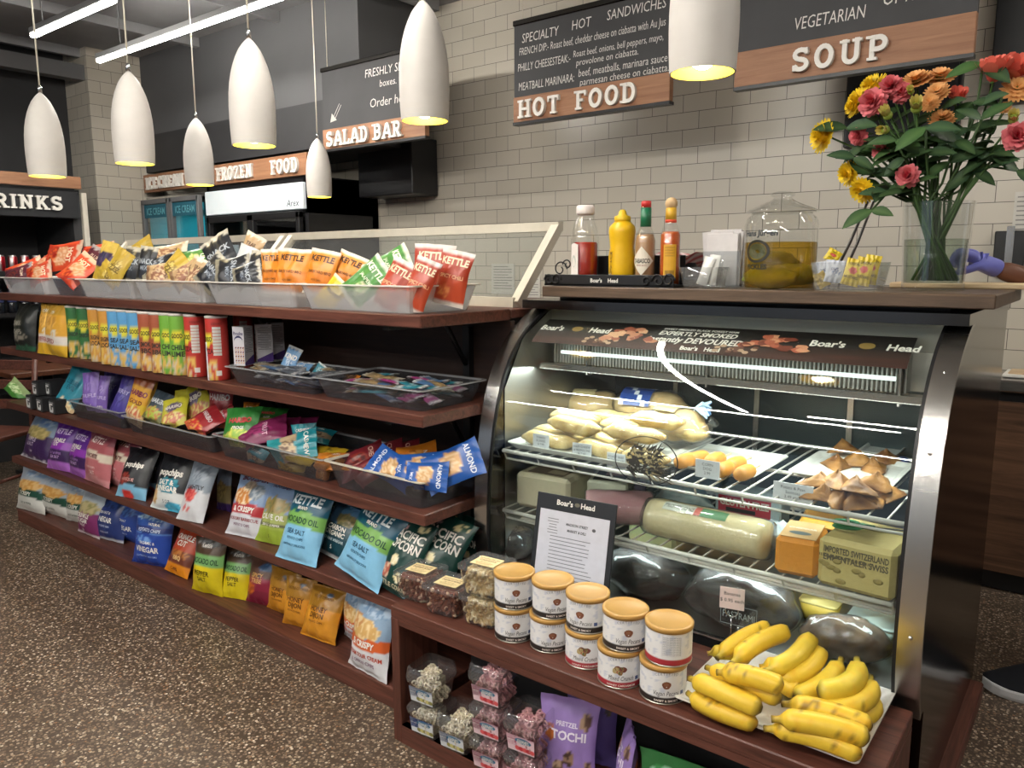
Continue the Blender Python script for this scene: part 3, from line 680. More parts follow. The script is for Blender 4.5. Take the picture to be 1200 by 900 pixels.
# ------------------------------------------------------------------ curved glass deli case
PROF = [(1.892, .40), (1.852, .44), (1.842, .50), (1.84, .58), (1.84, .68), (1.848, .79), (1.866, .90), (1.887, 1.0), (1.908, 1.07), (1.94, 1.13), (1.99, 1.195), (2.06, 1.25), (2.15, 1.293), (2.26, 1.32), (2.42, 1.33)]
def smooth(p, n=4):
    out = []
    for i in range(len(p) - 1):
        a, b, c, d = p[max(i - 1, 0)], p[i], p[i + 1], p[min(i + 2, len(p) - 1)]
        for k in range(n):
            t = k / n
            out.append(tuple(.5 * (2 * b[j] + (c[j] - a[j]) * t + (2 * a[j] - 5 * b[j] + 4 * c[j] - d[j]) * t * t + (3 * b[j] - a[j] - 3 * c[j] + d[j]) * t ** 3) for j in (0, 1)))
    return out + [p[-1]]
def even(p, n, it):
    d = [0]
    for i in range(1, len(p)): d.append(d[-1] + math.hypot(p[i][0] - p[i - 1][0], p[i][1] - p[i - 1][1]))
    o = []; k = 0
    for i in range(n + 1):
        s = d[-1] * i / n
        while k < len(p) - 2 and d[k + 1] < s: k += 1
        t = (s - d[k]) / (d[k + 1] - d[k]); o.append((p[k][0] + (p[k + 1][0] - p[k][0]) * t, p[k][1] + (p[k + 1][1] - p[k][1]) * t))
    for _ in range(it): o = [o[0]] + [tuple((o[i - 1][j] + 2 * o[i][j] + o[i + 1][j]) / 4 for j in (0, 1)) for i in range(1, n)] + [o[-1]]
    return o
PS = even(smooth(PROF), 90, 60)
def offs(p, d):
    """profile moved d outwards (towards the customer)"""
    out = []
    for i in range(len(p)):
        a, b = p[max(i - 1, 0)], p[min(i + 1, len(p) - 1)]
        ty, tz = b[0] - a[0], b[1] - a[1]; l = math.hypot(ty, tz)
        out.append((p[i][0] - tz / l * d, p[i][1] + ty / l * d))
    return out
CX0, CX1 = -1.592, -.275
CI0, CI1 = CX0 + .05, CX1 - .05
def sheet(b, x0, x1, pa, pb, mi=0, col=(1, 1, 1)):
    """solid strip between two profiles, its broad faces shaded smooth"""
    n = len(pa)
    for pr_, fl in ((pa, 1), (pb, -1)):
        b.add([(x, y, z) for x in (x0, x1) for y, z in pr_], [(i, i + 1, n + i + 1, n + i)[::fl] for i in range(n - 1)], col, mi, True)
    vs = [(x, y, z) for x in (x0, x1) for p in (pa, pb) for y, z in p]
    fs = []
    for i in range(n - 1):
        fs += [(i, n + i, n + i + 1, i + 1), (2 * n + i, 2 * n + i + 1, 3 * n + i + 1, 3 * n + i)]
    fs += [(0, 2 * n, 3 * n, n), (n - 1, 2 * n - 1, 4 * n - 1, 3 * n - 1)]
    return b.add(vs, fs, col, mi, False)
DCASE = thing('deli_case', 'refrigerated deli case with curved front glass and stainless end bands', 'deli case', ((CX0 + CX1) / 2, 1.84, 0))
OD = V(((CX0 + CX1) / 2, 1.84, 0))
def cpart(b, nm, m): return b.build(nm, m, DCASE, None) if False else _cp(b, nm, m)
def _cp(b, nm, m, par=None):
    b.v = [(x - OD.x, y - OD.y, z) for x, y, z in b.v]
    return b.build(nm, m, par or DCASE)
for x0, x1 in ((CX0, CI0), (CI1, CX1)):
    b = MB(); poly = offs(PS, -.006) + [(2.9, 1.33), (2.9, .0605), (1.93, .0605), (1.93, .40)]
    n = len(poly)
    b.add([(x0, y, z) for y, z in poly] + [(x1, y, z) for y, z in poly], [tuple(range(n)), tuple(range(n, 2 * n))[::-1]] + [(i, n + i, n + (i + 1) % n, (i + 1) % n) for i in range(n)])
    _cp(b, 'end_panel', 'steeld')
    b = MB(); sheet(b, x0 - .001, x1 + .001, offs(PS, -.006), offs(PS, .006)); bd_ = _cp(b, 'end_band', 'steel')
    for z in (.62, 1.03, 1.2) if x0 > -1 else (1.03,):
        q = min(PS, key=lambda p: abs(p[1] - z)); b = MB()
        b.ball(((x0 + x1) / 2, q[0] - .0075, q[1]), (.005, .003, .005), n=8, m=5); _cp(b, 'band_screw', 'chrome', bd_)
    b = MB(); sheet(b, x1 if x0 < -1 else x0 - .009, x1 + .009 if x0 < -1 else x0, offs(PS[3:], -.004), offs(PS[3:], .0055)); _cp(b, 'gasket', 'black')
b = MB(); sheet(b, CI0 + .009, CI1 - .009, PS[4:-6], offs(PS[4:-6], -.006)); gl_ = _cp(b, 'curved_glass', 'glass')
b = MB(); b.box((-.93, 2.36, .24), (CI1 - CI0, .9, .34)); _cp(b, 'base_cabinet', 'steeld')
b = MB(); b.box((-.93, 1.885, .425), (CI1 - CI0, .02, .05), bev=.003); _cp(b, 'bottom_rail', 'black')
b = MB(); b.box((-.93, 1.875, .452), (CI1 - CI0, .012, .006)); _cp(b, 'sill_strip', 'chrome')
b = MB(); b.box((-.93, 2.25, .425), (CI1 - CI0, .74, .03)); b.add([(CI0, 1.90, .445), (CI1, 1.90, .445), (CI1, 2.62, .53), (CI0, 2.62, .53), (CI0, 1.90, .438), (CI1, 1.90, .438), (CI1, 2.62, .438), (CI0, 2.62, .438)], [(0, 1, 2, 3), (4, 7, 6, 5), (0, 4, 5, 1), (2, 6, 7, 3)]); _cp(b, 'deck_pan', 'steeli')
b = MB(); b.box((-.93, 2.645, .87), (CI1 - CI0, .03, .9)); bw_ = _cp(b, 'rear_wall', pmat('dark rear doors', X('#3c4a4c'), .25, .3, var=.2, scale=3))
for k in range(3):
    b = MB(); b.box((CI0 + .05 + .31 * (k + .7), 2.626, .98), (.018, .012, .66)); _cp(b, 'rear_door_frame', 'steel', bw_)
for x in (CI0 + .002, CI1 - .002):
    b = MB(); b.add([(x, 1.93, .45), (x, 2.63, .45), (x, 2.63, 1.31), (x, 2.2, 1.30), (x, 2.03, 1.21), (x, 1.93, 1.05)], [tuple(range(6))]); b.add([(x + .001, 1.93, .45), (x + .001, 2.63, .45), (x + .001, 2.63, 1.31), (x + .001, 2.2, 1.30), (x + .001, 2.03, 1.21), (x + .001, 1.93, 1.05)], [tuple(range(6))]); _cp(b, 'side_lining', 'steeli')
b = MB(); b.box((-.93, 2.5, 1.315), (CX1 - CX0, .82, .028)); _cp(b, 'case_top', 'steeld')
b = MB(); b.box((-.913, 2.376, .03), (1.35, .97, .06), bev=.004); _cp(b, 'kick_ledge', 'woody')
# canopy with its air honeycomb and light
b = MB(); b.box((-.93, 2.36, 1.25), (CI1 - CI0, .34, .10)); cy = _cp(b, 'air_canopy', 'steeli')
fin = MB()
nf = 96
for k in range(nf):
    x = CI0 + .06 + (CI1 - CI0 - .14) * k / (nf - 1)
    fin.box((x, 2.155, 1.172), (.0045, .05, .10))
fin.box((-.93, 2.186, 1.172), (CI1 - CI0 - .04, .01, .10), mi=0); _cp(fin, 'air_honeycomb', 'white')
b = MB(); b.tube([(CI0 + .1, 2.112, 1.16), (CI1 - .1, 2.112, 1.16)], .006, 8); lt = _cp(b, 'case_light_tube', 'caselight')
for x in (CI0 + .2, -.93, CI1 - .09):
    b = MB(); b.box((x, 2.125, 1.165), (.006, .03, .15)); _cp(b, 'light_bracket', 'steel')
b = MB(); b.box((-.93, 2.13, 1.115), (CI1 - CI0 - .03, .05, .008)); b.box((-.93, 2.105, 1.11), (CI1 - CI0 - .03, .006, .02)); _cp(b, 'canopy_lip', 'steel')
for k, x in enumerate((-1.25, -.62)):
    ld = bpy.data.lights.new('case light', 'AREA'); ld.shape = 'RECTANGLE'; ld.size = .56; ld.size_y = .04; ld.energy = CASE_POWER; ld.color = (.95, 1, .93)
    lo = bpy.data.objects.new('case_lamp', ld); COL.objects.link(lo); lo.parent = DCASE; lo.location = (x - OD.x, 2.08 - 1.84, 1.105); lo.rotation_euler = (-.12, 0, 0)
# printed strip inside the top of the glass
def profpt(s, d):
    """point at arc position s from the end nearest the top, d metres inside"""
    pts = offs(PS, -d); acc = 0; a = [p for p in pts]
    for i in range(len(a) - 1):
        l = math.hypot(a[i + 1][0] - a[i][0], a[i + 1][1] - a[i][1])
        if acc + l >= s: t = (s - acc) / l; return (a[i][0] + (a[i + 1][0] - a[i][0]) * t, a[i][1] + (a[i + 1][1] - a[i][1]) * t)
        acc += l
    return a[-1]
def arc_at(y0):
    acc = 0; a = offs(PS, -.012)
    for i in range(len(a) - 1):
        if a[i + 1][0] > y0 and a[i + 1][1] > 1.0: return acc
        acc += math.hypot(a[i + 1][0] - a[i][0], a[i + 1][1] - a[i][1])
SB0, SB1 = arc_at(2.03), arc_at(2.135)
b = MB(); ns = 10
vs = []; fs = []; cs = []
nx = 90
for j in range(ns + 1):
    y, z = profpt(SB0 + (SB1 - SB0) * j / ns, .012)
    for i in range(nx + 1):
        x = CI0 + .04 + (CI1 - CI0 - .1) * i / nx; vs.append((x, y, z))
        g = noise.noise(V((x * 9, j * .7, 0)))
        cs.append(X('#4a2a22', .8 + .5 * g) if j < 3 else (X('#33241f') if j < 5 else X('#221e1d')))
for j in range(ns):
    for i in range(nx): q = j * (nx + 1) + i; fs.append((q, q + 1, q + nx + 2, q + nx + 1))
b.add(vs, fs, cs)
def onstrip(x, s): y, z = profpt(SB0 + (SB1 - SB0) * s, .0105); return (x, y, z)
SH = SB1 - SB0
def st(s, x, v, h, col='#f2efe8', **kw): b.text(s, h, lambda a, c: onstrip(a, v + c / SH), X(col), 0, kw.get('bold', .02), kw.get('maxw'), x, 0, kw.get('shear', .0), 1.0, 1)
for x in (-1.37, -.50):
    st("Boar's", x - .085, .6, .026, shear=.1, bold=.03); st('Head', x + .095, .6, .026, shear=.1, bold=.03)
    b.add([onstrip(x + .01 + .02 * math.cos(a * .5236), .6 + .11 * math.sin(a * .5236)) for a in range(12)], [tuple(range(12))], X('#8d7440'))
st('SWEET SMOKED BLACK FOREST HAM', -.95, .83, .010, maxw=.26); st('EXPERTLY SMOKED', -.95, .66, .020, shear=.25, bold=.03); st('instantly DEVOURED', -.95, .42, .024, shear=.25, bold=.03)
st("Boar's   Head", -.92, .16, .016, bold=.03)
for x, w_, cols in ((-1.16, .085, ('#c98a6c', '#e0b08c', '#9d5641')), (-.725, .09, ('#b5624a', '#d99a78', '#7a3c2d'))):
    for k in range(26):       # a mound of sliced ham on a dark board
        rr = random.Random(k * 7 + int(x * 100)); a = rr.uniform(-1, 1); h_ = (1 - a * a) * .5
        cx, cv = x + a * w_, .3 + rr.uniform(0, 1) * h_
        b.add([tuple(V(onstrip(cx + .02 * math.cos(q * PI / 4) * rr.uniform(.6, 1.1), cv + .1 * math.sin(q * PI / 4) * rr.uniform(.6, 1.1))) + V((0, -.0004 - k * .00003, .0003))) for q in range(8)], [tuple(range(8))], X(cols[k % 3]))
    for k in range(14):
        rr = random.Random(k * 3 + 5); cx = x - w_ - .07 + rr.uniform(0, .13); cv = .1 + rr.uniform(0, .22)
        b.add([tuple(V(onstrip(cx + .010 * math.cos(q * PI / 3), cv + .05 * math.sin(q * PI / 3))) + V((0, -.0004, .0002))) for q in range(6)], [tuple(range(6))], X('#c2a287' if k % 2 else '#6f4a3a'))
_cp(b, 'printed_strip', 'satin')
# oval mark on the outside of the glass: a ring with a dark twiggy bush
b = MB()
def onglass(x, z, d=.0075):
    pts = PS; q = None
    for i in range(len(pts) - 1):
        if pts[i][1] <= z <= pts[i + 1][1]:
            t = (z - pts[i][1]) / (pts[i + 1][1] - pts[i][1]); q = pts[i][0] + (pts[i + 1][0] - pts[i][0]) * t
    return (x, (q or 1.87) - d + .006, z)
oc = (-.992, .909)
for k in range(48):
    a0, a1 = 2 * PI * k / 48, 2 * PI * (k + 1) / 48
    P = lambda a, r: onglass(oc[0] + .098 * r * math.cos(a), oc[1] + .066 * r * math.sin(a))
    b.add([P(a0, 1), P(a1, 1), P(a1, .965), P(a0, .965)], [(0, 1, 2, 3)], X('#17191a'))
rr = random.Random(4)
for k in range(230):
    a = rr.uniform(-1.2, 1.3); cx, cz = oc[0] - .005 + rr.uniform(-.062, .05), oc[1] - .005 + rr.uniform(-.036, .04)
    if (cx - oc[0] + .005) ** 2 / .06 ** 2 + (cz - oc[1]) ** 2 / .045 ** 2 > 1: continue
    l = rr.uniform(.014, .034); t = .0034
    dx, dz = math.cos(a), math.sin(a)
    b.add([onglass(cx - dz * t, cz + dx * t), onglass(cx + dz * t, cz - dx * t), onglass(cx + dx * l, cz + dz * l)], [(0, 1, 2)], X('#1f1f1a' if k % 4 else '#8d8663'))
for k in range(6):
    b.add([onglass(oc[0] + .02, oc[1] - .02 - k * .002), onglass(oc[0] + .02, oc[1] - .024 - k * .002), onglass(oc[0] + .085, oc[1] - .012 - k * .008), onglass(oc[0] + .085, oc[1] - .010 - k * .008)], [(0, 1, 2, 3)], X('#3a3a33'))
_cp(b, 'oval_decal', 'satin')
# wire shelves
def wire_shelf(z, y0, y1, x0, x1):
    b = MB()
    for y in (y0, y1): b.tube([(x0, y, z), (x1, y, z)], .0065, 8)
    b.tube([(x0, y0 + .02, z - .03), (x1, y0 + .02, z - .03)], .004, 6)
    b.tube([(x0, (y0 + y1) / 2, z - .012), (x1, (y0 + y1) / 2, z - .012)], .006, 6)
    n = 27
    for k in range(n + 1):
        x = x0 + (x1 - x0) * k / n
        b.tube([(x, y0, z + .004), (x, y1, z + .004)], .0028, 4)
        if k % 3 == 0: b.tube([(x, y0 + .002, z), (x, y0 + .02, z - .03)], .003, 4)
    return _cp(b, 'wire_shelf', 'wire')
ZU, ZL = .852, .652
for k, x in enumerate((-1.22, -.62)):
    ld = bpy.data.lights.new('shelf light', 'AREA'); ld.shape = 'RECTANGLE'; ld.size = .5; ld.size_y = .02; ld.energy = 1.5; ld.color = (.85, .98, 1)
    lo = bpy.data.objects.new('shelf_lamp', ld); COL.objects.link(lo); lo.parent = DCASE; lo.location = (x - OD.x, 1.955 - 1.84, ZL - .042); lo.rotation_euler = (.5, 0, 0)
b = MB(); b.box((-.92, 1.955, ZL - .034), (1.14, .02, .008), bev=.002); _cp(b, 'shelf_light_strip', 'white')
wire_shelf(ZU, 1.905, 2.56, CI0 + .015, CI1 - .01)
wire_shelf(ZL, 1.905, 2.50, CI0 + .015, CI1 - .03)
# wooden counter on top of the case
CT0, CT1, CTY, CTZ = -1.53, -.226, 2.12, 1.375
b = MB(); b.box(((CT0 + CT1) / 2, CTY + .29, CTZ - .0175), (CT1 - CT0, .58, .035), bev=.003)
b2 = one(b, 'service_counter_top', 'counter', 'grey brown wooden counter top lying on the deli case', 'counter top')
b = MB(); b.box(((CI0 + CI1) / 2, CTY + .33, 1.3345), (CI1 - CI0 - .02, .44, .0108)); b.build('support_rail', 'black', b2)
# ------------------------------------------------------------------ bags
def proj(p):
    q = V(p) - CAM; d = q.dot(_f); return 600 + FPX * q.dot(_R) / d, 450 - FPX * q.dot(_U) / d
def mixc(a, b, t): return tuple(x * (1 - t) + y * t for x, y in zip(a, b))
def artcol(A, u, v, seed, w, h):
    vv = v + .012 * noise.noise(V((u * 3, v * 2, seed)))
    vv += A.get('arc', 0) * (u * u - .4)
    c = None
    for vt, col in A['bands']:
        if vv <= vt: c = col; break
    c = X(c or A['bands'][-1][1])
    for (bu, bv, ru, rv, c1, c2) in A.get('blobs', ()):
        q = ((u - bu) / ru) ** 2 + ((v - bv) / rv) ** 2 + .5 * noise.noise(V((u * 4 + seed, v * 7, 3)))
        if q < 1:
            n = noise.noise(V((u * 7 + seed, v * 13, 7)))
            c = X(c1) if n > -.05 else X(c2)
    return c
def bagmesh(w, h, d, A, seed=0, nu=16, nv=22, crimp=.05, texts=True, mat_i=0):
    b = MB(); rnd = random.Random(seed)
    ph = rnd.uniform(0, 6)
    def S(u, v, side):
        e = 0 if v < crimp * .6 or v > 1 - crimp * .6 else math.sin(PI * (v - crimp * .6) / (1 - 1.2 * crimp)) ** .55
        e *= 1 + .22 * (0.5 - v)
        au = min(1, abs(u)); t = d / 2 * e * (1 - au ** 2.2) ** .62
        t += e * (.007 * noise.noise(V((u * 2.4 + seed * 3.1, v * 3.6, side * 5))) - .005 * abs(noise.noise(V((u * 4 + v * 3 + seed, v * 5 - u * 2, side * 9))))) * (1 - au ** 4) * min(1, w / .14)
        fold = math.sin(u * 11 + ph + 2 * noise.noise(V((u * 2, seed, side)))) * .0042 * max(0, 1 - min(v, 1 - v) / .26) * (1 - au ** 6)
        t += fold
        ws = w / 2 * (1 - .10 * e + .03 * noise.noise(V((seed * 2.2, v * 5, u * .5))))
        x = u * ws; z = v * h + .012 * h * noise.noise(V((u * 1.5, seed, v * 2)))
        off = .012 * h * math.sin(ph + v * 3) * e
        return V((x, -side * max(t, .0006) + off, z))
    front = []
    for side in (1, -1):
        vs = []; cs = []
        for j in range(nv + 1):
            for i in range(nu + 1):
                u, v = -1 + 2 * i / nu, j / nv
                vs.append(S(u, v, side)); cs.append(artcol(A, u if side > 0 else -u, v, seed, w, h) if side > 0 or True else None)
        fs = []
        for j in range(nv):
            for i in range(nu):
                q = j * (nu + 1) + i; f = (q, q + 1, q + nu + 2, q + nu + 1); fs.append(f if side > 0 else f[::-1])
        b.add(vs, fs, cs, mat_i, True)
        if side > 0: front = vs
    def G(u, v):          # on the modelled front sheet
        a, c = (u + 1) / 2 * nu, v * nv; i, j = min(nu - 1, int(a)), min(nv - 1, int(c)); a -= i; c -= j; q = j * (nu + 1) + i
        return (front[q] * (1 - a) + front[q + 1] * a) * (1 - c) + (front[q + nu + 1] * (1 - a) + front[q + nu + 2] * a) * c
    if texts:
        for t in A.get('texts', ()):
            s, tu, tv, th, tc = t[:5]; bold = t[5] if len(t) > 5 else .02; mw = t[6] if len(t) > 6 else .86
            sh = t[7] if len(t) > 7 else 0
            def fn(a, c):
                u = max(-.99, min(.99, a / (w / 2))); v = max(.01, min(.99, c / h))
                p = G(u, v); return (p.x, p.y - .0016, p.z)
            b.text(s, th * h, fn, X(tc), 0, bold, mw * w, tu * w / 2, tv * h, sh, 1.0, 1)
    return b
LEANMAX = 27
def put_bag(kind, xb, yb, xt, yt, wpx, z, label, lean=8, yaw=0, d=None, name='chip_bag', cat='chip bag', group=None, mat='foil', dy=0):
    A = ART[kind]
    P = atz(xb, yb, z + .002); yw = math.radians(yaw + 5 + 7 * math.sin(xb * 1.7 + yb)); le = math.radians(lean)
    if dy: P = aty(xb, yb, P.y + dy)
    X0 = V((math.cos(yw), math.sin(yw), 0)); B0 = V((-math.sin(yw), math.cos(yw), 0)); U0 = B0 * math.sin(le) + V((0, 0, 1)) * math.cos(le)
    r = ray(xt, yt); Z0 = V((0, 0, 1))
    T = CAM + r * ((P - CAM).dot(X0) / r.dot(X0))          # leaning straight back from its foot
    ang = math.atan2((T - P).dot(B0), (T - P).z)
    le = max(math.radians(1), min(math.radians(LEANMAX), ang)); U0 = B0 * math.sin(le) + Z0 * math.cos(le)
    n = X0.cross(U0); T = CAM + r * ((P - CAM).dot(n) / r.dot(n))
    zt_ = {S5: S4, S4: S3, S2: S1}.get(z, 9) - TH - .008
    if T.z > zt_ and T.y > YG - .01: T = P + (T - P) * ((zt_ - P.z) / (T.z - P.z))
    up = (T - P); h = up.length; up.normalize(); right = up.cross(n).normalized() * 1.0
    if right.dot(X0) < 0: right = -right
    a = proj(P + up * h * .4); c = proj(P + up * h * .4 + right * .05)
    w = wpx / (math.hypot(c[0] - a[0], c[1] - a[1]) / .05)
    into = up.cross(right)
    seed = (xb * 13 + yb * 7) % 997
    big = wpx > 38
    if d is None: d = min(.095, w * .42)
    b = bagmesh(w, h, d, A, seed, 26 if big else 16, 36 if big else 24)
    Mx = Matrix(((right.x, into.x, up.x, 0), (right.y, into.y, up.y, 0), (right.z, into.z, up.z, 0), (0, 0, 0, 1)))
    lo = min((Mx @ V(v)).z for v in b.v)
    o = one(b, name, mat, label, cat, None, 0, group)
    P = P + V((0, 0, max(0, z + .001 - (P.z + lo))))
    o.matrix_world = Matrix.Translation(P) @ Mx
    return o
def lay_bag(kind, px, py, y, w, h, label, yaw=0, lean=30, roll=0, d=.035, name='chip_bag', cat='chip bag', group=None, mat='foil', sc=1):
    """a bag whose middle is seen at px, py at depth y"""
    A = ART[kind]; c = aty(px, py, y); seed = (px * 11 + py * 5) % 991
    sh_ = S1 if c.z > 1.25 else (S2 if c.z > .95 else S3)
    if c.z > 1.36 and y < 2.02 or c.z < 1.30: pass
    b = bagmesh(w, h, d, A, seed, 16, 20)
    R_ = Matrix.Rotation(math.radians(yaw + 20), 4, 'Z') @ Matrix.Rotation(math.radians(-lean), 4, 'X') @ Matrix.Rotation(math.radians(roll), 4, 'Y')
    vs = []
    for i, (x, yy, z) in enumerate(b.v):      # slump against the tray floor and walls instead of poking through
        q = R_ @ V((x, yy, z - h / 2)) + c
        if y < 2.05:
            fl = sh_ + .0045 + .0022 * noise.noise(V((x * 30, z * 30, seed)))
            if q.z < fl: q.z = fl
            fr_ = 1.664 - .022 * min(1, (q.z - sh_) / .085)
            if q.z < sh_ + .088 and q.y < fr_: q.y = fr_ + .0015 * noise.noise(V((x * 40, z * 40, seed + 2)))
            if q.z > sh_ - TH + .3 - .012 and sh_ < 1.2: q.z = sh_ - TH + .3 - .012
        vs.append(q - c)
    b.v = [tuple(q) for q in vs]
    o = one(b, name, mat, label, cat, None, 0, group); o.location = c
    return o
W_ = '#eeeae2'
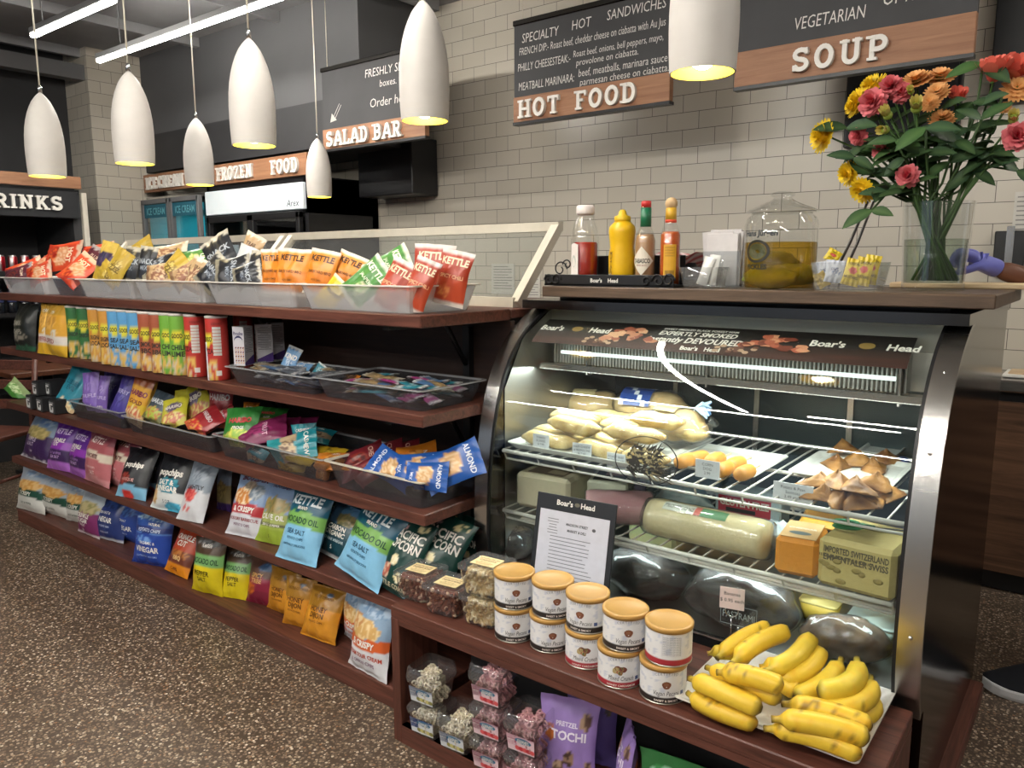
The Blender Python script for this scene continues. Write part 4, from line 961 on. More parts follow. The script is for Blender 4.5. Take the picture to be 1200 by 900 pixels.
ART = {
 'crispygreen': dict(bands=[(.34, '#d8d8d2'), (.52, '#1f4a3b'), (1, '#a3aeb9')], arc=.06, blobs=[(0, .62, .9, .12, '#d29a4e', '#e0b878'), (.3, .9, .8, .09, '#7f97b4', '#b9c2cb')], texts=[("'S CRISPY", 0, .43, .085, W_, .03), ('SALT & PEPPER', 0, .2, .05, '#6f7a72')]),
 'magenta': dict(bands=[(.05, '#d9cfd4'), (.58, '#7c2f63'), (1, '#a9b3bd')], blobs=[(.1, .68, .9, .15, '#b7a97c', '#8f8a58')], texts=[('CRINKLE', 0, .48, .1, W_, .03), ('SUGAR', 0, .36, .1, W_, .03), ('SEA SALT', 0, .26, .05, W_), ('18', 0, .15, .06, W_)]),
 'navy': dict(bands=[(.05, '#c9ccd6'), (1, '#24356f')], blobs=[(0, .86, .8, .1, '#37508f', '#1c2a58')], texts=[('NEGAR', 0, .5, .12, W_, .03), ('SEA SALT &', -.1, .66, .06, W_), ('POTATO CHIPS', 0, .34, .045, '#c9d0e6'), ('KRINKLE CUT', 0, .2, .04, '#c9d0e6')]),
 'blue': dict(bands=[(.04, '#2a3f86'), (1, '#2b4795')], blobs=[(.2, .8, .7, .1, '#4d74b5', '#24397c')], texts=[('VINEGAR', 0, .4, .12, W_, .03), ('SEA SALT', 0, .6, .06, W_), ('NET WT 8.5 OZ', 0, .25, .035, '#cdd6ee')]),
 'bluebig': dict(bands=[(.03, '#1d2f70'), (.62, '#2546a0'), (.64, '#5d86c8'), (.76, '#27377a'), (1, '#31549f')], blobs=[(-.2, .52, .5, .07, '#6e9ad6', '#3b62b4'), (0, .93, .9, .06, '#a9c4d8', '#4770b2')], texts=[('VINEGAR', 0, .33, .11, W_, .03), ('BALSAMIC &', .05, .46, .055, W_, .02), ('POTATO CHIPS', 0, .7, .065, '#d8e0f2', .02), ('GLUTEN FREE  NON GMO', 0, .19, .035, '#aec3ee'), ('NATURAL', .2, .82, .05, W_)]),
 'crinkle': dict(bands=[(.22, '#e08a1e'), (.52, '#6b3422'), (1, '#b3462a')], blobs=[(.1, .43, .7, .1, '#b3702f', '#7c4126')], texts=[('CRINKLE', 0, .82, .11, W_, .03), ('CUT', 0, .68, .12, W_, .03), ('BBQ', .1, .36, .09, '#e9c98e'), ('CHIPS', 0, .12, .07, '#7c3a12')]),
 'yellow': dict(bands=[(.52, '#d8c31d'), (.74, '#78ab68'), (1, '#4e3a2b')], arc=-.03, blobs=[(0, .92, .7, .06, '#8b8f92', '#46423f')], texts=[('AVOCADO OIL', 0, .62, .1, '#22422b', .02), ('PEPPER', 0, .4, .09, '#4a4210', .02), ('SALT', 0, .29, .08, '#4a4210', .02), ('Kettle', 0, .9, .08, W_)]),
 'maroon': dict(bands=[(.3, '#7a2036'), (.62, '#8c2740'), (1, '#5d3f34')], blobs=[(-.6, .35, .5, .14, '#c9692c', '#a14a24'), (.35, .86, .55, .09, '#3d5d86', '#5878a0')], texts=[('SPICY', -.1, .66, .1, '#e2b26c', .02), ('TRIBE', -.1, .54, .1, '#e2b26c', .02)]),
 'dijon': dict(bands=[(.12, '#c98523'), (.6, '#d5902b'), (1, '#a87829')], blobs=[(.3, .86, .2, .035, '#4b5d74', '#7f8ea0')], texts=[('HONEY', 0, .58, .1, '#5a3416', .02), ('DIJON', 0, .46, .1, '#5a3416', .02), ('POTATO CHIPS', 0, .34, .04, '#7c4a1c'), ('KETTLE COOKED', 0, .8, .05, '#6d4a1c')]),
 'crispyorange': dict(bands=[(.36, '#dcdde2'), (.52, '#d4622f'), (1, '#8fa9c4')], arc=-.05, blobs=[(-.1, .63, .75, .14, '#d9ad6a', '#edd29e'), (.3, .9, .7, .09, '#b5cbe0', '#7c9cc0'), (-.5, .7, .35, .1, '#c98f55', '#e9cfa0')], texts=[('& CRISPY', 0, .43, .085, W_, .04), ('CREAM SOUR CREAM', 0, .27, .06, '#c0503c', .02), ('& ONION CHIPS', 0, .17, .05, '#8f6f86')]),
 'grainpurple': dict(bands=[(.04, '#c9c4cc'), (.55, '#3b2450'), (1, '#70849c')], blobs=[(0, .6, .8, .15, '#a29258', '#c4b27a'), (.4, .88, .5, .1, '#4e73a8', '#9db0c2')], texts=[('TRUFFLE', -.1, .44, .09, '#cbbdd6', .02), ('& SALT', -.1, .33, .08, '#cbbdd6', .02), ('CHIPS', 0, .18, .04, '#e3d9ea')]),
 'kpurple': dict(bands=[(.2, '#a463bb'), (.42, '#3a2050'), (.62, '#8a3aa8'), (1, '#5a2a86')], texts=[('KETTLE', 0, .84, .12, '#d3c6e0', .03), ('KRINKLE', 0, .64, .085, W_, .03), ('CUT', -.2, .55, .08, W_, .03), ('SALT & PEPPER', 0, .36, .05, '#a884be'), ('SEA SALT', 0, .28, .06, '#c9aad8')]),
 'kpink': dict(bands=[(.16, '#cf8f92'), (.5, '#bd6f74'), (.66, '#d8cbb8'), (.84, '#a95a60'), (1, '#7a3d48')], arc=.04, texts=[('KETTLE', 0, .89, .12, '#e6dcd6', .03), ('FAVORITE', 0, .58, .08, '#7c4a4a', .03), ('POTATO CHIPS', 0, .35, .04, '#ecd3d0'), ('SALT', .1, .25, .07, '#ecd3d0', .02)]),
 'popbbq': dict(bands=[(.24, '#7fb8d8'), (1, '#1d1d22')], arc=.05, blobs=[(-.1, .06, .4, .1, '#d2342f', '#e2514a'), (-.35, .36, .4, .12, '#7a2a24', '#a5463a')], texts=[('popchips', .05, .66, .11, W_, .04), ('BARBEQUE', -.1, .36, .06, '#d9a09a')]),
 'popvin': dict(bands=[(.1, '#cfd6d8'), (.33, '#dcdedd'), (1, '#1f2126')], arc=.04, blobs=[(.5, .06, .5, .1, '#3f9fc0', '#59b4d2'), (-.75, .24, .25, .16, '#cfa66a', '#e0c08a'), (.1, .42, .62, .14, '#1f7f96', '#2f93a8')], texts=[('popchips', .05, .66, .12, W_, .04), ('SALT &', 0, .48, .09, W_, .04), ('VINEGAR', .05, .37, .09, W_, .04), ('5 OZ', .1, .15, .06, '#6a7a80')]),
 'silver': dict(bands=[(.5, '#cfd0d4'), (1, '#8d99a6')], blobs=[(-.2, .42, .45, .12, '#c4383a', '#de6a60'), (-.3, .2, .3, .06, '#cf6a68', '#d8d8da'), (.1, .8, .7, .14, '#aab4c0', '#7d8894')], texts=[('LIGHTLY', .1, .56, .07, '#30343c', .03)]),
 'grainthin': dict(bands=[(.2, '#3f2a62'), (.6, '#8d7f55'), (1, '#8fa1ba')], blobs=[(0, .5, .7, .2, '#b09a5e', '#7d7048')], texts=[]),
 'boulder': dict(bands=[(.33, '#d2d3da'), (.5, '#b8323a'), (1, '#8ea8cc')], arc=.03, blobs=[(-.2, .63, .62, .14, '#d98a3c', '#efd7b0'), (.45, .7, .35, .12, '#6d7d8c', '#a0aab4'), (0, .8, .3, .08, '#8a7a6a', '#a99884')], texts=[('BOULDER', .05, .92, .09, '#5c2740', .04), ('& CRISPY', 0, .42, .085, W_, .04), ('HICKORY BARBECUE', 0, .26, .05, '#9a4a50', .02), ('POTATO CHIPS', 0, .17, .04, '#8a6a80')]),
 'olive': dict(bands=[(.22, '#93a83a'), (.26, '#a5b654'), (.33, '#3a3a34'), (.5, '#a4ae5e'), (1, '#86a2ca')], blobs=[(0, .6, .9, .14, '#a08a52', '#7c7a48')], texts=[('OLIVE OIL', 0, .42, .085, W_, .03), ('SEA SALT & PEPPER', 0, .29, .035, W_), ('5', 0, .12, .05, '#5f6a2a'), ('BOULDER', 0, .93, .07, '#4c3660', .03)]),
 'kavo': dict(bands=[(.47, '#86c0e2'), (.66, '#7db25a'), (1, '#16566f')], arc=.03, blobs=[(0, .7, .5, .03, '#2f6f5a', '#16566f')], texts=[('KETTLE', 0, .84, .13, '#dfe9ec', .04), ('BRAND', 0, .725, .045, W_, .03), ('AVOCADO OIL', 0, .56, .085, '#1f4a34', .02), ('SEA SALT', 0, .4, .065, '#1f4a6a', .02), ('POTATO CHIPS', 0, .31, .035, '#2d5d80'), ('NATURALLY DELICIOUS', 0, .22, .03, '#2d5d80')]),
 'organic': dict(bands=[(.06, '#cdd2d2'), (.62, '#1c4450'), (1, '#4e7aa0')], blobs=[(.3, .74, .6, .12, '#8f8155', '#6d6a48')], texts=[('CARBON', 0, .56, .09, W_, .03), ('ORGANIC', 0, .45, .09, W_, .03), ('RED WINE VINEGAR', 0, .33, .05, '#cfdadc'), ('5', 0, .2, .07, W_)]),
 'brightblue': dict(bands=[(1, '#2d84c4')], blobs=[(.1, .6, .6, .2, '#8a6f3c', '#b89a5a')], texts=[]),
 'popcorn': dict(bands=[(.05, '#0f2a26'), (1, '#123b35')], blobs=[(-.1, .42, .22, .07, '#eadcae', '#f4ecd0'), (-.45, .25, .35, .1, '#b6604a', '#d8b898'), (.35, .22, .2, .06, '#e6d8a8', '#f2e8c8'), (.5, .9, .3, .05, '#d9cb9c', '#3a5a4c'), (-.6, .85, .3, .05, '#caa0a0', '#2a4a40')], texts=[('PACIFIC', .0, .76, .12, W_, .03), ('POPCORN', .0, .62, .12, W_, .03), ('KETTLE CORN', 0, .1, .06, '#dccfae', .02)]),
 # small packs of the upper shelves
 'hotred': dict(bands=[(.1, '#c2402c'), (.9, '#d9502f'), (1, '#e3c0a6')], blobs=[(0, .5, .7, .22, '#e6a070', '#f2c9a6'), (-.3, .25, .5, .14, '#b02a22', '#e8743a')], texts=[('HOT', 0, .75, .13, '#f6e6c8', .03)]),
 'darkred': dict(bands=[(.1, '#3e2030'), (.9, '#5c2836'), (1, '#a8a0a0')], blobs=[(.1, .4, .6, .2, '#7d3a30', '#2f2030')], texts=[('PLUM', 0, .72, .1, '#e0c8b0', .02)]),
 'plumyellow': dict(bands=[(.3, '#c9a83a'), (.7, '#3d2c4e'), (1, '#d0b45a')], blobs=[(0, .55, .5, .18, '#2f3a52', '#54406a')], texts=[]),
 'gold': dict(bands=[(1, '#b99d3c')], blobs=[(0, .45, .6, .2, '#d8c274', '#8a702a')], texts=[('ZZZ', 0, .4, .16, '#6d5a24', .03)]),
 'blackpack': dict(bands=[(.12, '#8d8878'), (.9, '#23252b'), (1, '#b8b4a8')], blobs=[(.05, .5, .55, .18, '#3a4250', '#20242c')], texts=[('SNACK', 0, .6, .14, '#aab2bc', .03), ('MIX', 0, .42, .12, '#8f98a6', .02)]),
 'tan': dict(bands=[(.12, '#8a6a50'), (.9, '#b89a74'), (1, '#dcd4c4')], blobs=[(0, .45, .8, .25, '#8b5d48', '#d4b892')], texts=[('TRAIL', 0, .72, .1, '#5a4030', .02)]),
 'greenpack': dict(bands=[(.1, '#3a6a2e'), (1, '#3f7f33')], blobs=[(.1, .45, .6, .2, '#b8c46a', '#d8dc9c')], texts=[('LIME', 0, .72, .12, W_, .03)]),
 'bluewhite': dict(bands=[(.5, '#5f7f9e'), (1, '#c6ccd0')], blobs=[(0, .5, .5, .14, '#6aa0c4', '#d8dce0')], texts=[]),
 'korange': dict(bands=[(.06, '#cfc6bc'), (.5, '#cf7a23'), (.93, '#d98a2c'), (1, '#d6cfc6')], texts=[('KETTLE', 0, .8, .13, '#4a2a14', .04), ('BACKYARD BBQ', 0, .5, .06, '#6a3c1a', .02), ('NON GMO', -.1, .32, .04, '#7a4a20')]),
 'kred': dict(bands=[(.06, '#cfc6bc'), (.5, '#b8482a'), (.92, '#a83c26'), (1, '#d9d2cc')], blobs=[(-.3, .25, .4, .1, '#d98a50', '#c0603a')], texts=[('KETTLE', 0, .8, .13, '#ecd3b0', .04), ('SPICY CHILI', 0, .52, .07, '#eab98c', .02)]),
 'kgreen': dict(bands=[(.06, '#cfd0bc'), (.92, '#47843a'), (1, '#cfd4c4')], blobs=[(.2, .35, .4, .14, '#d9d8b0', '#7fae56')], texts=[('KETTLE', 0, .78, .13, '#dfe8cc', .04), ('JALAPENO', 0, .55, .07, '#e6eed6', .02)]),
 'kyellow': dict(bands=[(.92, '#d2b52c'), (1, '#d9d2b8')], texts=[('CHEDDAR', 0, .6, .1, '#6a541a', .02)]),
 'blackstand': dict(bands=[(.12, '#2f5a44'), (1, '#1e211f')], blobs=[(-.2, .6, .5, .16, '#4c4a40', '#22261f'), (0, .3, .6, .1, '#8a8478', '#2a2c28')], texts=[('DARK', -.1, .58, .1, '#a8a498', .02), ('CHIPS', -.1, .4, .1, '#a8a498', .02)]),
 'yellowstand': dict(bands=[(.22, '#dcae34'), (.38, '#d9d2cc'), (.8, '#d8a23a'), (1, '#b98f36')], blobs=[(-.1, .66, .6, .14, '#e8b860', '#c08838'), (.4, .46, .3, .06, '#d8d6d0', '#e8c070')], texts=[('PUFFED', 0, .3, .09, '#a8605a', .02), ('CORN', 0, .86, .06, W_)]),
 'tealpop': dict(bands=[(.1, '#d6b98c'), (1, '#2f8aa0')], blobs=[(-.3, .14, .35, .12, '#ecd6a8', '#f4e8cc'), (.4, .1, .35, .12, '#e2c48e', '#f2e2bc')], texts=[('LESSER', 0, .62, .1, '#1d5a70', .02), ('EVIL', 0, .5, .1, '#1d5a70', .02)]),
 'lilac': dict(bands=[(.08, '#8f78c0'), (1, '#7f62b4')], blobs=[(-.1, .62, .5, .1, '#a58ad0', '#62489a')], texts=[('TRUFFLE', 0, .4, .09, '#d6c8ee', .02), ('PUFFS', 0, .15, .06, W_)]),
 'indigo': dict(bands=[(1, '#4a3f92')], blobs=[(0, .5, .4, .3, '#5b52a8', '#3a3078')], texts=[('BERRY', 0, .6, .1, '#b8b0e0', .02)]),
 'gummyorange': dict(bands=[(.3, '#d9b98a'), (.48, '#d6b433'), (.82, '#d8a032'), (1, '#a8582e')], blobs=[(0, .25, .8, .16, '#c96a4a', '#e8d8a8')], texts=[('HARIBO', 0, .68, .11, '#7a2a50', .04), ('GOLD', 0, .5, .09, '#7a3a2a', .03)]),
 'gummylime': dict(bands=[(.35, '#b8ae4a'), (1, '#c3bd3a')], blobs=[(0, .28, .8, .18, '#c0705a', '#d8cc80'), (0, .62, .6, .16, '#4a3f5c', '#6a5c78')], texts=[('HARIBO', 0, .62, .12, '#e0d8d0', .04)]),
 'gummygreen': dict(bands=[(.35, '#a8a04a'), (1, '#2f7a34')], blobs=[(0, .25, .8, .2, '#d8d860', '#8fb840')], texts=[('HARIBO', 0, .66, .13, '#c8404a', .04), ('FROGS', 0, .46, .08, W_, .03)]),
 'gummyred': dict(bands=[(.2, '#b85a3a'), (1, '#9a2a30')], blobs=[(0, .24, .7, .16, '#c03030', '#d8a050')], texts=[('HARIBO', 0, .66, .13, '#d8c8c8', .04)]),
 'dkpack': dict(bands=[(.4, '#6a6a40'), (1, '#33404a')], blobs=[(0, .3, .8, .2, '#a8b84a', '#c07048')], texts=[('HARIBO', 0, .68, .14, '#c8ccd0', .04)]),
 'berry': dict(bands=[(1, '#7a2450')], blobs=[(0, .5, .5, .2, '#a03c70', '#561838')], texts=[('FRUIT', 0, .6, .1, '#e0b8cc', .02)]),
 'tealnut': dict(bands=[(.3, '#2a8a90'), (.6, '#b8a080'), (1, '#1f8a98')], blobs=[(0, .45, .6, .16, '#cbb28c', '#6a5040')], texts=[('CASHEW', 0, .82, .09, W_, .02)]),
 'yellownut': dict(bands=[(1, '#b89824')], blobs=[(0, .5, .5, .2, '#8a6a20', '#caa83a')], texts=[('NUTS', 0, .7, .1, '#4a3812', .02)]),
 'orangenut': dict(bands=[(1, '#c87824')], blobs=[(0, .5, .5, .2, '#e0a050', '#8a4a18')], texts=[('NUTS', 0, .75, .1, W_, .02)]),
 'bluenut': dict(bands=[(1, '#2456a4')], blobs=[(-.05, .48, .7, .2, '#c99a62', '#e2c49a')], texts=[('ALMOND', 0, .82, .1, '#dfe6f2', .02), ('MIX', 0, .16, .08, '#dfe6f2')]),
 'rednut': dict(bands=[(1, '#6e1f28')], blobs=[(0, .45, .6, .2, '#8f3a30', '#4a1018')], texts=[('CHERRY', 0, .76, .1, '#e0b8a8', .02)]),
 'greenbag': dict(bands=[(.6, '#4a8a3a'), (1, '#8aa06a')], blobs=[(0, .6, .7, .2, '#c8d8a8', '#6aa04a')], texts=[]),
 'barblue': dict(bands=[(.1, '#b8bcc0'), (.9, '#4a6a92'), (1, '#b8bcc0')], blobs=[(0, .5, .5, .25, '#9aa8b4', '#35506e')], texts=[]),
 'bartan': dict(bands=[(.1, '#c0b8a8'), (.9, '#8f7a5a'), (1, '#c0b8a8')], blobs=[(0, .4, .6, .2, '#b89c6c', '#5a4632')], texts=[]),
 'barpink': dict(bands=[(.1, '#c8c0c4'), (.9, '#9a3a74'), (1, '#c8c0c4')], blobs=[(0, .5, .6, .2, '#d8b8cc', '#6a1f50')], texts=[]),
 'barteal': dict(bands=[(.1, '#c0c4c4'), (.9, '#2f7a8a'), (1, '#c0c4c4')], blobs=[(0, .5, .6, .2, '#9ac0c4', '#1f525e')], texts=[]),
 'bargrey': dict(bands=[(.1, '#b8b8b8'), (.9, '#52565e'), (1, '#b8b8b8')], blobs=[(0, .5, .6, .2, '#8a8f98', '#34383e')], texts=[]),
 'kindlight': dict(bands=[(.1, '#d8d8d8'), (.9, '#6f9ac4'), (1, '#d8d8d8')], blobs=[(0, .4, .5, .2, '#c0d2e4', '#4a78a8')], texts=[('KIND', 0, .6, .2, W_, .03)]),
}
G5, G4 = 'chip bags on the bottom plinth', 'chip bags on the lowest shelf'
for a in [
 ('crispygreen', 36, 599, 44, 549, 35, 'white chip bag with green crispy band, leftmost on the plinth', 14, 0),
 ('crispygreen', 66, 604, 68, 557, 36, 'white chip bag with green crispy band, second from left on the plinth', 14, 0),
 ('crispygreen', 92, 612, 94, 566, 30, 'white green-banded chip bag tucked beside the magenta bag', 14, 0),
 ('magenta', 104, 627, 112, 578, 28, 'magenta chip bag with a grain picture on the plinth', 10, 0),
 ('navy', 127, 633, 137, 585, 36, 'dark navy vinegar chip bag leaning beside the magenta bag', 10, 0),
 ('blue', 152, 634, 152, 590, 28, 'narrow blue vinegar chip bag half hidden on the plinth', 14, 0),
 ('bluebig', 177, 662, 183, 603, 46, 'big royal blue balsamic vinegar chip bag at the plinth edge', 4, 4),
 ('crinkle', 206, 674, 226, 622, 30, 'brown crinkle cut chip bag with orange bottom, tilted right', 8, 0),
 ('yellow', 243, 695, 248, 632, 38, 'yellow and green avocado oil chip bag, left of the pair', 6, 0),
 ('yellow', 273, 701, 284, 645, 34, 'yellow and green avocado oil chip bag, right of the pair', 6, 10),
 ('maroon', 305, 708, 312, 656, 36, 'maroon chip bag with an orange corner and blue badge', 14, 0),
 ('dijon', 330, 718, 336, 668, 38, 'honey dijon chip bag at the back left of its cluster', 16, 0),
 ('dijon', 349, 734, 354, 677, 38, 'honey dijon chip bag in the middle of its cluster', 10, 0),
 ('dijon', 392, 728, 394, 678, 34, 'honey dijon chip bag standing behind the front right one', 16, 0),
 ('dijon', 372, 750, 387, 689, 44, 'honey dijon chip bag at the front right of its cluster', 8, 0),
 ('crispyorange', 420, 754, 420, 694, 40, 'white orange-banded chip bag standing behind its twin', 14, -8),
 ('crispyorange', 430, 789, 442, 703, 52, 'white orange-banded crispy chip bag at the right end of the plinth', 6, -6)]:
    put_bag(a[0], *a[1:6], S5, a[6], a[7], a[8], group=G5)
for a in [
 ('grainpurple', 40, 539, 58, 488, 34, 'dark purple chip bag with grain picture, leftmost on the lowest shelf', 8, 0),
 ('kpurple', 68, 551, 82, 498, 28, 'violet krinkle cut chip bag, left of the violet pair', 8, 0),
 ('kpurple', 92, 558, 104, 505, 27, 'violet krinkle cut chip bag, right of the violet pair', 8, 0),
 ('kpink', 113, 567, 122, 510, 32, 'rose pink chip bag with cream band, left of the pink pair', 8, 0),
 ('kpink', 137, 569, 152, 514, 34, 'rose pink chip bag with cream band, right of the pink pair', 10, 0),
 ('popbbq', 184, 577, 184, 528, 28, 'black barbecue chip bag standing back in the shadow', 14, 0),
 ('popbbq', 153, 584, 170, 526, 36, 'black barbecue chip bag with light blue and red bottom', 4, 0),
 ('popvin', 196, 599, 213, 532, 42, 'black and white salt and vinegar chip bag', 6, 0),
 ('silver', 222, 611, 243, 543, 32, 'silver chip bag with a red mark, narrow and upright', 4, 0),
 ('grainthin', 262, 598, 264, 548, 18, 'thin purple and grain chip bag set back on the lowest shelf', 14, 0),
 ('boulder', 285, 629, 304, 556, 44, 'light blue chip bag with red crispy band', 6, 0),
 ('olive', 317, 637, 335, 566, 38, 'olive oil chip bag with lime green bottom', 8, 0),
 ('kavo', 384, 644, 394, 587, 36, 'blue and green avocado oil chip bag set back on the shelf', 14, 0),
 ('kavo', 346, 659, 370, 575, 50, 'blue and green avocado oil chip bag standing upright at the shelf edge', 4, 0),
 ('brightblue', 410, 640, 414, 586, 26, 'bright blue bag showing only its top behind the organic bag', 16, 0),
 ('organic', 390, 656, 414, 596, 44, 'dark teal organic chip bag leaning behind the big avocado oil bag', 12, 0),
 ('kavo', 417, 684, 456, 598, 62, 'largest blue and green avocado oil chip bag, tilted right')]:
    put_bag(a[0], *a[1:6], S4, a[6], a[7] if len(a) > 7 else 6, a[8] if len(a) > 8 else 0, group=G4)
for a in [('popcorn', 552, 686, 556, 612, 44, S4, 'dark green popcorn bag wedged against the deli case', 12, 0, .03),
 ('popcorn', 520, 694, 524, 608, 40, S4, 'dark green popcorn bag at the back under the shelf corner', 16, 0, .06),
 ('popcorn', 458, 697, 494, 612, 46, S4, 'dark green popcorn bag next to the big avocado oil bag', 8, 0, 0),
 ('popcorn', 497, 703, 535, 617, 58, S4, 'dark green popcorn bag behind the clear nut boxes', 10, 0, .02)]:
    put_bag(*a[:10], dy=a[10], name='popcorn_bag', cat='popcorn bag', group='popcorn bags')

# ------------------------------------------------------------------ trays on the shelves
def tray(x0, x1, z, y0=1.632, dp=.31, h=.085, mat='frost', rim='white', lab='', grp=None, slot=False):
    w = x1 - x0; t = thing('display_tray', lab, 'tray', ((x0 + x1) / 2, y0, z + .0005), 0, grp)
    tp = .022; r = .02
    def ring(s, zz):
        a, bq = w / 2 - s, dp - s; out = []
        for (cx, cy, a0) in ((a - r, s + r, -90), (a - r, bq - r, 0), (-a + r, bq - r, 90), (-a + r, s + r, 180)):
            for k in range(4): q = math.radians(a0 + 30 * k); out.append((cx + r * math.cos(q), cy + r * math.sin(q), zz))
        return out
    rs = [ring(tp, 0), ring(0, h), ring(-.01, h), ring(-.01, h - .004), ring(.003, h - .006), ring(tp + .003, .003)]
    n = 16
    b = MB(); vs = sum(rs[:2] + rs[4:], []);
    fs = [tuple(range(n))[::-1], tuple(range(3 * n, 4 * n))]
    for i in (0, 2): fs += [(i * n + k, i * n + (k + 1) % n, (i + 1) * n + (k + 1) % n, (i + 1) * n + k) for k in range(n)]
    b.add(vs, fs, (1, 1, 1), 0, False); b.build('tray_body', mat, t)
    b = MB(); vs = rs[1] + rs[2] + rs[3] + rs[4]
    b.add(vs, [(i * n + k, i * n + (k + 1) % n, ((i + 1) % 4) * n + (k + 1) % n, ((i + 1) % 4) * n + k) for i in range(4) for k in range(n)]); b.build('rim', rim, t)
    if slot:
        b = MB(); x = w / 2 - .011 + .002
        b.tube([(x - .006, dp * .38, h * .88), (x - .0145, dp * .4, h * .5), (x - .0145, dp * .66, h * .5), (x - .006, dp * .68, h * .88)], .003, 6); b.build('hand_slot_edge', rim, t)
    return t
TG = 'frosted trays on the top shelf'
M['rimc'] = thinmat('clear rim', (.8, .82, .84), 1.0, .35, (.75, .76, .78), .1)
for x0, x1, lb in ((-4.80, -4.27, 'frosted tray of red bags at the left end of the top shelf'), (-3.88, -3.365, 'frosted tray of gold and black snack bags'), (-3.345, -2.80, 'frosted tray of tan and green snack bags'),
                   (-2.775, -2.225, 'frosted tray under the black and blue snack bags'), (-2.195, -1.655, 'frosted tray with a hand slot at the right end of the top shelf')):
    tray(x0, x1, S1, mat='frost', rim='white', lab=lb, grp=TG, slot=x1 > -1.7)
tray(-4.24, -3.91, S1, y0=1.66, mat='smoke', rim='rimc', lab='smoky clear tray between the two leftmost frosted trays', grp=TG)
GT = 'snack bags in the top shelf trays'
def top(kind, px, py, y, w, h, lab, yaw=0, lean=15, roll=0, d=.035): lay_bag(kind, px, py, y, w, h, lab, yaw, lean, roll, d, group=GT)
for a in [
 ('hotred', 28, 318, 1.76, .16, .2, 'red chip bag low at the left of the red pile', 10, 40, 60), ('hotred', 52, 313, 1.72, .16, .21, 'red chip bag in the middle of the red pile', -10, 30, 50),
 ('hotred', 74, 301, 1.76, .17, .24, 'red and cream chip bag lying on top of the red pile', -5, 25, 84), ('darkred', 21, 322, 1.68, .12, .17, 'dark multicoloured bag at the left corner tray', 0, 30, 70),
 ('hotred', 92, 317, 1.70, .14, .18, 'red chip bag sliding to the right of the red pile', 15, 30, 40), ('hotred', 46, 321, 1.67, .12, .16, 'red chip bag at the front of the red pile', 0, 20, 70),
 ('darkred', 108, 310, 1.78, .13, .18, 'dark red snack bag above the smoky tray', 10, 20, 30), ('hotred', 113, 299, 1.86, .14, .19, 'red bag at the back above the smoky tray', 0, 30, 80), ('plumyellow', 124, 306, 1.74, .13, .19, 'plum and yellow snack bag standing by the gold bags', -10, 15, 10),
 ('gold', 139, 312, 1.70, .12, .16, 'gold snack bag leaning in the second frosted tray', 0, 15, 28), ('gold', 128, 321, 1.68, .1, .13, 'gold snack bag lying low in the second frosted tray', 0, 15, -60),
 ('blackpack', 155, 311, 1.74, .11, .17, 'black snack pack, left of the black pair', 0, 12, 8), ('blackpack', 172, 311, 1.73, .10, .17, 'black snack pack, right of the black pair', 0, 12, 6), ('gold', 162, 297, 1.82, .13, .17, 'gold topped bag above the black pair', 0, 20, 60),
 ('tan', 196, 301, 1.84, .14, .2, 'tan snack bag lying at the back of the third tray', 0, 30, 80), ('tan', 190, 323, 1.69, .12, .16, 'brown snack bag low in the third tray', 0, 20, 80), ('blackpack', 188, 311, 1.76, .1, .18, 'black and white snack bag lying across the third tray', 0, 30, 70),
 ('gold', 204, 314, 1.72, .11, .14, 'yellow labelled bag in the third tray', 0, 20, 40), ('greenpack', 231, 307, 1.78, .14, .17, 'green snack bag at the right of the third tray', 0, 30, 78), ('tan', 219, 322, 1.68, .11, .15, 'tan and orange bag at the front of the third tray', 0, 20, 60), ('tan', 232, 323, 1.68, .11, .14, 'tan bag beside the black bags', 0, 15, 20),
 ('blackpack', 260, 301, 1.74, .14, .2, 'large black snack bag sticking up in the fourth tray', 0, 20, -35), ('blackpack', 250, 320, 1.68, .12, .15, 'black snack bag low at the left of the fourth tray', 0, 20, 40), ('blackpack', 272, 319, 1.68, .13, .15, 'black snack bag at the front of the fourth tray', 0, 20, 80),
 ('bluewhite', 286, 309, 1.72, .1, .14, 'blue and white snack bag in the fourth tray', 0, 15, 20), ('tan', 293, 296, 1.78, .1, .15, 'tan bag standing up at the back of the fourth tray', 0, 10, 25), ('blackpack', 301, 316, 1.72, .09, .14, 'black bag next to the first orange bag', 0, 15, 10), ('blackpack', 290, 323, 1.67, .1, .12, 'black bag low beside the orange bags', 0, 20, 70),
 ('korange', 318, 318, 1.69, .07, .16, 'narrow orange chip bag at the left of the orange group', 25, 8, 0), ('korange', 342, 319, 1.72, .145, .17, 'largest orange chip bag of the orange group', 0, 12, 4), ('korange', 377, 320, 1.70, .12, .16, 'orange chip bag in the middle of the orange group', 0, 12, 10), ('korange', 407, 322, 1.75, .12, .15, 'orange chip bag leaning at the right of the orange group', 0, 14, 20),
 ('kyellow', 388, 346, 1.68, .09, .13, 'yellow chip bag lying low in the right end tray', 0, 15, 40), ('kgreen', 430, 331, 1.70, .12, .17, 'green chip bag leaning at the front of the right end tray', 0, 20, 48), ('kgreen', 455, 315, 1.80, .13, .17, 'green chip bag at the back of the right end tray', 0, 25, 60),
 ('kred', 462, 337, 1.68, .10, .18, 'red orange chip bag leaning left in the right end tray', 0, 14, 26), ('kred', 492, 335, 1.68, .09, .17, 'narrow red orange chip bag at the tray front', 0, 12, 20), ('kred', 507, 320, 1.78, .145, .18, 'red orange chip bag standing at the back of the right end tray', 0, 8, 4), ('kred', 531, 326, 1.77, .11, .17, 'red orange chip bag standing at the far right of the top shelf', 0, 8, 12)]:
    top(*a[:7], *(a[7:] if len(a) > 7 else ()))

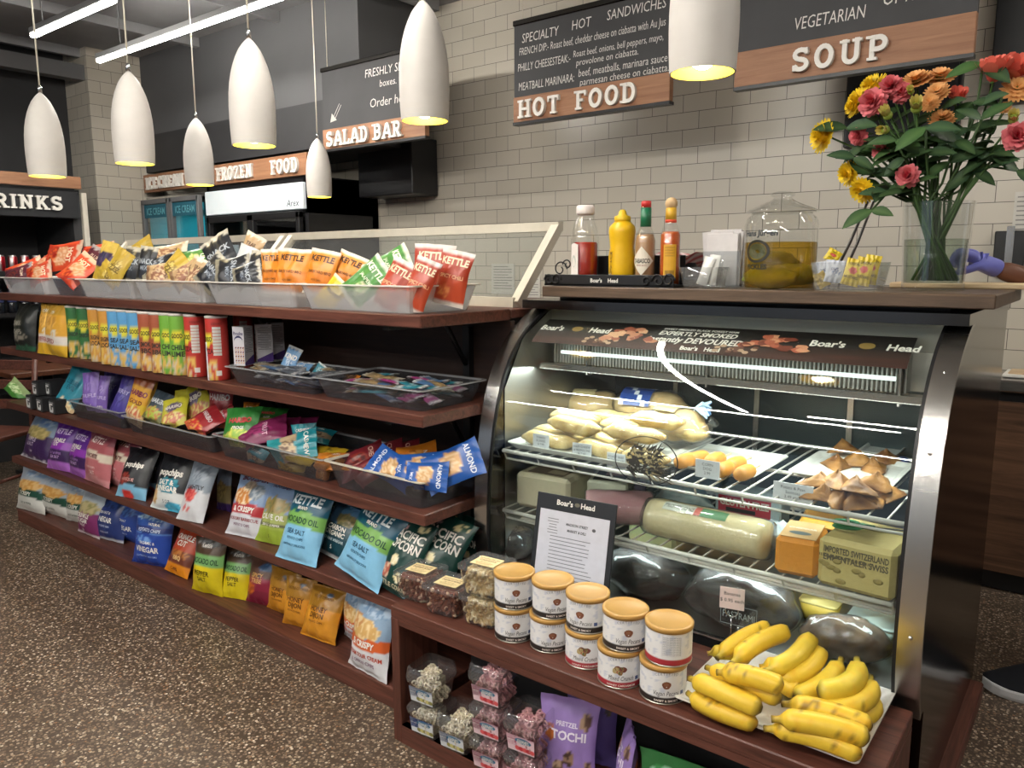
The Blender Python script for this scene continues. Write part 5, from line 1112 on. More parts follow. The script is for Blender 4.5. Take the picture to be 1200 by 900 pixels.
# ------------------------------------------------------------------ second shelf: bags, canisters, wafer boxes, bar trays
put_bag('blackstand', 30, 411, 34, 356, 24, S2, 'black snack bag standing at the left end of the second shelf', 4, name='snack_bag', cat='snack bag')
put_bag('yellowstand', 53, 415, 58, 356, 19, S2, 'yellow snack bag, left of the yellow pair on the second shelf', 4, name='snack_bag', cat='snack bag', group='yellow bags on the second shelf')
put_bag('yellowstand', 68, 417, 68, 357, 23, S2, 'yellow snack bag, right of the yellow pair on the second shelf', 4, name='snack_bag', cat='snack bag', group='yellow bags on the second shelf')
def canister(px, py, base, lab, txt, r=.0415, h=.245):
    p = atz(px, py, S2 + .001); p.y += r; b = MB(); c = X(base)
    def cf(i, a):
        return c
    prof = [(r - .002, 0), (r, .003)] + [(r, .003 + (h - .006) * k / 14) for k in range(1, 15)] + [(r - .001, h)]
    n = 32
    def cc(i, a):
        s = math.sin(a + PI / 2); z = prof[i][1] / h; x = ((a + PI / 2 + PI) % (2 * PI) - PI) * r
        q = (x / .027) ** 2 + ((z - .66) * h / .027) ** 2
        if q < 1: return X('#d8cf3a')
        if z < .3 and abs(x) < .04 and noise.noise(V((x * 60, z * 8, px))) > -.15: return X('#d6b05a') if noise.noise(V((x * 90, z * 20, px + 3))) > -.1 else X('#c8b8a0')
        return c
    b.lathe(prof, n, c, 0, colf=cc)
    ang = 0 - .28
    def fn(a, z): q = a / r - PI / 2; return ((r + .0006) * math.cos(q), (r + .0006) * math.sin(q), z)
    b.text('GOOD', .018, lambda a, z: fn(a + .0, z), X('#3a3a22'), 0, .03, .045, 0, .66 * h, 0, 1, 1)
    for k, s in enumerate(txt): b.text(s, .02, fn, X('#2a2a26') if base != '#b8352f' else X('#5a1a18'), 0, .03, .055, 0, (.47 - k * .11) * h, 0, 1, 1)
    if base == '#b8352f':
        b.text('NUTRITION FACTS', .009, lambda a, z: ((r + .0006) * math.cos(a / r - .55), (r + .0006) * math.sin(a / r - .55), z), X('#222222'), 0, 0, .04, 0, .9 * h, 0, 1, 1)
        for k in range(9):
            z0 = .4 * h + k * .0125
            b.add([((r + .0005) * math.cos(q), (r + .0005) * math.sin(q), z) for z in (z0, z0 + .0105) for q in (-.95, -.7, -.45, -.2)], [(0, 1, 5, 4), (1, 2, 6, 5), (2, 3, 7, 6)], X('#c9c6c0'))
        b.add([((r + .0005) * math.cos(q), (r + .0005) * math.sin(q), z) for z in (.08 * h, .16 * h) for q in (-.8, -.55, -.3)], [(0, 1, 4, 3), (1, 2, 5, 4)], X('#d6d2cc'))
    o = one(b, 'chip_canister', 'satin', lab, 'chip canister', p, 0 if base == '#b8352f' else .72, 'chip canisters on the second shelf')
    b = MB(); b.lathe([(r + .001, h - .004), (r + .0015, h + .004), (r - .004, h + .006), (0, h + .006)], 32); b.build('lid', M['shade'], o)
for a in [(82, 419, '#2f6a3a', 'dark green chip canister, left of its pair', ('ONION',)), (95, 421, '#2f6a3a', 'dark green chip canister, right of its pair', ('ONION',)), (108, 424, '#c98f3c', 'amber chip canister, left of its pair', ('ORIGINAL', 'LOCAL')), (120, 427, '#c98f3c', 'amber chip canister, right of its pair', ('ORIGINAL', 'LOCAL')),
          (131, 428.5, '#5a9ccc', 'sky blue chip canister next to the amber pair', ('SEA', 'SALT')), (142, 430, '#5a9ccc', 'sky blue chip canister, middle of the three', ('SEA', 'SALT')), (154, 432, '#5a9ccc', 'sky blue chip canister beside the rust ones', ('SEA', 'SALT')), (167, 435, '#a0533a', 'rust brown chip canister, left of its pair', ('SMOKY', 'BBQ')), (180, 437, '#a0533a', 'rust brown chip canister, right of its pair', ('SMOKY', 'BBQ')),
          (192, 438.5, '#6fa63c', 'lime green chip canister, left of its pair', ('CHILI', 'LIME')), (203, 440, '#6fa63c', 'lime green chip canister beside the red one', ('CHILI', 'LIME')), (221, 442, '#b8352f', 'red chip canister showing its white nutrition panel', ('PIZZA',)), (246, 446, '#b8352f', 'red chip canister behind the wafer boxes', ('PIZZA',))]:
    canister(*a)
p = atz(262, 449, S2); canister(278, 433, '#b8352f', 'red chip canister set back in the shadow', ('PIZZA',))
def wafer_box(px, py, z, lab, w=.048, d=.062, h=.15, yaw=.42):
    p = atz(px, py, z + .001); b = MB(); b.box((0, d / 2, h / 2), (w, d, h), X('#d2d0d6'))
    f = lambda a, c: (a, -.0008, c)
    b.text('Pirouline', .014, f, X('#3a2f68'), 0, .02, w * .85, 0, h * .83, .15, 1, 1)
    for k in range(7):
        a0, a1 = PI * (k) / 7, PI * (k + 1) / 7
        b.add([(.02 * math.cos(q), -.0006, h * .6 + r_ * math.sin(q)) for q in (a0, a1) for r_ in (.018, .026)], [(0, 1, 3, 2)], X('#2f2f62'))
    for k in range(4):
        x = -.016 + k * .0105
        for j in range(8):
            b.add([(x, -.0007, h * (.05 + j * .055)), (x + .006, -.0007, h * (.06 + j * .055)), (x + .007, -.0007, h * (.10 + j * .055)), (x + .001, -.0007, h * (.09 + j * .055))], [(0, 1, 2, 3)], X('#7a3328') if j % 2 else X('#d8b48a'))
    for k in range(14):
        zz = h * (.93 - k * .045); b.box((w / 2 + .0004, d / 2, zz), (.0006, d * (.8 if k % 4 else .5), .002), X('#77757e'))
    b.add([(w / 2 + .0005, .0, .001), (w / 2 + .0005, d, .001), (w / 2 + .0005, d, h * .26), (w / 2 + .0005, 0, h * .08)], [(0, 1, 2, 3)], X('#4a2f7a'))
    one(b, 'wafer_box', 'satin', lab, 'wafer box', p, yaw, 'white wafer boxes on the second shelf')
wafer_box(250, 446, S2, 'white rolled wafer box standing at the front of the second shelf')
wafer_box(281, 428.5, S2 + .06, 'white rolled wafer box raised behind the first one'); wafer_box(301, 424, S2 + .06, 'white wafer box turned in the middle of the back row', yaw=-.5); wafer_box(315, 421, S2 + .06, 'white wafer box at the right end of the back row', yaw=-.5)
b = MB(); q = atz(297, 443, S2); b.box((0, 0, .028), (.30, .07, .055), X('#6a6560'), bev=.003); one(b, 'carton_tray', 'satin', 'grey carton under the raised wafer boxes', 'carton', (-2.48, 1.905, S2 + .001))
BG = 'bar trays on the second shelf'
def bars(x0, x1, z, kinds, n, seed, lab, grp, w=.045, h=.14, ymin=1.705, ymax=1.88, layers=4, zl=.014):
    rr = random.Random(seed); protos = {}
    for i in range(n):
        k = kinds[rr.randrange(len(kinds))]
        c = V((rr.uniform(x0 + .07, x1 - .07), rr.uniform(ymin, ymax), z + .016 + (i * layers // n) * zl)); rot = (-PI / 2 + rr.uniform(-.14, .14), rr.uniform(-.2, .2), rr.choice((PI / 2, -PI / 2)) + rr.uniform(-.45, .45))
        if k not in protos:
            b = bagmesh(w, h, .016, ART[k], i + seed, 8, 12); b.v = [(x, y, zz - h / 2) for x, y, zz in b.v]
            protos[k] = one(b, 'snack_bar', 'foil', lab, 'snack bar', c, rot, grp)
        else: dup(protos[k], c, rot)
tray(-2.66, -2.14, S2, mat='smoke', rim='rimc', h=.065, dp=.26, lab='smoky tray of grey blue snack bars, left one on the second shelf', grp=BG)
tray(-2.13, -1.625, S2, mat='smoke', rim='rimc', h=.07, dp=.30, lab='smoky tray of pink and blue snack bars, right one on the second shelf', grp=BG)
bars(-2.66, -2.14, S2, ['bargrey', 'barblue', 'bargrey', 'bartan'], 44, 3, 'grey or blue wrapped snack bar in the left smoky tray', 'snack bars in the left tray', ymax=1.8)
bars(-2.13, -1.625, S2, ['barblue', 'bartan', 'barpink', 'barteal', 'bartan'], 52, 5, 'pink, tan, blue or teal wrapped snack bar in the right smoky tray', 'snack bars in the right tray')
lay_bag('kindlight', 341, 421, 1.80, .07, .1, 'light blue snack pouch standing up in the left bar tray', 0, 20, 18, .014, name='snack_pouch', cat='snack pouch')
lay_bag('kindlight', 352, 431, 1.80, .1, .06, 'light blue snack pouch lying in the left bar tray', 0, 60, 0, .014, name='snack_pouch', cat='snack pouch')
lay_bag('barteal', 375, 434, 1.80, .05, .05, 'small teal pouch at the right of the left bar tray', 0, 20, 30, .012, name='snack_pouch', cat='snack pouch')
lay_bag('orangenut', 411, 444, 1.80, .07, .035, 'small red and white pouch between the bar trays', 0, 50, 0, .014, name='snack_pouch', cat='snack pouch')

# ------------------------------------------------------------------ third shelf: cup boxes, candy trays, nut trays
def cup_box(px, py, z, lab):
    p = atz(px, py, z + .001) if z < S3 + .03 else aty(px, py, 1.68)
    b = MB(); w, d, h = .072, .14, .075
    b.box((0, d / 2, h / 2), (w, d, h), X('#26272a'), bev=.004)
    f = -.0008
    b.box((0, f, h * .8), (w * .8, .0012, .006), X('#8a8c90'))
    for bx_ in ((-w * .24, h * .45, .013, h * .5), (.0, h * .22, w * .55, .013), (w * .24, h * .36, .013, h * .28), (-.0, h * .68, w * .5, .007)): b.box((bx_[0], f - .0003, bx_[1]), (bx_[2], .0012, bx_[3]), X('#dcdcdc'))
    one(b, 'snack_cup_box', 'satin', lab, 'snack box', p, -.05, 'black boxes with white marks')
cup_box(34, 479.5, S3, 'black box with white mark, left of the bottom three'); cup_box(46.5, 482.5, S3, 'black box with white mark, middle of the bottom three'); cup_box(61, 485.5, S3, 'black box with white mark, right of the bottom three')
p1 = atz(34, 479.5, S3 + .001)
for px, lb in ((40, 'black box with white mark, left one stacked on top'), (55, 'black box with white mark, right one stacked on top')):
    q = atz(px, 481, S3); b0 = [o for o in COL.objects if o.name.startswith('snack_cup_box')][0]
    dup(b0, (q.x, q.y + .012, S3 + .0775), None, lb)
lay_bag('greenbag', 20, 458, 1.70, .2, .09, 'pale green bag at the left end of the third shelf', 0, 30, 30, .06, name='snack_bag', cat='snack bag')
T3 = 'clear trays on the third shelf'
tray(-4.10, -3.555, S3, mat='smoke', rim='rimc', h=.085, lab='clear tray of teal and lilac bags on the third shelf', grp=T3)
tray(-3.53, -2.80, S3, mat='smoke', rim='rimc', h=.075, lab='clear tray of gummy candy bags on the third shelf', grp=T3)
tray(-2.78, -2.10, S3, mat='smoke', rim='rimc', h=.09, lab='clear tray of berry and nut bags on the third shelf', grp=T3)
tray(-2.075, -1.62, S3, y0=1.625, dp=.3, mat='smoke', rim='alu', h=.095, lab='grey rimmed tray of blue nut bags at the right end of the third shelf', grp=T3, slot=True)
GB = 'small bags in the third shelf trays'
def mid(kind, px, py, y, w, h, lab, yaw=0, lean=15, roll=0, d=.035): lay_bag(kind, px, py, y, w, h, lab, yaw, lean, roll, d, name='snack_bag', cat='snack bag', group=GB)
for a in [
 ('tealpop', 86, 455, 1.70, .16, .24, 'teal popcorn bag leaning in the left clear tray', 0, 20, 20), ('lilac', 106, 459, 1.66, .105, .19, 'lilac snack bag, left of the lilac pair', 0, 14, -6), ('lilac', 121, 462, 1.69, .07, .18, 'lilac snack bag, right of the lilac pair', 0, 14, 0), ('indigo', 130, 458, 1.78, .12, .22, 'indigo bag behind the lilac pair', 0, 14, 4), ('indigo', 145, 464, 1.70, .10, .20, 'dark indigo bag at the right of the left clear tray', 0, 20, 14),
 ('gummyorange', 162, 471, 1.67, .12, .23, 'orange and yellow gummy bag standing in front', 0, 14, 14), ('gummyorange', 171, 464, 1.77, .12, .22, 'orange and yellow gummy bag standing behind', 0, 14, 6),
 ('dkpack', 185, 478, 1.67, .12, .15, 'dark labelled gummy bag lying beside the orange pair', 0, 30, 14), ('gummylime', 205, 483, 1.66, .13, .15, 'lime gummy bag lying at the front of the candy tray', 0, 40, -20), ('gummylime', 217, 476, 1.72, .13, .16, 'lime gummy bag leaning in the middle of the candy tray', 0, 30, -10), ('gummylime', 231, 472, 1.74, .15, .17, 'lime gummy bag propped up at the right of the candy tray', 0, 16, -35),
 ('gummyred', 259, 474, 1.78, .13, .2, 'red gummy bag standing at the back of the candy tray', 0, 8, 0), ('gummyred', 240, 494, 1.67, .14, .14, 'red gummy bag lying at the front of the candy tray', 0, 50, 40), ('gummyred', 256, 492, 1.72, .06, .16, 'narrow red pouch lying under the standing red bag', 0, 30, 50), ('gummygreen', 282, 501, 1.67, .16, .17, 'green gummy bag lying at the right of the candy tray', 0, 34, -6), ('orangenut', 293, 485, 1.84, .08, .1, 'small orange pouch at the back of the candy tray', 0, 20, 0), ('gummygreen', 315, 490, 1.82, .16, .1, 'green bag lying at the back of the berry tray', 0, 40, 0),
 ('berry', 307, 507, 1.70, .13, .2, 'berry red fruit bag lying by the green gummy bag', 0, 50, 64), ('berry', 325, 506, 1.76, .13, .17, 'berry red fruit bag in the middle of the berry tray', 0, 50, 78), ('berry', 345, 503, 1.82, .13, .17, 'berry red fruit bag at the back of the berry tray', 0, 50, 84), ('tealnut', 342, 525, 1.68, .12, .2, 'teal cashew bag lying across the berry tray', 0, 34, 70), ('tealnut', 298, 538, 1.66, .1, .1, 'teal bag low at the left of the berry tray', 0, 20, 20), ('tealnut', 357, 517, 1.74, .11, .13, 'teal bag standing in the berry tray', 0, 10, -8),
 ('yellownut', 354, 532, 1.70, .16, .12, 'yellow nut bag lying at the front of the berry tray', 0, 68, 6), ('yellownut', 382, 533, 1.76, .14, .1, 'yellow nut bag lying towards the right of the berry tray', 0, 70, 4), ('orangenut', 392, 541, 1.70, .16, .1, 'orange nut bag lying at the right of the berry tray', 0, 66, -8), ('tealnut', 374, 510, 1.86, .13, .07, 'dark teal pouch at the back of the berry tray', 0, 50, 8), ('yellownut', 340, 549, 1.67, .14, .06, 'brownish nut bag seen through the berry tray front', 0, 20, 5), ('orangenut', 378, 556, 1.67, .06, .1, 'orange brown bag on end inside the berry tray', 0, 10, 10),
 ('rednut', 424, 541, 1.74, .12, .17, 'dark red nut bag, left one in the grey rimmed tray', 0, 40, 60), ('rednut', 444, 537, 1.80, .12, .18, 'dark red nut bag in the middle of the grey rimmed tray', 0, 40, 70), ('rednut', 436, 549, 1.70, .1, .14, 'dark red nut bag low in the grey rimmed tray', 0, 40, 50), ('rednut', 466, 534, 1.84, .12, .16, 'dark red nut bag at the back of the grey rimmed tray', 0, 50, 70),
 ('bluenut', 458, 550, 1.66, .12, .17, 'blue nut bag at the left of the blue group', 0, 36, -66), ('bluenut', 490, 550, 1.69, .13, .17, 'blue nut bag lying in the middle of the blue group', 0, 46, 80), ('orangenut', 488, 539, 1.78, .14, .14, 'orange nut bag behind the blue group', 0, 50, 70), ('bluenut', 531, 546, 1.72, .13, .19, 'blue nut bag sticking up at the right of its tray', 0, 30, 62), ('bluenut', 500, 559, 1.65, .1, .14, 'blue nut bag sunk at the front of its tray', 0, 30, 85)]:
    mid(*a[:7], *(a[7:] if len(a) > 7 else ()))
# ------------------------------------------------------------------ goods on and in the low box
def nut_can(kind):
    """tin with a printed wrap and a tan plastic lid; base at z = 0, front of the wrap towards -y"""
    r, h = .0545, .087
    t = thing('nut_can', 'x', 'nut can')
    band = {'b': '#2a2422', 'r': '#a8303a'}[kind[0]]
    b = MB(); zs = [.003] + [.003 + (h - .006) * k / 10 for k in range(1, 11)]
    b.lathe([(r - .002, 0), (r + .0008, .001), (r + .0008, .003)], 40, X('#b9b4a8'), 1)
    def cf(i, a):
        z = .004 + (h - .006) * i / 26
        if z < .0165: return X(band)
        n = noise.noise(V((math.cos(a) * r * 90, math.sin(a) * r * 90, z * 90)))
        return X('#c9ccd6') if n > .33 else X('#e3e2e2')
    b.lathe([(r, .004 + (h - .006) * k / 26) for k in range(27)], 56, (1, 1, 1), 0, colf=cf)
    f = lambda a, z: ((r + .0005) * math.cos(a / r - PI / 2), (r + .0005) * math.sin(a / r - PI / 2), z)
    def blob(cx, cz, s, cols, n, sd):
        rr = random.Random(sd)
        for k in range(n):
            ox, oz, q = rr.uniform(-s, s) * (.75 if n > 1 else 0), rr.uniform(-s, s) * (.5 if n > 1 else 0), (s * rr.uniform(.35, .6) if n > 1 else s)
            b.add([tuple(V(f(cx + ox + q * math.cos(u) * (1 + .12 * math.sin(3 * u + k)), cz + oz + q * .9 * math.sin(u))) * 1.0) for u in [PI * 2 * i / 12 for i in range(12)]], [tuple(range(12))], X(cols[k % len(cols)]))
    if kind[1] == 'n':        # nutrition side
        for k in range(11): b.text('nutrition facts per serving', .0032, f, X('#8d8d92'), 0, .0, .042, 0, .072 - k * .0042, 0, 1, 1)
        b.add([f(a, z) for a in (-.023, .023) for z in (.024, .076)], [(0, 1, 3, 2)], X('#dfdfe2'))
        for k in range(11): b.text('nutrition facts per serving', .0032, lambda a, z: tuple(V(f(a, z)) * 1.0006), X('#77777c'), 0, .0, .042, 0, .072 - k * .0042, 0, 1, 1)
    else:
        for k, ch in enumerate('CERTIFIED'):
            a = (k - 4) * .0062; b.text(ch, .0065, f, X('#7d7f88'), 0, .0, None, a, .073 + .004 * math.cos(a / .02), 0, 1, 1)
        if kind[1] == 'p':
            blob(0, .049, .0105, ('#7a4a34', '#8f5b40'), 1, 3); b.add([f(.006 * math.cos(u) - .001, .051 + .005 * math.sin(u)) for u in [PI * 2 * i / 8 for i in range(8)]], [tuple(range(8))], X('#8d5c44'))
            b.text('Vegan Pecans', .012, f, X('#37363c'), 0, .0, .062, .0, .029, .3, 1, 1)
        else:
            blob(-.004, .048, .014, ('#8f7348', '#6d3a34', '#b7a474', '#4d5a3a', '#a2604a'), 9, 5)
            b.text('Mixed Crunch', .012, f, X('#37363c'), 0, .0, .062, .0, .029, .3, 1, 1)
        b.text('HONEY CARDAMOM' if kind[0] == 'r' else 'SWEET & SMOKY', .0055, f, X('#f0e6dc'), 0, .02, .07, 0, .0102, 0, 1, 1)
        b.add([f(a, z) for a in (.036, .045) for z in (.022, .031)], [(0, 1, 3, 2)], X('#4a5a86'))
    b.build('can_body', ['satin', 'metalvc'], t)
    b = MB(); b.lathe([(r - .001, h - .006), (r + .0022, h - .006), (r + .0026, h + .0035), (r + .0008, h + .0058), (r - .006, h + .0058), (r - .0075, h + .0042), (r * .62, h + .0042), (r * .58, h + .0034), (0, h + .0034)], 44, X('#c9943f')); b.build('lid', M['lidm'], t)
    return t
M['lidm'] = pmat('tan plastic lid', X('#bf9350'), .36, var=.05, sub=.05)
CANH = .0935
cans = [  # bottom px, then kinds and turns of the lower and the upper one
 (603, 754, 'bp', .75, 'lower black banded nut can, leftmost of the five stacks', 'bp', .75, 'upper black banded nut can, leftmost of the five stacks', (0, 0)),
 (645, 766, 'bp', .72, 'lower black banded nut can of the second stack from the left', 'bp', .82, 'upper black banded nut can of the second stack, its sandy rim showing', (.004, .004)),
 (687, 785, 'rm', .5, 'lower red banded mixed nut can of the middle stack', 'bp', .2, 'upper nut can of the middle stack, turned to its white side panel', (.0, .003)),
 (726, 808, 'rm', .58, 'lower red banded mixed nut can of the fourth stack', 'bp', .66, 'upper black banded nut can of the fourth stack, glare on its lid', (.008, .008)),
 (776, 826, 'bp', .62, 'lower black banded nut can next to the bananas', 'rn', .6, 'upper red banded nut can showing its printed back next to the bananas', (.009, .006))]
protos = {}
def can_at(kind, p, rz, lab):
    if kind not in protos:
        o = nut_can(kind); protos[kind] = o; o.location = p; o.rotation_euler = (0, 0, rz); o['label'] = lab; o['group'] = 'nut cans on the low box'
    else: dup(protos[kind], p, rz, lab, 'nut cans on the low box')
for px, py, k1, r1, l1, k2, r2, l2, (ox, oy) in cans:
    p = atz(px, py, BZ + .0005); v = V((p.x, p.y, 0)).normalized(); c = V((p.x, p.y, 0)) + v * .0535; c.y = min(c.y, 1.75)
    can_at(k1, (c.x, c.y, BZ + .0005), r1, l1); can_at(k2, (c.x + ox, c.y + oy, BZ + .0008 + CANH), r2, l2)

def rounded(w, d, r, n=4):
    out = []
    for cx, cy, a0 in ((w / 2 - r, -d / 2 + r, -90), (w / 2 - r, d / 2 - r, 0), (-w / 2 + r, d / 2 - r, 90), (-w / 2 + r, -d / 2 + r, 180)):
        for k in range(n + 1): q = math.radians(a0 + 90 * k / n); out.append((cx + r * math.cos(q), cy + r * math.sin(q)))
    return out
def loft(b, rings, col=(1, 1, 1), mi=0, smooth=True, cap0=True, cap1=True):
    n = len(rings[0]); vs = sum([list(r) for r in rings], [])
    fs = [(i * n + k, i * n + (k + 1) % n, (i + 1) * n + (k + 1) % n, (i + 1) * n + k) for i in range(len(rings) - 1) for k in range(n)]
    if cap0: fs.append(tuple(range(n))[::-1])
    if cap1: fs.append(tuple((len(rings) - 1) * n + k for k in range(n)))
    return b.add(vs, fs, col, mi, smooth)
def rr_(w, d, r, z): return [(x, y, z) for x, y in rounded(w, d, r)]
def cashew(b, T, s, col):
    pts = [(s * math.cos(q), s * math.sin(q), 0) for q in [math.radians(-105 + 210 * k / 6) for k in range(7)]]
    b.tube(pts, [s * .18, s * .42, s * .5, s * .52, s * .48, s * .38, s * .15], 6, col, 0, T)
def nut_box(kind, p, rz, lab, hh=.085):
    w, d = .118, .118; t = thing('nut_box', lab, 'nut box', p, rz, 'clear nut boxes on the low box')
    b = MB(); rr = random.Random(int(p[0] * 1e4) % 997)
    if kind == 'cashew':
        pal = [X('#d9c49a'), X('#cdb586'), X('#e2d2ae'), X('#c9ac78')]
        for k in range(190):
            side = rr.random(); lay = rr.uniform(.008, hh - .014)
            x, y = rr.uniform(-.044, .044), rr.uniform(-.044, .044)
            if side < .8:
                if rr.random() < .5: y = -.043 + rr.uniform(0, .006)
                else: x = .043 - rr.uniform(0, .006)
            else: lay = hh - .016
            cashew(b, TR((x, y, lay), rr.uniform(0, 6), rr.uniform(0, 6), rr.uniform(0, 6)), .0088, pal[rr.randrange(4)])
    else:
        pal = [X('#6a3a2a'), X('#7d4632'), X('#5a3024'), X('#8a5640'), X('#c9a88c')]
        for k in range(260):
            x, y, z = rr.uniform(-.046, .046), rr.uniform(-.046, .046), rr.uniform(.008, hh - .014)
            if k % 3: 
                if rr.random() < .5: y = -.046 + rr.uniform(0, .005)
                else: x = .046 - rr.uniform(0, .005)
            else: z = hh - .016
            b.ball((0, 0, 0), (.0085, .0055, .005), pal[min(4, int(rr.random() ** 1.5 * 5))], 0, 6, 4, TR((x, y, z), rr.uniform(0, 6), rr.uniform(0, 6), rr.uniform(0, 6)))
    b.box((0, 0, hh / 2), (.082, .082, hh - .02), pal[1])
    f = b.build('nut_filling', 'food', t); tag(f, {'cashew': 'pale cashew nuts', 'pecan': 'dark brown candied nuts'}[kind], kind='stuff')
    b = MB(); loft(b, [rr_(w - .018, d - .018, .018, .001), rr_(w - .008, d - .008, .018, .012), rr_(w, d, .016, hh - .012), rr_(w + .010, d + .010, .016, hh - .011), rr_(w + .010, d + .010, .016, hh - .006)], cap1=False); b.build('box_body', 'clear', t)
    b = MB(); loft(b, [rr_(w + .012, d + .012, .016, hh - .009), rr_(w + .012, d + .012, .016, hh + .001), rr_(w + .002, d + .002, .014, hh + .003), rr_(w - .008, d - .008, .012, hh + .0), rr_(w - .02, d - .02, .012, hh + .0)], cap0=False); b.build('lid', 'clear', t)
    b = MB(); b.box((0, 0, hh + .0014), (.078, .06, .0012), X('#e8cf9c'))
    up = lambda a, c: (a, c, hh + .0023)
    for k, (s, q) in enumerate((('ROASTED SALTED', .006), ('CASHEWS' if kind == 'cashew' else 'CINNAMON PECANS', .009), ('NET WT 8 OZ', .004))): b.text(s, q, up, X('#5a2a1a'), 0, .02, .066, 0, .017 - k * .012, 0, 1, 1)
    for k in range(3): b.box((0, -.014 - k * .005, hh + .0023), (.06 - k * .008, .0012, .0004), X('#a08a60'))
    b.build('label', 'matte', t)
    return t
def boxpos(px, py, dy=.06):
    p = atz(px, py, BZ); return V((p.x - .02, p.y + dy, BZ + .0006))
q = boxpos(518, 725); nut_box('pecan', q, .12, 'clear box of brown candied pecans, right one of the pecan pair')
q = boxpos(482, 708, .065); nut_box('pecan', q, .12, 'clear box of brown candied pecans, left one at the box corner')
q = boxpos(562, 738); nut_box('cashew', q, .12, 'lower clear cashew box of the stack beside the cans'); nut_box('cashew', (q.x, q.y, BZ + .0006 + .0895), .10, 'upper clear cashew box of the stack beside the cans')

# framed notice standing on the low box
q = aty(661, 690, 1.735)
FS = thing('sign_holder', "black framed notice with Boar's Head heading standing behind the nut cans", 'sign holder', (q.x, 1.735, BZ + .0005), .10)
FS.rotation_euler = (-.2, 0, .10)
w, h = .256, .352
b = MB(); b.box((0, .004, h / 2), (w, .006, h), X('#1c2026'), bev=.001)
f = lambda a, c: (a, -.0008, c)
b.text("Boar's", .0155, f, X('#e6e4de'), 0, .03, None, -.034, h - .02, 0, 1, 1); b.text('Head', .0155, f, X('#e6e4de'), 0, .03, None, .04, h - .02, 0, 1, 1)
b.add([f(.006 + .009 * math.cos(u), h - .02 + .006 * math.sin(u)) for u in [PI * 2 * i / 10 for i in range(10)]], [tuple(range(10))], X('#6d6a5c'))
b.build('frame', 'satin', FS)
b = MB(); b.box((.0, -.0003, h * .46), (w - .032, .0012, h * .82), X('#c9cbd6'))
f = lambda a, c: (a, -.0013, c)
b.text('MADISON STREET', .0075, f, X('#33343c'), 0, .03, .07, .012, h * .775, 0, 1, 1); b.text('MARKET & DELI', .0075, f, X('#33343c'), 0, .03, .06, .012, h * .725, 0, 1, 1)
rr = random.Random(2)
for k in range(6): b.box((-.066, -.0012, h * (.80 - k * .023)), (.03 + rr.uniform(-.006, .006), .0006, .0022), X('#83848c'))
for k in range(18):
    wl = .135 + rr.uniform(-.03, .008); b.box((-.08 + wl / 2 + .008, -.0012, h * (.66 - k * .03)), (wl, .0006, .0021), X('#7a7b84'))
b.add([f(.066 + .006 * math.cos(u), h * .765 + .005 * math.sin(u)) for u in [PI * 2 * i / 10 for i in range(10)]], [tuple(range(10))], X('#5a5a60'))
b.build('printed_sheet', 'matte', FS)
b = MB(); b.box((0, .045, .002), (w * .9, .09, .003)); b.build('stand_foot', 'clear', FS)

# bananas on a white platter
PLZ = BZ + .022
pl = V((-.527, 1.70, BZ + .001))
PT = thing('white_platter', 'white rectangular platter of bananas at the right end of the low box', 'platter', pl, 0.0)
pw, pd = .405, .335
b = MB(); loft(b, [rr_(pw * .8, pd * .78, .015, 0), rr_(pw * .82, pd * .8, .015, .003), rr_(pw, pd, .012, .020), rr_(pw, pd, .012, .024), rr_(pw - .012, pd - .012, .012, .0225), rr_(pw * .84, pd * .82, .012, .009), rr_(pw * .8, pd * .78, .012, .007)], X('#e6e2da'), smooth=False)
b.build('platter_body', pmat('white glazed ware', X('#e4e0d8'), .2, var=.02), PT)
b = MB(); rr = random.Random(8)
for i in range(14):
    for j in range(11): pass
nx_, ny_ = 18, 14
vs = [((i / nx_ - .5) * pw * .86, (j / ny_ - .5) * pd * .84, .013 + .004 * noise.noise(V((i * .6, j * .6, 2)))) for j in range(ny_ + 1) for i in range(nx_ + 1)]
b.add(vs, [(j * (nx_ + 1) + i, j * (nx_ + 1) + i + 1, (j + 1) * (nx_ + 1) + i + 1, (j + 1) * (nx_ + 1) + i) for j in range(ny_) for i in range(nx_)], X('#dcd8ce'), 0, True); b.build('paper_liner', 'matte', PT)
M['banana'] = vcmat('banana skin', .42, .05, 60, .4, sub=.06)
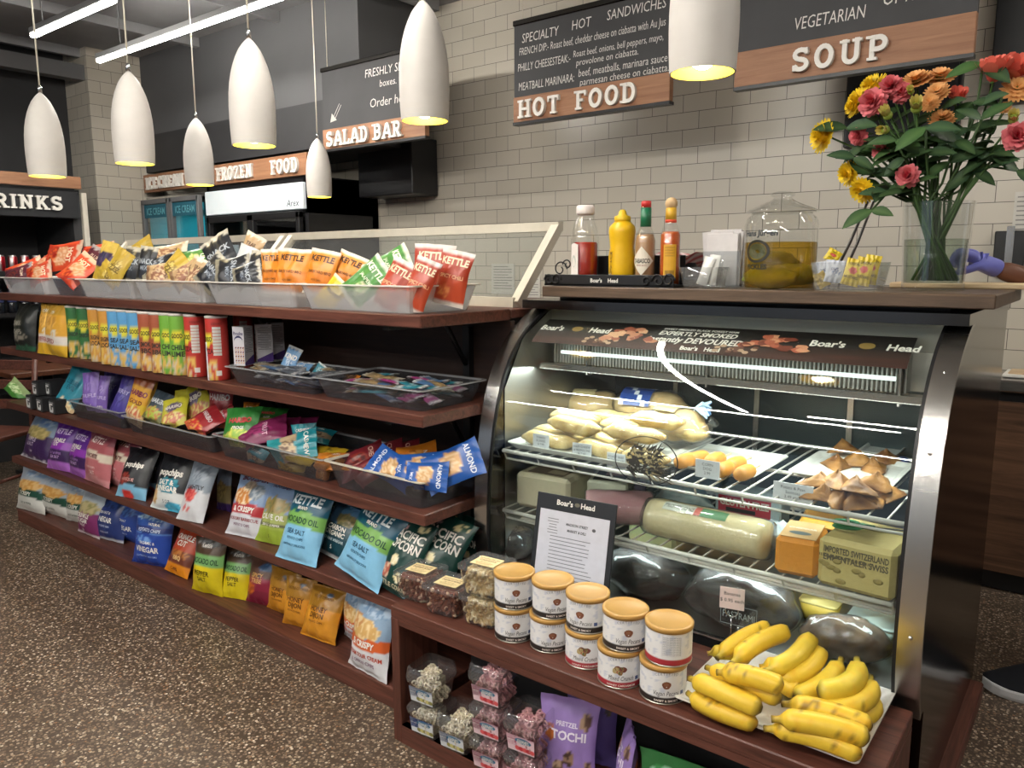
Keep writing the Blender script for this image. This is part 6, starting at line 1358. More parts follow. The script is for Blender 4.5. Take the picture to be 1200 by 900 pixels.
def banana(A, B, bow, r, lab, ripe=.3, tips=('#5a4a22', '#3a2c18'), green=0, seed=0, bowdir=(0, 0, 1)):
    """from blossom end A to stem end B, bowed along bowdir"""
    A, B = V(A), V(B); bd_ = V(bowdir).normalized(); n = 22; m = 10
    ax = (B - A).normalized(); b = MB(); pts = []; rs = []
    for k in range(n + 1):
        t = k / n; pts.append(A.lerp(B, t) + bd_ * bow * (1 - (2 * t - 1) ** 2))
        if t < .08: q = .28 + .72 * math.sin(t / .08 * PI / 2)
        elif t < .80: q = 1 - .06 * abs(t - .45)
        elif t < .92: q = 1 - .72 * ((t - .80) / .12) ** 1.2
        else: q = .28 + .06 * (t - .92) / .08
        rs.append(r * q)
    mid = (A + B) / 2
    vs = []; cs = []
    for k in range(n + 1):
        t3 = (pts[min(k + 1, n)] - pts[max(k - 1, 0)]).normalized(); s = t3.cross(bd_).normalized(); u3 = s.cross(t3).normalized()
        for j in range(m):
            q = 2 * PI * j / m; e = 1 + .055 * math.cos(q * 5)
            vs.append(pts[k] + (s * math.cos(q) + u3 * math.sin(q)) * rs[k] * e)
            c = mixc(X('#e2bd3a'), X('#b9b43c'), green * (1 - .4 * math.sin(q)))
            t = k / n
            if t < .035: c = X(tips[1])
            elif t < .07 or t > .9: c = mixc(c, X('#9a8f3a') if green else X('#8f7a34'), .6)
            if t > .985: c = X(tips[0])
            sp = noise.noise(V((vs[-1].x * 170 + seed, vs[-1].y * 170, vs[-1].z * 210 + seed)))
            if sp > .66 - ripe * .36: c = mixc(c, X('#6a4a1c'), .75)
            elif noise.noise(V((vs[-1].x * 45, vs[-1].y * 45, seed))) > .3: c = mixc(c, X('#dca928'), .4 + ripe * .4)
            cs.append(c)
    fs = [(k * m + j, k * m + (j + 1) % m, (k + 1) * m + (j + 1) % m, (k + 1) * m + j) for k in range(n) for j in range(m)] + [tuple(range(m))[::-1], tuple(n * m + j for j in range(m))]
    b.add(vs, fs, cs, 0, True)
    one(b, 'banana', 'banana', lab, 'banana', group='bananas on the platter', origin=mid)
def bp(px, py, z): return atz(px, py, z)
Z0 = BZ + .03
# each from its blossom end to its stem end, in the pixels of the photograph at its height above the box
bl = [
 ((1010, 886, .034), (895, 854, .036), .012, .0215, 'speckled banana at the front edge of the platter', .75, 0, (0, .3, 1)),
 ((1019, 866, .066), (904, 843, .066), .010, .0215, 'speckled banana, middle one of the front three', .7, 0, (0, 0, 1)),
 ((1022, 853, .056), (916, 825, .058), .012, .020, 'heavily speckled banana, rearmost of the front three', .9, 0, (0, 0, 1)),
 ((888, 848, .034), (806, 812, .036), .016, .020, 'brown edged banana lying lowest at the left', .55, 0, (-.4, -.6, 0)),
 ((893, 832, .070), (808, 795, .072), .016, .0215, 'smooth yellow banana on top at the left corner', .2, 0, (-.3, -.5, .4)),
 ((916, 821, .080), (828, 782, .084), .016, .020, 'yellow banana second from the left corner', .2, 0, (-.3, -.5, .4)),
 ((918, 806, .112), (840, 788, .110), .008, .0215, 'bruised banana lying on top of the left bunch', .85, 0, (0, 0, 1)),
 ((902, 734, .125), (840, 772, .085), .010, .0185, 'slim yellow banana at the back left of the standing row', .1, .1, (-.5, .3, .6)),
 ((924, 740, .128), (857, 779, .090), .012, .0215, 'yellow banana second in the standing row', .1, .05, (-.4, .3, .6)),
 ((950, 747, .130), (895, 787, .096), .020, .0225, 'green tipped banana in the middle of the standing row', .05, .35, (.7, -.4, 0)),
 ((961, 762, .108), (905, 799, .072), .026, .0215, 'yellow banana leaning right in the middle of the standing row', .1, .1, (.7, -.4, 0)),
 ((930, 818, .060), (986, 772, .094), .022, .021, 'greenish banana before the right bunch', .1, .3, (.7, -.4, 0)),
 ((957, 810, .092), (1004, 772, .116), .038, .0225, 'greenish yellow banana on top of the right bunch', .05, .4, (.8, -.45, 0)),
 ((961, 830, .066), (1020, 793, .084), .042, .0215, 'yellow banana in the middle of the right bunch', .1, .12, (.8, -.45, 0)),
 ((970, 842, .036), (1024, 815, .042), .036, .021, 'yellow banana at the bottom of the right bunch', .1, .1, (.8, -.45, 0)),
 ((880, 772, .070), (829, 766, .078), .008, .0165, 'small green tipped banana sticking out at the back left', .1, .45, (0, 0, 1)),
 ((948, 792, .070), (890, 782, .074), .008, .0205, 'yellow banana lying across behind the left bunch', .2, .1, (0, 0, 1)),
 ((935, 812, .060), (884, 790, .062), .008, .0205, 'yellow banana wedged between the left bunch and the standing row', .2, .1, (0, 0, 1)),
 ((985, 822, .044), (925, 812, .046), .008, .0205, 'yellow banana under the front of the right bunch', .2, .1, (0, 0, 1)),
 ((900, 800, .036), (850, 800, .036), .006, .020, 'yellow banana buried under the middle of the pile', .2, .1, (0, 0, 1)),
 ((930, 800, .034), (950, 780, .036), .006, .020, 'yellow banana buried under the standing row', .2, .1, (0, 0, 1))]
for i, ((ax_, ay_, az_), (bx_, by_, bz_), bow, r, lab, ripe, gr, dirn) in enumerate(bl):
    banana(bp(ax_, ay_, BZ + az_), bp(bx_, by_, BZ + bz_), bow, r * 1.06, lab, ripe, green=gr, seed=i * 3.3, bowdir=dirn)

# price tag on a wire clip behind the bananas
q = atz(857, 765, BZ)
q = V((q.x, min(q.y, 1.84), BZ + .0005)); TG_ = thing('price_tag', 'pink bananas price tag held by a wire ring clip', 'price tag', q, .25)
dd = dep(q); k = dd / FPX
hz_ = (765 - 712) * k; b = MB(); b.tube([(0, 0, .001), (0, 0, .105)], .0012, 6)
b.tube([(.0165 * math.cos(u), 0, .121 + .0165 * math.sin(u)) for u in [PI * 2 * i / 20 for i in range(20)]], .0014, 6, closed=True)
b.lathe([(.018, 0), (.018, .003), (0, .004)], 16); b.build('wire_clip', 'chrome', TG_)
b = MB(); b.box((0, -.002, .155), (.062, .001, .058), X('#d8c4bf')); f = lambda a, c: (a, -.0028, c)
b.text('Bananas', .0095, f, X('#3a3436'), 0, .01, None, 0, .168, 0, 1, 1); b.text('$ 0.95 each', .0095, f, X('#3a3436'), 0, .01, None, 0, .15, 0, 1, 1); b.build('card', 'matte', TG_)

# pretzel tubs inside the box
def pretzel(b, T, s, col):
    pts = []
    for k in range(22):
        t = k / 21 * 2 * PI * .93 + .22
        pts.append((s * 1.0 * math.sin(t) * (1 + .25 * math.cos(t)), s * (.9 * math.cos(t)), .002 * math.sin(3 * t)))
    b.tube(pts, s * .23, 5, col, 0, T)
    b.tube([(-s * .7, -s * .6, .003), (0, s * .1, .005), (s * .3, s * .75, .002)], s * .22, 5, col, 0, T); b.tube([(s * .7, -s * .6, .003), (0, s * .1, .006), (-s * .3, s * .75, .002)], s * .22, 5, col, 0, T)
FLOORZ = .061
def tub(kind, lid_open):
    w, d, h = .112, .115, .085
    t = thing('pretzel_tub', 'x', 'pretzel tub')
    pal = [X('#d8ccb4'), X('#cbbfa6'), X('#e2d8c4')] if kind == 'w' else [X('#b9858a'), X('#a87076'), X('#c99a9c')]
    b = MB(); rr = random.Random(3 if kind == 'w' else 9)
    for k in range(46):
        x, y, z = rr.uniform(-.027, .027), rr.uniform(-.027, .027), rr.uniform(.018, h - .014)
        if k % 3 == 1: y = -.0375
        if k % 3 == 2: x = .0375
        if k % 3 == 0: z = h - .004 + rr.uniform(0, .008)
        T = TR((x, y, z), rr.uniform(0, 6), rr.uniform(-.4, .4) + (PI / 2 if k % 3 == 1 else 0), rr.uniform(-.3, .3) + (PI / 2 if k % 3 == 2 else 0))
        pretzel(b, T, .0125, pal[rr.randrange(3)])
    b.box((0, 0, .04), (.06, .06, .065), pal[1]); f = b.build('pretzel_filling', 'food', t); tag(f, 'white yogurt pretzels' if kind == 'w' else 'pink yogurt pretzels', kind='stuff')
    b = MB(); loft(b, [rr_(w - .03, d - .03, .014, .001), rr_(w - .024, d - .024, .016, .006), rr_(w - .006, d - .006, .018, h - .014), rr_(w + .004, d + .004, .02, h - .012), rr_(w + .004, d + .004, .02, h + .0)], cap1=False); b.build('tub_body', 'clear', t)
    b = MB(); hh = h + (.012 if not lid_open else .032)
    loft(b, [rr_(w + .006, d + .006, .02, h - .006), rr_(w + .006, d + .006, .02, h + .002), rr_(w - .002, d - .002, .02, hh - .004), rr_(w - .012, d - .012, .02, hh)], cap0=False, cap1=not lid_open); b.build('lid', 'clear', t)
    b = MB(); c1, c2 = ('#38508f', '#d6d9de') if kind == 'w' else ('#a82860', '#e2c4cc')
    def f(a, z): s = (z - .006) / (h - .02); return (a * (1 + .1 * s), -(d / 2 - .012 + .009 * s) - .0012, z)
    for (a0, a1, z0, z1, c) in ((-.040, .040, .012, .06, c2), (-.040, -.012, .028, .06, c1), (-.040, .040, .054, .06, c1)):
        b.add([f(a0, z0), f(a1, z0), f(a1, z1), f(a0, z1)], [(0, 1, 2, 3)], X(c))
    e = lambda a, z: tuple(V(f(a, z)) + V((0, -.0006, 0)))
    b.add([e(.008 + .024 * math.cos(u), .048 + .009 * math.sin(u)) for u in [PI * 2 * i / 14 for i in range(14)]], [tuple(range(14))], X('#3f6f8f'))
    for k in range(5):
        cx = -.01 + k * .011; b.add([tuple(V(e(cx + .008 * math.cos(u), .024 + .007 * math.sin(u))) + V((0, -.0003 * k, 0))) for u in [PI * 2 * i / 8 for i in range(8)]], [tuple(range(8))], X(('#c8c07a' if k % 2 else '#8f8a50') if kind == 'w' else ('#b8303a' if k % 2 else '#d85a5e')))
    b.text('YOGURT', .006, lambda a, z: tuple(V(e(a, z)) + V((0, -.0008, 0))), X(W_), 0, .02, .036, .008, .05, 0, 1, 1); b.text('PRETZELS', .006, lambda a, z: tuple(V(e(a, z)) + V((0, -.0008, 0))), X(W_), 0, .02, .036, .008, .044, 0, 1, 1)
    b.text('NET WT', .004, lambda a, z: tuple(V(e(a, z)) + V((0, -.0008, 0))), X(W_), 0, .02, .02, -.027, .045, 0, 1, 1)
    b.build('label', 'satin', t)
    return t
TW = tub('w', True); TP = tub('p', True)
TWc = tub('w', False); TPc = tub('p', False)
G = 'yogurt pretzel tubs in the low box'
def tub_at(first, used, px, py, z, lab, rz=.1):
    p = atz(px, py, FLOORZ + .001); p = V((p.x - .01, p.y + .05, z))
    if first not in used: used.append(first); first.location = p; first.rotation_euler = (0, 0, rz); first['label'] = lab; first['group'] = G; return first
    return dup(first, p, rz, lab, G)
used = []; TH_ = .0985; z1 = FLOORZ + .001
tub_at(TWc, used, 496, 866, z1, 'lower tub of white yogurt pretzels at the left end of the box')
tub_at(TW, used, 496, 866, z1 + TH_, 'upper tub of white yogurt pretzels at the left end of the box')
tub_at(TW, used, 531, 884, z1, 'single tub of white yogurt pretzels beside the stacks')
tub_at(TPc, used, 571, 908, z1, 'bottom tub of pink yogurt pretzels in the stack of three'); tub_at(TPc, used, 571, 908, z1 + TH_, 'middle tub of pink yogurt pretzels in the stack of three'); tub_at(TP, used, 571, 908, z1 + 2 * TH_, 'top tub of pink yogurt pretzels in the stack of three')
tub_at(TPc, used, 612, 928, z1, 'lower tub of pink yogurt pretzels next to the lilac pouch'); tub_at(TP, used, 612, 928, z1 + TH_, 'upper tub of pink yogurt pretzels next to the lilac pouch')
# lilac pouches and the green pack
ART['tochi'] = dict(bands=[(1, '#9a7fc0')], blobs=[(.62, .78, .2, .09, '#5a4038', '#a88a70'), (-.62, .62, .18, .09, '#c8743a', '#b0602e'), (.1, .36, .2, .09, '#4a342c', '#a0806a'), (-.3, .22, .22, .1, '#6a5040', '#b89a80'), (-.85, .36, .1, .07, '#b08060', '#7a5440'), (.75, .28, .16, .08, '#5a4038', '#a88a70')],
    texts=[('PRETZEL', -.02, .74, .05, '#e6dcf0', .03), ('TOCHI', .05, .62, .1, '#efe6f6', .03), ('BITES', -.0, .06, .05, '#e6dcf0', .02)])
ART['tochiback'] = dict(bands=[(1, '#6a5aa0')], blobs=[(.7, .7, .16, .1, '#4a4048', '#6a6040'), (-.3, .52, .6, .08, '#4a3a50', '#6a5a88')], texts=[('PRETZEL', 0, .8, .05, '#b8b0d8', .02)])
def pouch(kind, x, y, z, w, h, rz, lean, lab, d=.05):
    b = bagmesh(w, h, d, ART[kind], int(x * 1000) % 97, 26, 36, crimp=.12)
    b.add([(.004 * math.cos(u), -.004, h * .9 + .004 * math.sin(u)) for u in [PI * 2 * i / 10 for i in range(10)]], [tuple(range(10))], X('#231d2c'))
    o = one(b, 'snack_pouch', 'satin', lab, 'snack pouch', (x, y, z), 0, 'lilac pouches in the low box'); o.rotation_euler = (-lean, 0, rz)
p = aty(672, 840, 1.60); pouch('tochi', p.x, 1.57, z1, .165, .245, .32, .12, 'lilac pretzel pouch standing at the front of the low box')
p = aty(690, 815, 1.70); pouch('tochiback', p.x + .005, 1.70, z1, .16, .25, .25, .12, 'blue lilac pouch standing behind the front pouch')
p = aty(722, 880, 1.60); pouch('tochi', p.x + .01, 1.60, z1, .16, .225, -.95, .14, 'lilac pouch turned sideways at the right')
ART['greenfoil'] = dict(bands=[(1, '#2f6a3a')], blobs=[(-.2, .8, .6, .08, '#8fc0a0', '#3f8a50'), (.3, .66, .6, .1, '#b8d8c8', '#2a7a48')], texts=[])
p = aty(808, 900, 1.56)
b = bagmesh(.27, .21, .02, ART['greenfoil'], 5, 26, 26); o = one(b, 'green_packet', 'gloss', 'shiny green packet standing at the bottom right of the low box', 'packet', (p.x, 1.56, z1)); o.rotation_euler = (-.15, 0, .12)

# ------------------------------------------------------------------ inside the deli case
def plate(px0, py0, px1, py1, z, w, d, rz, lab, col='#e2e4de'):
    c = (atz(px0, py0, z) + atz(px1, py1, z)) / 2; b = MB()
    loft(b, [rr_(w * .86, d * .86, .02, 0), rr_(w, d, .015, .012), rr_(w, d, .015, .015), rr_(w - .01, d - .01, .015, .0135), rr_(w * .84, d * .84, .015, .005)], X(col), smooth=False)
    return one(b, 'white_plate', 'gloss', lab, 'plate', (c.x, c.y, z), rz)
PZ = ZU + .0075
b = MB(); loft(b, [rr_(.50, .42, .02, 0), rr_(.53, .45, .02, .016), rr_(.53, .45, .02, .019), rr_(.515, .435, .02, .0175), rr_(.49, .41, .02, .005)], X('#dfe3de'), smooth=False)
one(b, 'white_tray', 'gloss', 'white tray of wrapped sandwich rolls at the left of the upper shelf', 'tray', (-1.265, 2.145, PZ))
def sub_roll(x, y, z, l, r, rz, lab, tone='#e6cd8e'):
    b = MB(); n = 14; rs = []
    pts = []
    for k in range(n + 1):
        t = k / n; pts.append((-l / 2 + l * t, .004 * math.sin(t * 5 + x * 30), .003 * math.sin(t * 7))); rs.append(r * min(1, .25 + 3.6 * min(t, 1 - t)) * (1 + .14 * noise.noise(V((t * 9, x * 9, y * 9)))))
    b.tube(pts, rs, 12, X(tone), 0, None, sq=.82)
    b.c = [mixc(c, X('#b58f45'), max(0, min(1, .4 + .9 * noise.noise(V((v[0] * 34, v[1] * 60, v[2] * 60)))))) for c, v in zip(b.c, b.v)]
    t = thing('sandwich_roll', lab, 'sandwich roll', (x, y, z), rz, 'wrapped sandwich rolls'); b.build('bread', 'food', t)
    w = MB(); w.tube([(p[0] * 1.03, p[1], p[2]) for p in pts], [q * 1.06 + .0015 for q in rs], 12, (1, 1, 1), 0, None, sq=.84)
    w.v = [tuple(V(v) * (1 + .03 * noise.noise(V((v[0] * 60, v[1] * 60, v[2] * 60))))) for v in w.v]
    w.build('plastic_wrap', 'film', t)
rl = [(-1.40, 1.985, 0, .20, .031, .15, 'wrapped roll at the front left corner of the tray'), (-1.21, 1.985, 0, .17, .029, -.05, 'wrapped roll at the front middle of the tray'), (-1.05, 1.98, 0, .15, .028, .1, 'wrapped roll at the front right of the tray'),
      (-1.42, 2.06, 0, .2, .032, .1, 'wrapped roll second from the front, left'), (-1.21, 2.06, 0, .2, .032, -.1, 'wrapped roll second from the front, right'), (-1.33, 2.02, .05, .21, .031, -.12, 'wrapped roll on top at the front left'), (-1.12, 2.03, .05, .2, .03, .08, 'wrapped roll on top at the front right'),
      (-1.40, 2.13, .045, .18, .034, .2, 'big pale roll on top behind the left front rolls'), (-1.2, 2.13, .04, .2, .032, .0, 'wrapped roll on top in the middle row'), (-1.08, 2.10, .085, .17, .03, .15, 'topmost wrapped roll of the pile'), (-1.05, 2.2, .04, .2, .032, -.1, 'wrapped roll at the back right of the pile'), (-1.3, 2.23, .04, .2, .032, .1, 'wrapped roll at the back left of the pile')]
for x, y, dz, l, r, rz, lab in rl: sub_roll(x, y, PZ + .004 + r * .86 + dz, l, r, rz, lab)
def tagcard(px, py, y, lines, lab, w=.062, h=.045, rz=0, col='#c8cdd2'):
    c = aty(px, py, y); b = MB(); b.box((0, 0, 0), (w, .0016, h), X(col)); f = lambda a, z: (a, -.0013, z)
    for k, s in enumerate(lines): b.text(s, h * .16, f, X('#3a3e44'), 0, .0, w * .86, 0, h * (.27 - k * .24), 0, 1, 1)
    b.box((0, .008, -h / 2 + .001), (w, .016, .0014), X(col))
    o = one(b, 'price_card', 'satin', lab, 'price card', c, rz, 'price cards in the deli case')
tagcard(634, 517, 1.945, ('TURKEY', '& SWISS', '$ 7.99'), 'price card, leftmost of the three in front of the rolls'); tagcard(682, 528, 1.945, ('HAM CHEESE', '& PROVOLONE', '$ 7.49'), 'price card, middle of the three in front of the rolls', rz=.2); tagcard(722, 540, 1.945, ('ROAST BEEF', '& CHEDDAR', '$ 7.99'), 'price card, right of the three, half behind the oval mark')
# loaves in bags behind the rolls
def bread_bag(px, py, y, l, r, rz, lab, blue=False, tilt=0):
    c = aty(px, py, y); t = thing('bread_bag', lab, 'bread bag', c, rz, 'bagged bread in the deli case'); b = MB()
    n = 12; pts = [(-l / 2 + l * k / n, 0, .006 * math.sin(k)) for k in range(n + 1)]; rs = [r * min(1, .45 + 2.6 * min(k / n, 1 - k / n)) for k in range(n + 1)]
    b.tube(pts, rs, 12, X('#d6bd8c'), 0); b.c = [mixc(c_, X('#b9935a'), .5 + .5 * noise.noise(V(v) * 25)) for c_, v in zip(b.c, b.v)]; b.build('loaf', 'food', t)
    w = MB(); w.tube([(p[0] * 1.06, p[1], p[2]) for p in pts] + [(l * .6, 0, .02), (l * .66, 0, .03)], [q * 1.12 for q in rs] + [.008, .02], 12); w.v = [tuple(V(v) * (1 + .06 * noise.noise(V(v) * 45))) for v in w.v]; w.build('plastic_bag', 'film', t)
    g = MB()
    for k in range(7):
        for j in range(8):
            x0 = -l * .38 + k * l * .06; a0 = .3 + j * .3
            q = r * 1.17
            if blue or (j in (2, 3, 4)): g.add([(x0 + dx_, -q * math.cos(a0 + da), q * math.sin(a0 + da)) for dx_, da in ((0, 0), (l * .06, 0), (l * .06, .3), (0, .3))], [(0, 1, 2, 3)], X('#2a4486' if blue and (j + k) % 5 else ('#d8dce2' if blue else '#c9ba8a')))
    g.build('printed_band', 'foil', t)
bread_bag(697, 478, 2.36, .2, .058, .3, 'clear bagged loaf with a gold label behind the rolls'); bread_bag(650, 497, 2.42, .24, .05, .2, 'blue printed bread bag lying at the back left of the case', True)
bread_bag(765, 480, 2.34, .26, .06, .1, 'blue printed bread bag behind the rolls on the right', True); bread_bag(795, 498, 2.22, .2, .05, -.2, 'clear bread bag with a twisted end behind the oval mark')
b = MB(); rr = random.Random(4)
for k in range(9): b.tube([(0, 0, 0), (.02 + .012 * rr.random(), .01 * rr.uniform(-1, 1), .02 * rr.uniform(-1, 1)), (.045, .02 * rr.uniform(-1, 1), .03 * rr.uniform(-1, 1))], [.004, .008, .003], 5, X('#5a86b8' if k % 2 else '#a8c4d8'))
one(b, 'bag_tie', 'foil', 'crumpled blue bag end at the right of the bread', 'bag', aty(815, 478, 2.2))
# corn dogs
plate(800, 556, 888, 530, PZ, .30, .30, 0.0, 'white plate of corn dogs on the upper shelf')
def corn_dog(px, py, y, rz, lab, z=0):
    c = aty(px, py, y); t = thing('corn_dog', lab, 'corn dog', (c.x, c.y, PZ + .005 + .021 + z), rz, 'corn dogs on the white plate'); b = MB(); n = 10
    b.tube([(0, -.045 + .09 * k / n, 0) for k in range(n + 1)], [.021 * math.sqrt(max(.03, 1 - (2 * k / n - 1) ** 4)) for k in range(n + 1)], 14, X('#b0752c')); b.c = [mixc(c_, X('#c89244'), .5 + .6 * noise.noise(V(v) * 40)) for c_, v in zip(b.c, b.v)]; b.build('batter', 'food', t)
    b = MB(); b.tube([(0, .04, 0), (0, .085, .004)], .0028, 6, X('#d8bf90')); b.build('stick', 'matte', t)
for a in [(803, 545, 2.02, -.15, 'corn dog at the far left of the plate'), (818, 541, 2.07, -.2, 'corn dog second from the left, behind'), (838, 538, 2.08, -.15, 'corn dog in the back of the middle', .0), (848, 551, 1.995, -.1, 'corn dog in front of the middle, beside the card'), (862, 541, 2.07, -.15, 'corn dog behind the right front one'), (873, 552, 2.0, -.12, 'corn dog at the front right of the plate')]:
    corn_dog(*a[:5])
tagcard(829, 550, 1.935, ('CORN', 'DOG', '2.99'), 'price card standing before the corn dogs', .07, .05)
# samosas
plate(985, 575, 1010, 535, PZ, .27, .3, 0.0, 'large white plate of samosas at the right of the upper shelf'); plate(1035, 530, 1040, 525, PZ, .11, .24, 0, 'white plate behind the samosas at the case end')
def samosa(x, y, z, s, rz, tilt, lab):
    b = MB(); n = 12; rings = []
    for j in range(n + 1):
        t = j / n; k = s * (1 - t) ** .85; row = []
        for i in range(18):
            a = 2 * PI * i / 18; e = 1 / max(.5, math.cos((a + PI / 6) % (2 * PI / 3) - PI / 3)) * .72
            e = min(e, 1.3); fl = 1 + .05 * noise.noise(V((a * 2, t * 4, x * 50)))
            row.append((k * e * fl * math.cos(a) + .12 * s * t, k * e * fl * math.sin(a) * .8, s * .68 * t * (1 + .16 * math.sin(a * 3 + 1)) + .004 * noise.noise(V((a * 3, t * 6, y * 40)))))
        rings.append(row)
    loft(b, rings, X('#c08a4a')); b.c = [mixc(X('#5c391b'), X('#a87a42'), max(0, min(1, .45 + 1.1 * noise.noise(V(v) * 34 + V((x * 40, 0, 0)))))) for v in b.v]
    o = one(b, 'samosa', 'food', lab, 'samosa', (x, y, z)); o.rotation_euler = (tilt, 0, rz); o['group'] = 'samosas on the white plate'
sm = [(952, 590, 0, 'samosa at the front left corner of its plate'), (975, 592, .0, 'samosa at the front centre of its plate'), (1000, 592, 0, 'samosa beside the front centre one'), (1018, 588, 0, 'samosa at the front right of its plate'), (1040, 580, 0, 'samosa at the right edge of its plate'), (958, 568, .02, 'samosa on top at the left'), (980, 566, .03, 'samosa on top in the middle'), (1003, 574, .03, 'samosa on top towards the right'), (1027, 566, .03, 'samosa leaning up at the right'), (980, 545, 0, 'samosa at the back left of the pile'), (1003, 540, .01, 'samosa at the back middle of the pile'), (1025, 550, 0, 'samosa behind the right hand group'), (1040, 540, 0, 'samosa on the rear plate at the case end'), (990, 527, .02, 'rearmost samosa of the pile')]
for i, (px, py, dz, lab) in enumerate(sm):
    c = atz(px, py, PZ + .01 + dz); c.x = max(-.66, min(-.36, c.x)); c.y = max(1.955, c.y); samosa(c.x, c.y, PZ + .006 + dz, .052, i * 1.3, .25 * math.sin(i * 2.1), lab)
tagcard(929, 578, 1.935, ('Potato & Peas', 'Samosas', '2.49 each'), 'price card standing before the samosas', .10, .05)
b = MB(); b.box((0, 0, .012), (.08, .03, .024), X('#3a4470'), bev=.008); one(b, 'blue_packet', 'foil', 'small dark blue packet behind the samosas', 'packet', (-.48, 2.45, PZ), .3)
# lower shelf
LZ = ZL + .0075
def cyl_log(x0, x1, y, r, c0, c1, name, lab, cat, lblcol=None, wrap=True, rz=0, cut=False):
    l = x1 - x0; t = thing(name, lab, cat, ((x0 + x1) / 2, y, LZ + r * .93), rz); n = 18; b = MB()
    pts = [(-l / 2 + l * k / n, 0, 0) for k in range(n + 1)]; rs = [r * (1 if 0 < k < n else .93) * (1 + .02 * noise.noise(V((k * .9, x0 * 9, 0)))) for k in range(n + 1)]
    b.tube(pts, rs, 22, X(c0), 0, sq=.93); b.c = [mixc(X(c0), X(c1), max(0, min(1, .5 + .8 * noise.noise(V((v[0] * 8, v[1] * 22, v[2] * 22)))))) for v in b.v]; b.build('log_body', 'food', t)
    if lblcol:
        g = MB(); q = r * 1.012
        def f(a, u): ang = 1.15 + u / r; return (a, -q * math.cos(ang), q * .93 * math.sin(ang) + .001)
        for i in range(10):
            for j in range(4): g.add([f(-l * .35 + l * .055 * (i + di), -.018 + .009 * (j + dj)) for di, dj in ((0, 0), (1, 0), (1, 1), (0, 1))], [(0, 1, 2, 3)], X(lblcol[0] if i < 5 else (lblcol[1] if i == 5 else lblcol[2])))
        g.text('PROVOLONE', .016, lambda a, u: tuple(V(f(a, u)) * 1.004), X('#4a4a48'), 0, .03, l * .26, -l * .21, 0, 0, 1, 1)
        g.build('label', 'satin', t)
    if wrap:
        w = MB(); w.tube([(p[0] * 1.05, p[1], p[2]) for p in pts], [q * 1.025 + .001 for q in rs], 22, sq=.93); w.v = [tuple(V(v) * (1 + .02 * noise.noise(V(v) * 50))) for v in w.v]; w.build('plastic_wrap', 'film', t)
cyl_log(-1.03, -.685, 1.985, .058, '#cdbf94', '#dccfaa', 'cheese_log', 'long pale wrapped cheese log with green and red label on the lower shelf', 'cheese log', ('#c9ccc2', '#b8483a', '#3a7a4a'))
cyl_log(-1.25, -1.05, 2.0, .055, '#a8717a', '#c49aa0', 'ham_log', 'pink wrapped ham log lying left of the cheese log', 'ham log', rz=.55)
def block(x, y, w, d, h, c0, c1, name, lab, cat, rz=0, z=None, bump=.0, bev=.012):
    b = MB(); b.box((0, 0, h / 2), (w, d, h), X(c0), bev=bev)
    b.c = [mixc(X(c0), X(c1), max(0, min(1, .5 + .9 * noise.noise(V(v) * 20)))) for v in b.v]
    t = thing(name, lab, cat, (x, y, z if z is not None else LZ), rz); b.build(name.split('_')[0] + '_body', 'food', t); return t
t = block(-.595, 1.99, .105, .15, .10, '#c9822f', '#d8943c', 'cheddar_block', 'orange cheddar block with a clear label on the lower shelf', 'cheese block', .12)
b = MB(); b.box((0, 0, .1012), (.09, .135, .0016), X('#c9a878'), bev=.0005)
up = lambda a, c: (a, c, .1024)
b.add([up(.028 * math.cos(u), -.03 + .014 * math.sin(u)) for u in [PI * 2 * i / 16 for i in range(16)]], [tuple(range(16))], X('#5a6a70')); b.text('CHEDDAR', .012, up, X('#e8e4da'), 0, .03, .07, 0, .01, 0, 1, 1); b.build('label', 'satin', t)
t = block(-.60, 2.20, .12, .16, .085, '#d29a38', '#dca848', 'cheddar_block', 'orange cheddar block standing behind the front one', 'cheese block', .15)
b = MB(); b.box((0, -.0815, .05), (.10, .0016, .04), X('#3a3a3a'), bev=.0003); b.text('Mild Cheddar', .013, lambda a, c: (a, -.0828, c), X('#e8e4da'), 0, .02, .09, 0, .05, 0, 1, 1); b.build('label', 'satin', t)
t = block(-.435, 2.0, .18, .2, .125, '#c3b67e', '#b3a56e', 'swiss_block', 'large pale swiss cheese block beside the right end of the lower shelf', 'cheese block', -.06)
b = MB(); rr = random.Random(3)
for k in range(9): b.ball((-.08 + .16 * rr.random(), -.1005, .02 + .05 * rr.random()), (.008 + .006 * rr.random(), .002, .007), X('#8f8250'), 0, 10, 6)
b.build('cheese_holes', 'food', t)
b = MB(); f = lambda a, c: (a, -.1012, c)
for k, s in enumerate(("IMPORTED SWITZERLAND", "EMMENTALER SWISS")): b.text(s, .016, f, X('#5a5648'), 0, .03, .15, 0, .098 - k * .02, 0, 1, 1)
for k in range(30): b.add([f(-.085 + k * .0042, .077), f(-.083 + k * .0042, .077), f(-.083 + k * .0042, .084), f(-.085 + k * .0042, .084)], [(0, 1, 2, 3)], X('#5f5a4a'))
b.build('printing', 'satin', t)
SC_ = thing('green_scissors', 'green handled scissors lying on the swiss block', 'scissors', (-.45, 2.02, LZ + .1275), .3)
b = MB(); b.box((.06, 0, .004), (.11, .012, .003)); b.build('blades', 'chrome', SC_)
for sg in (-1, 1):
    b = MB(); b.tube([(-.045 + .03 * math.cos(u), sg * .018 + .014 * math.sin(u), .006) for u in [PI * 2 * i / 16 for i in range(16)]], .0045, 6, X('#1f7a4a'), closed=True); b.tube([(-.016, sg * .014, .006), (.02, -sg * .002, .006)], .005, 6, X('#1f7a4a')); b.build('handle', 'satin', SC_)
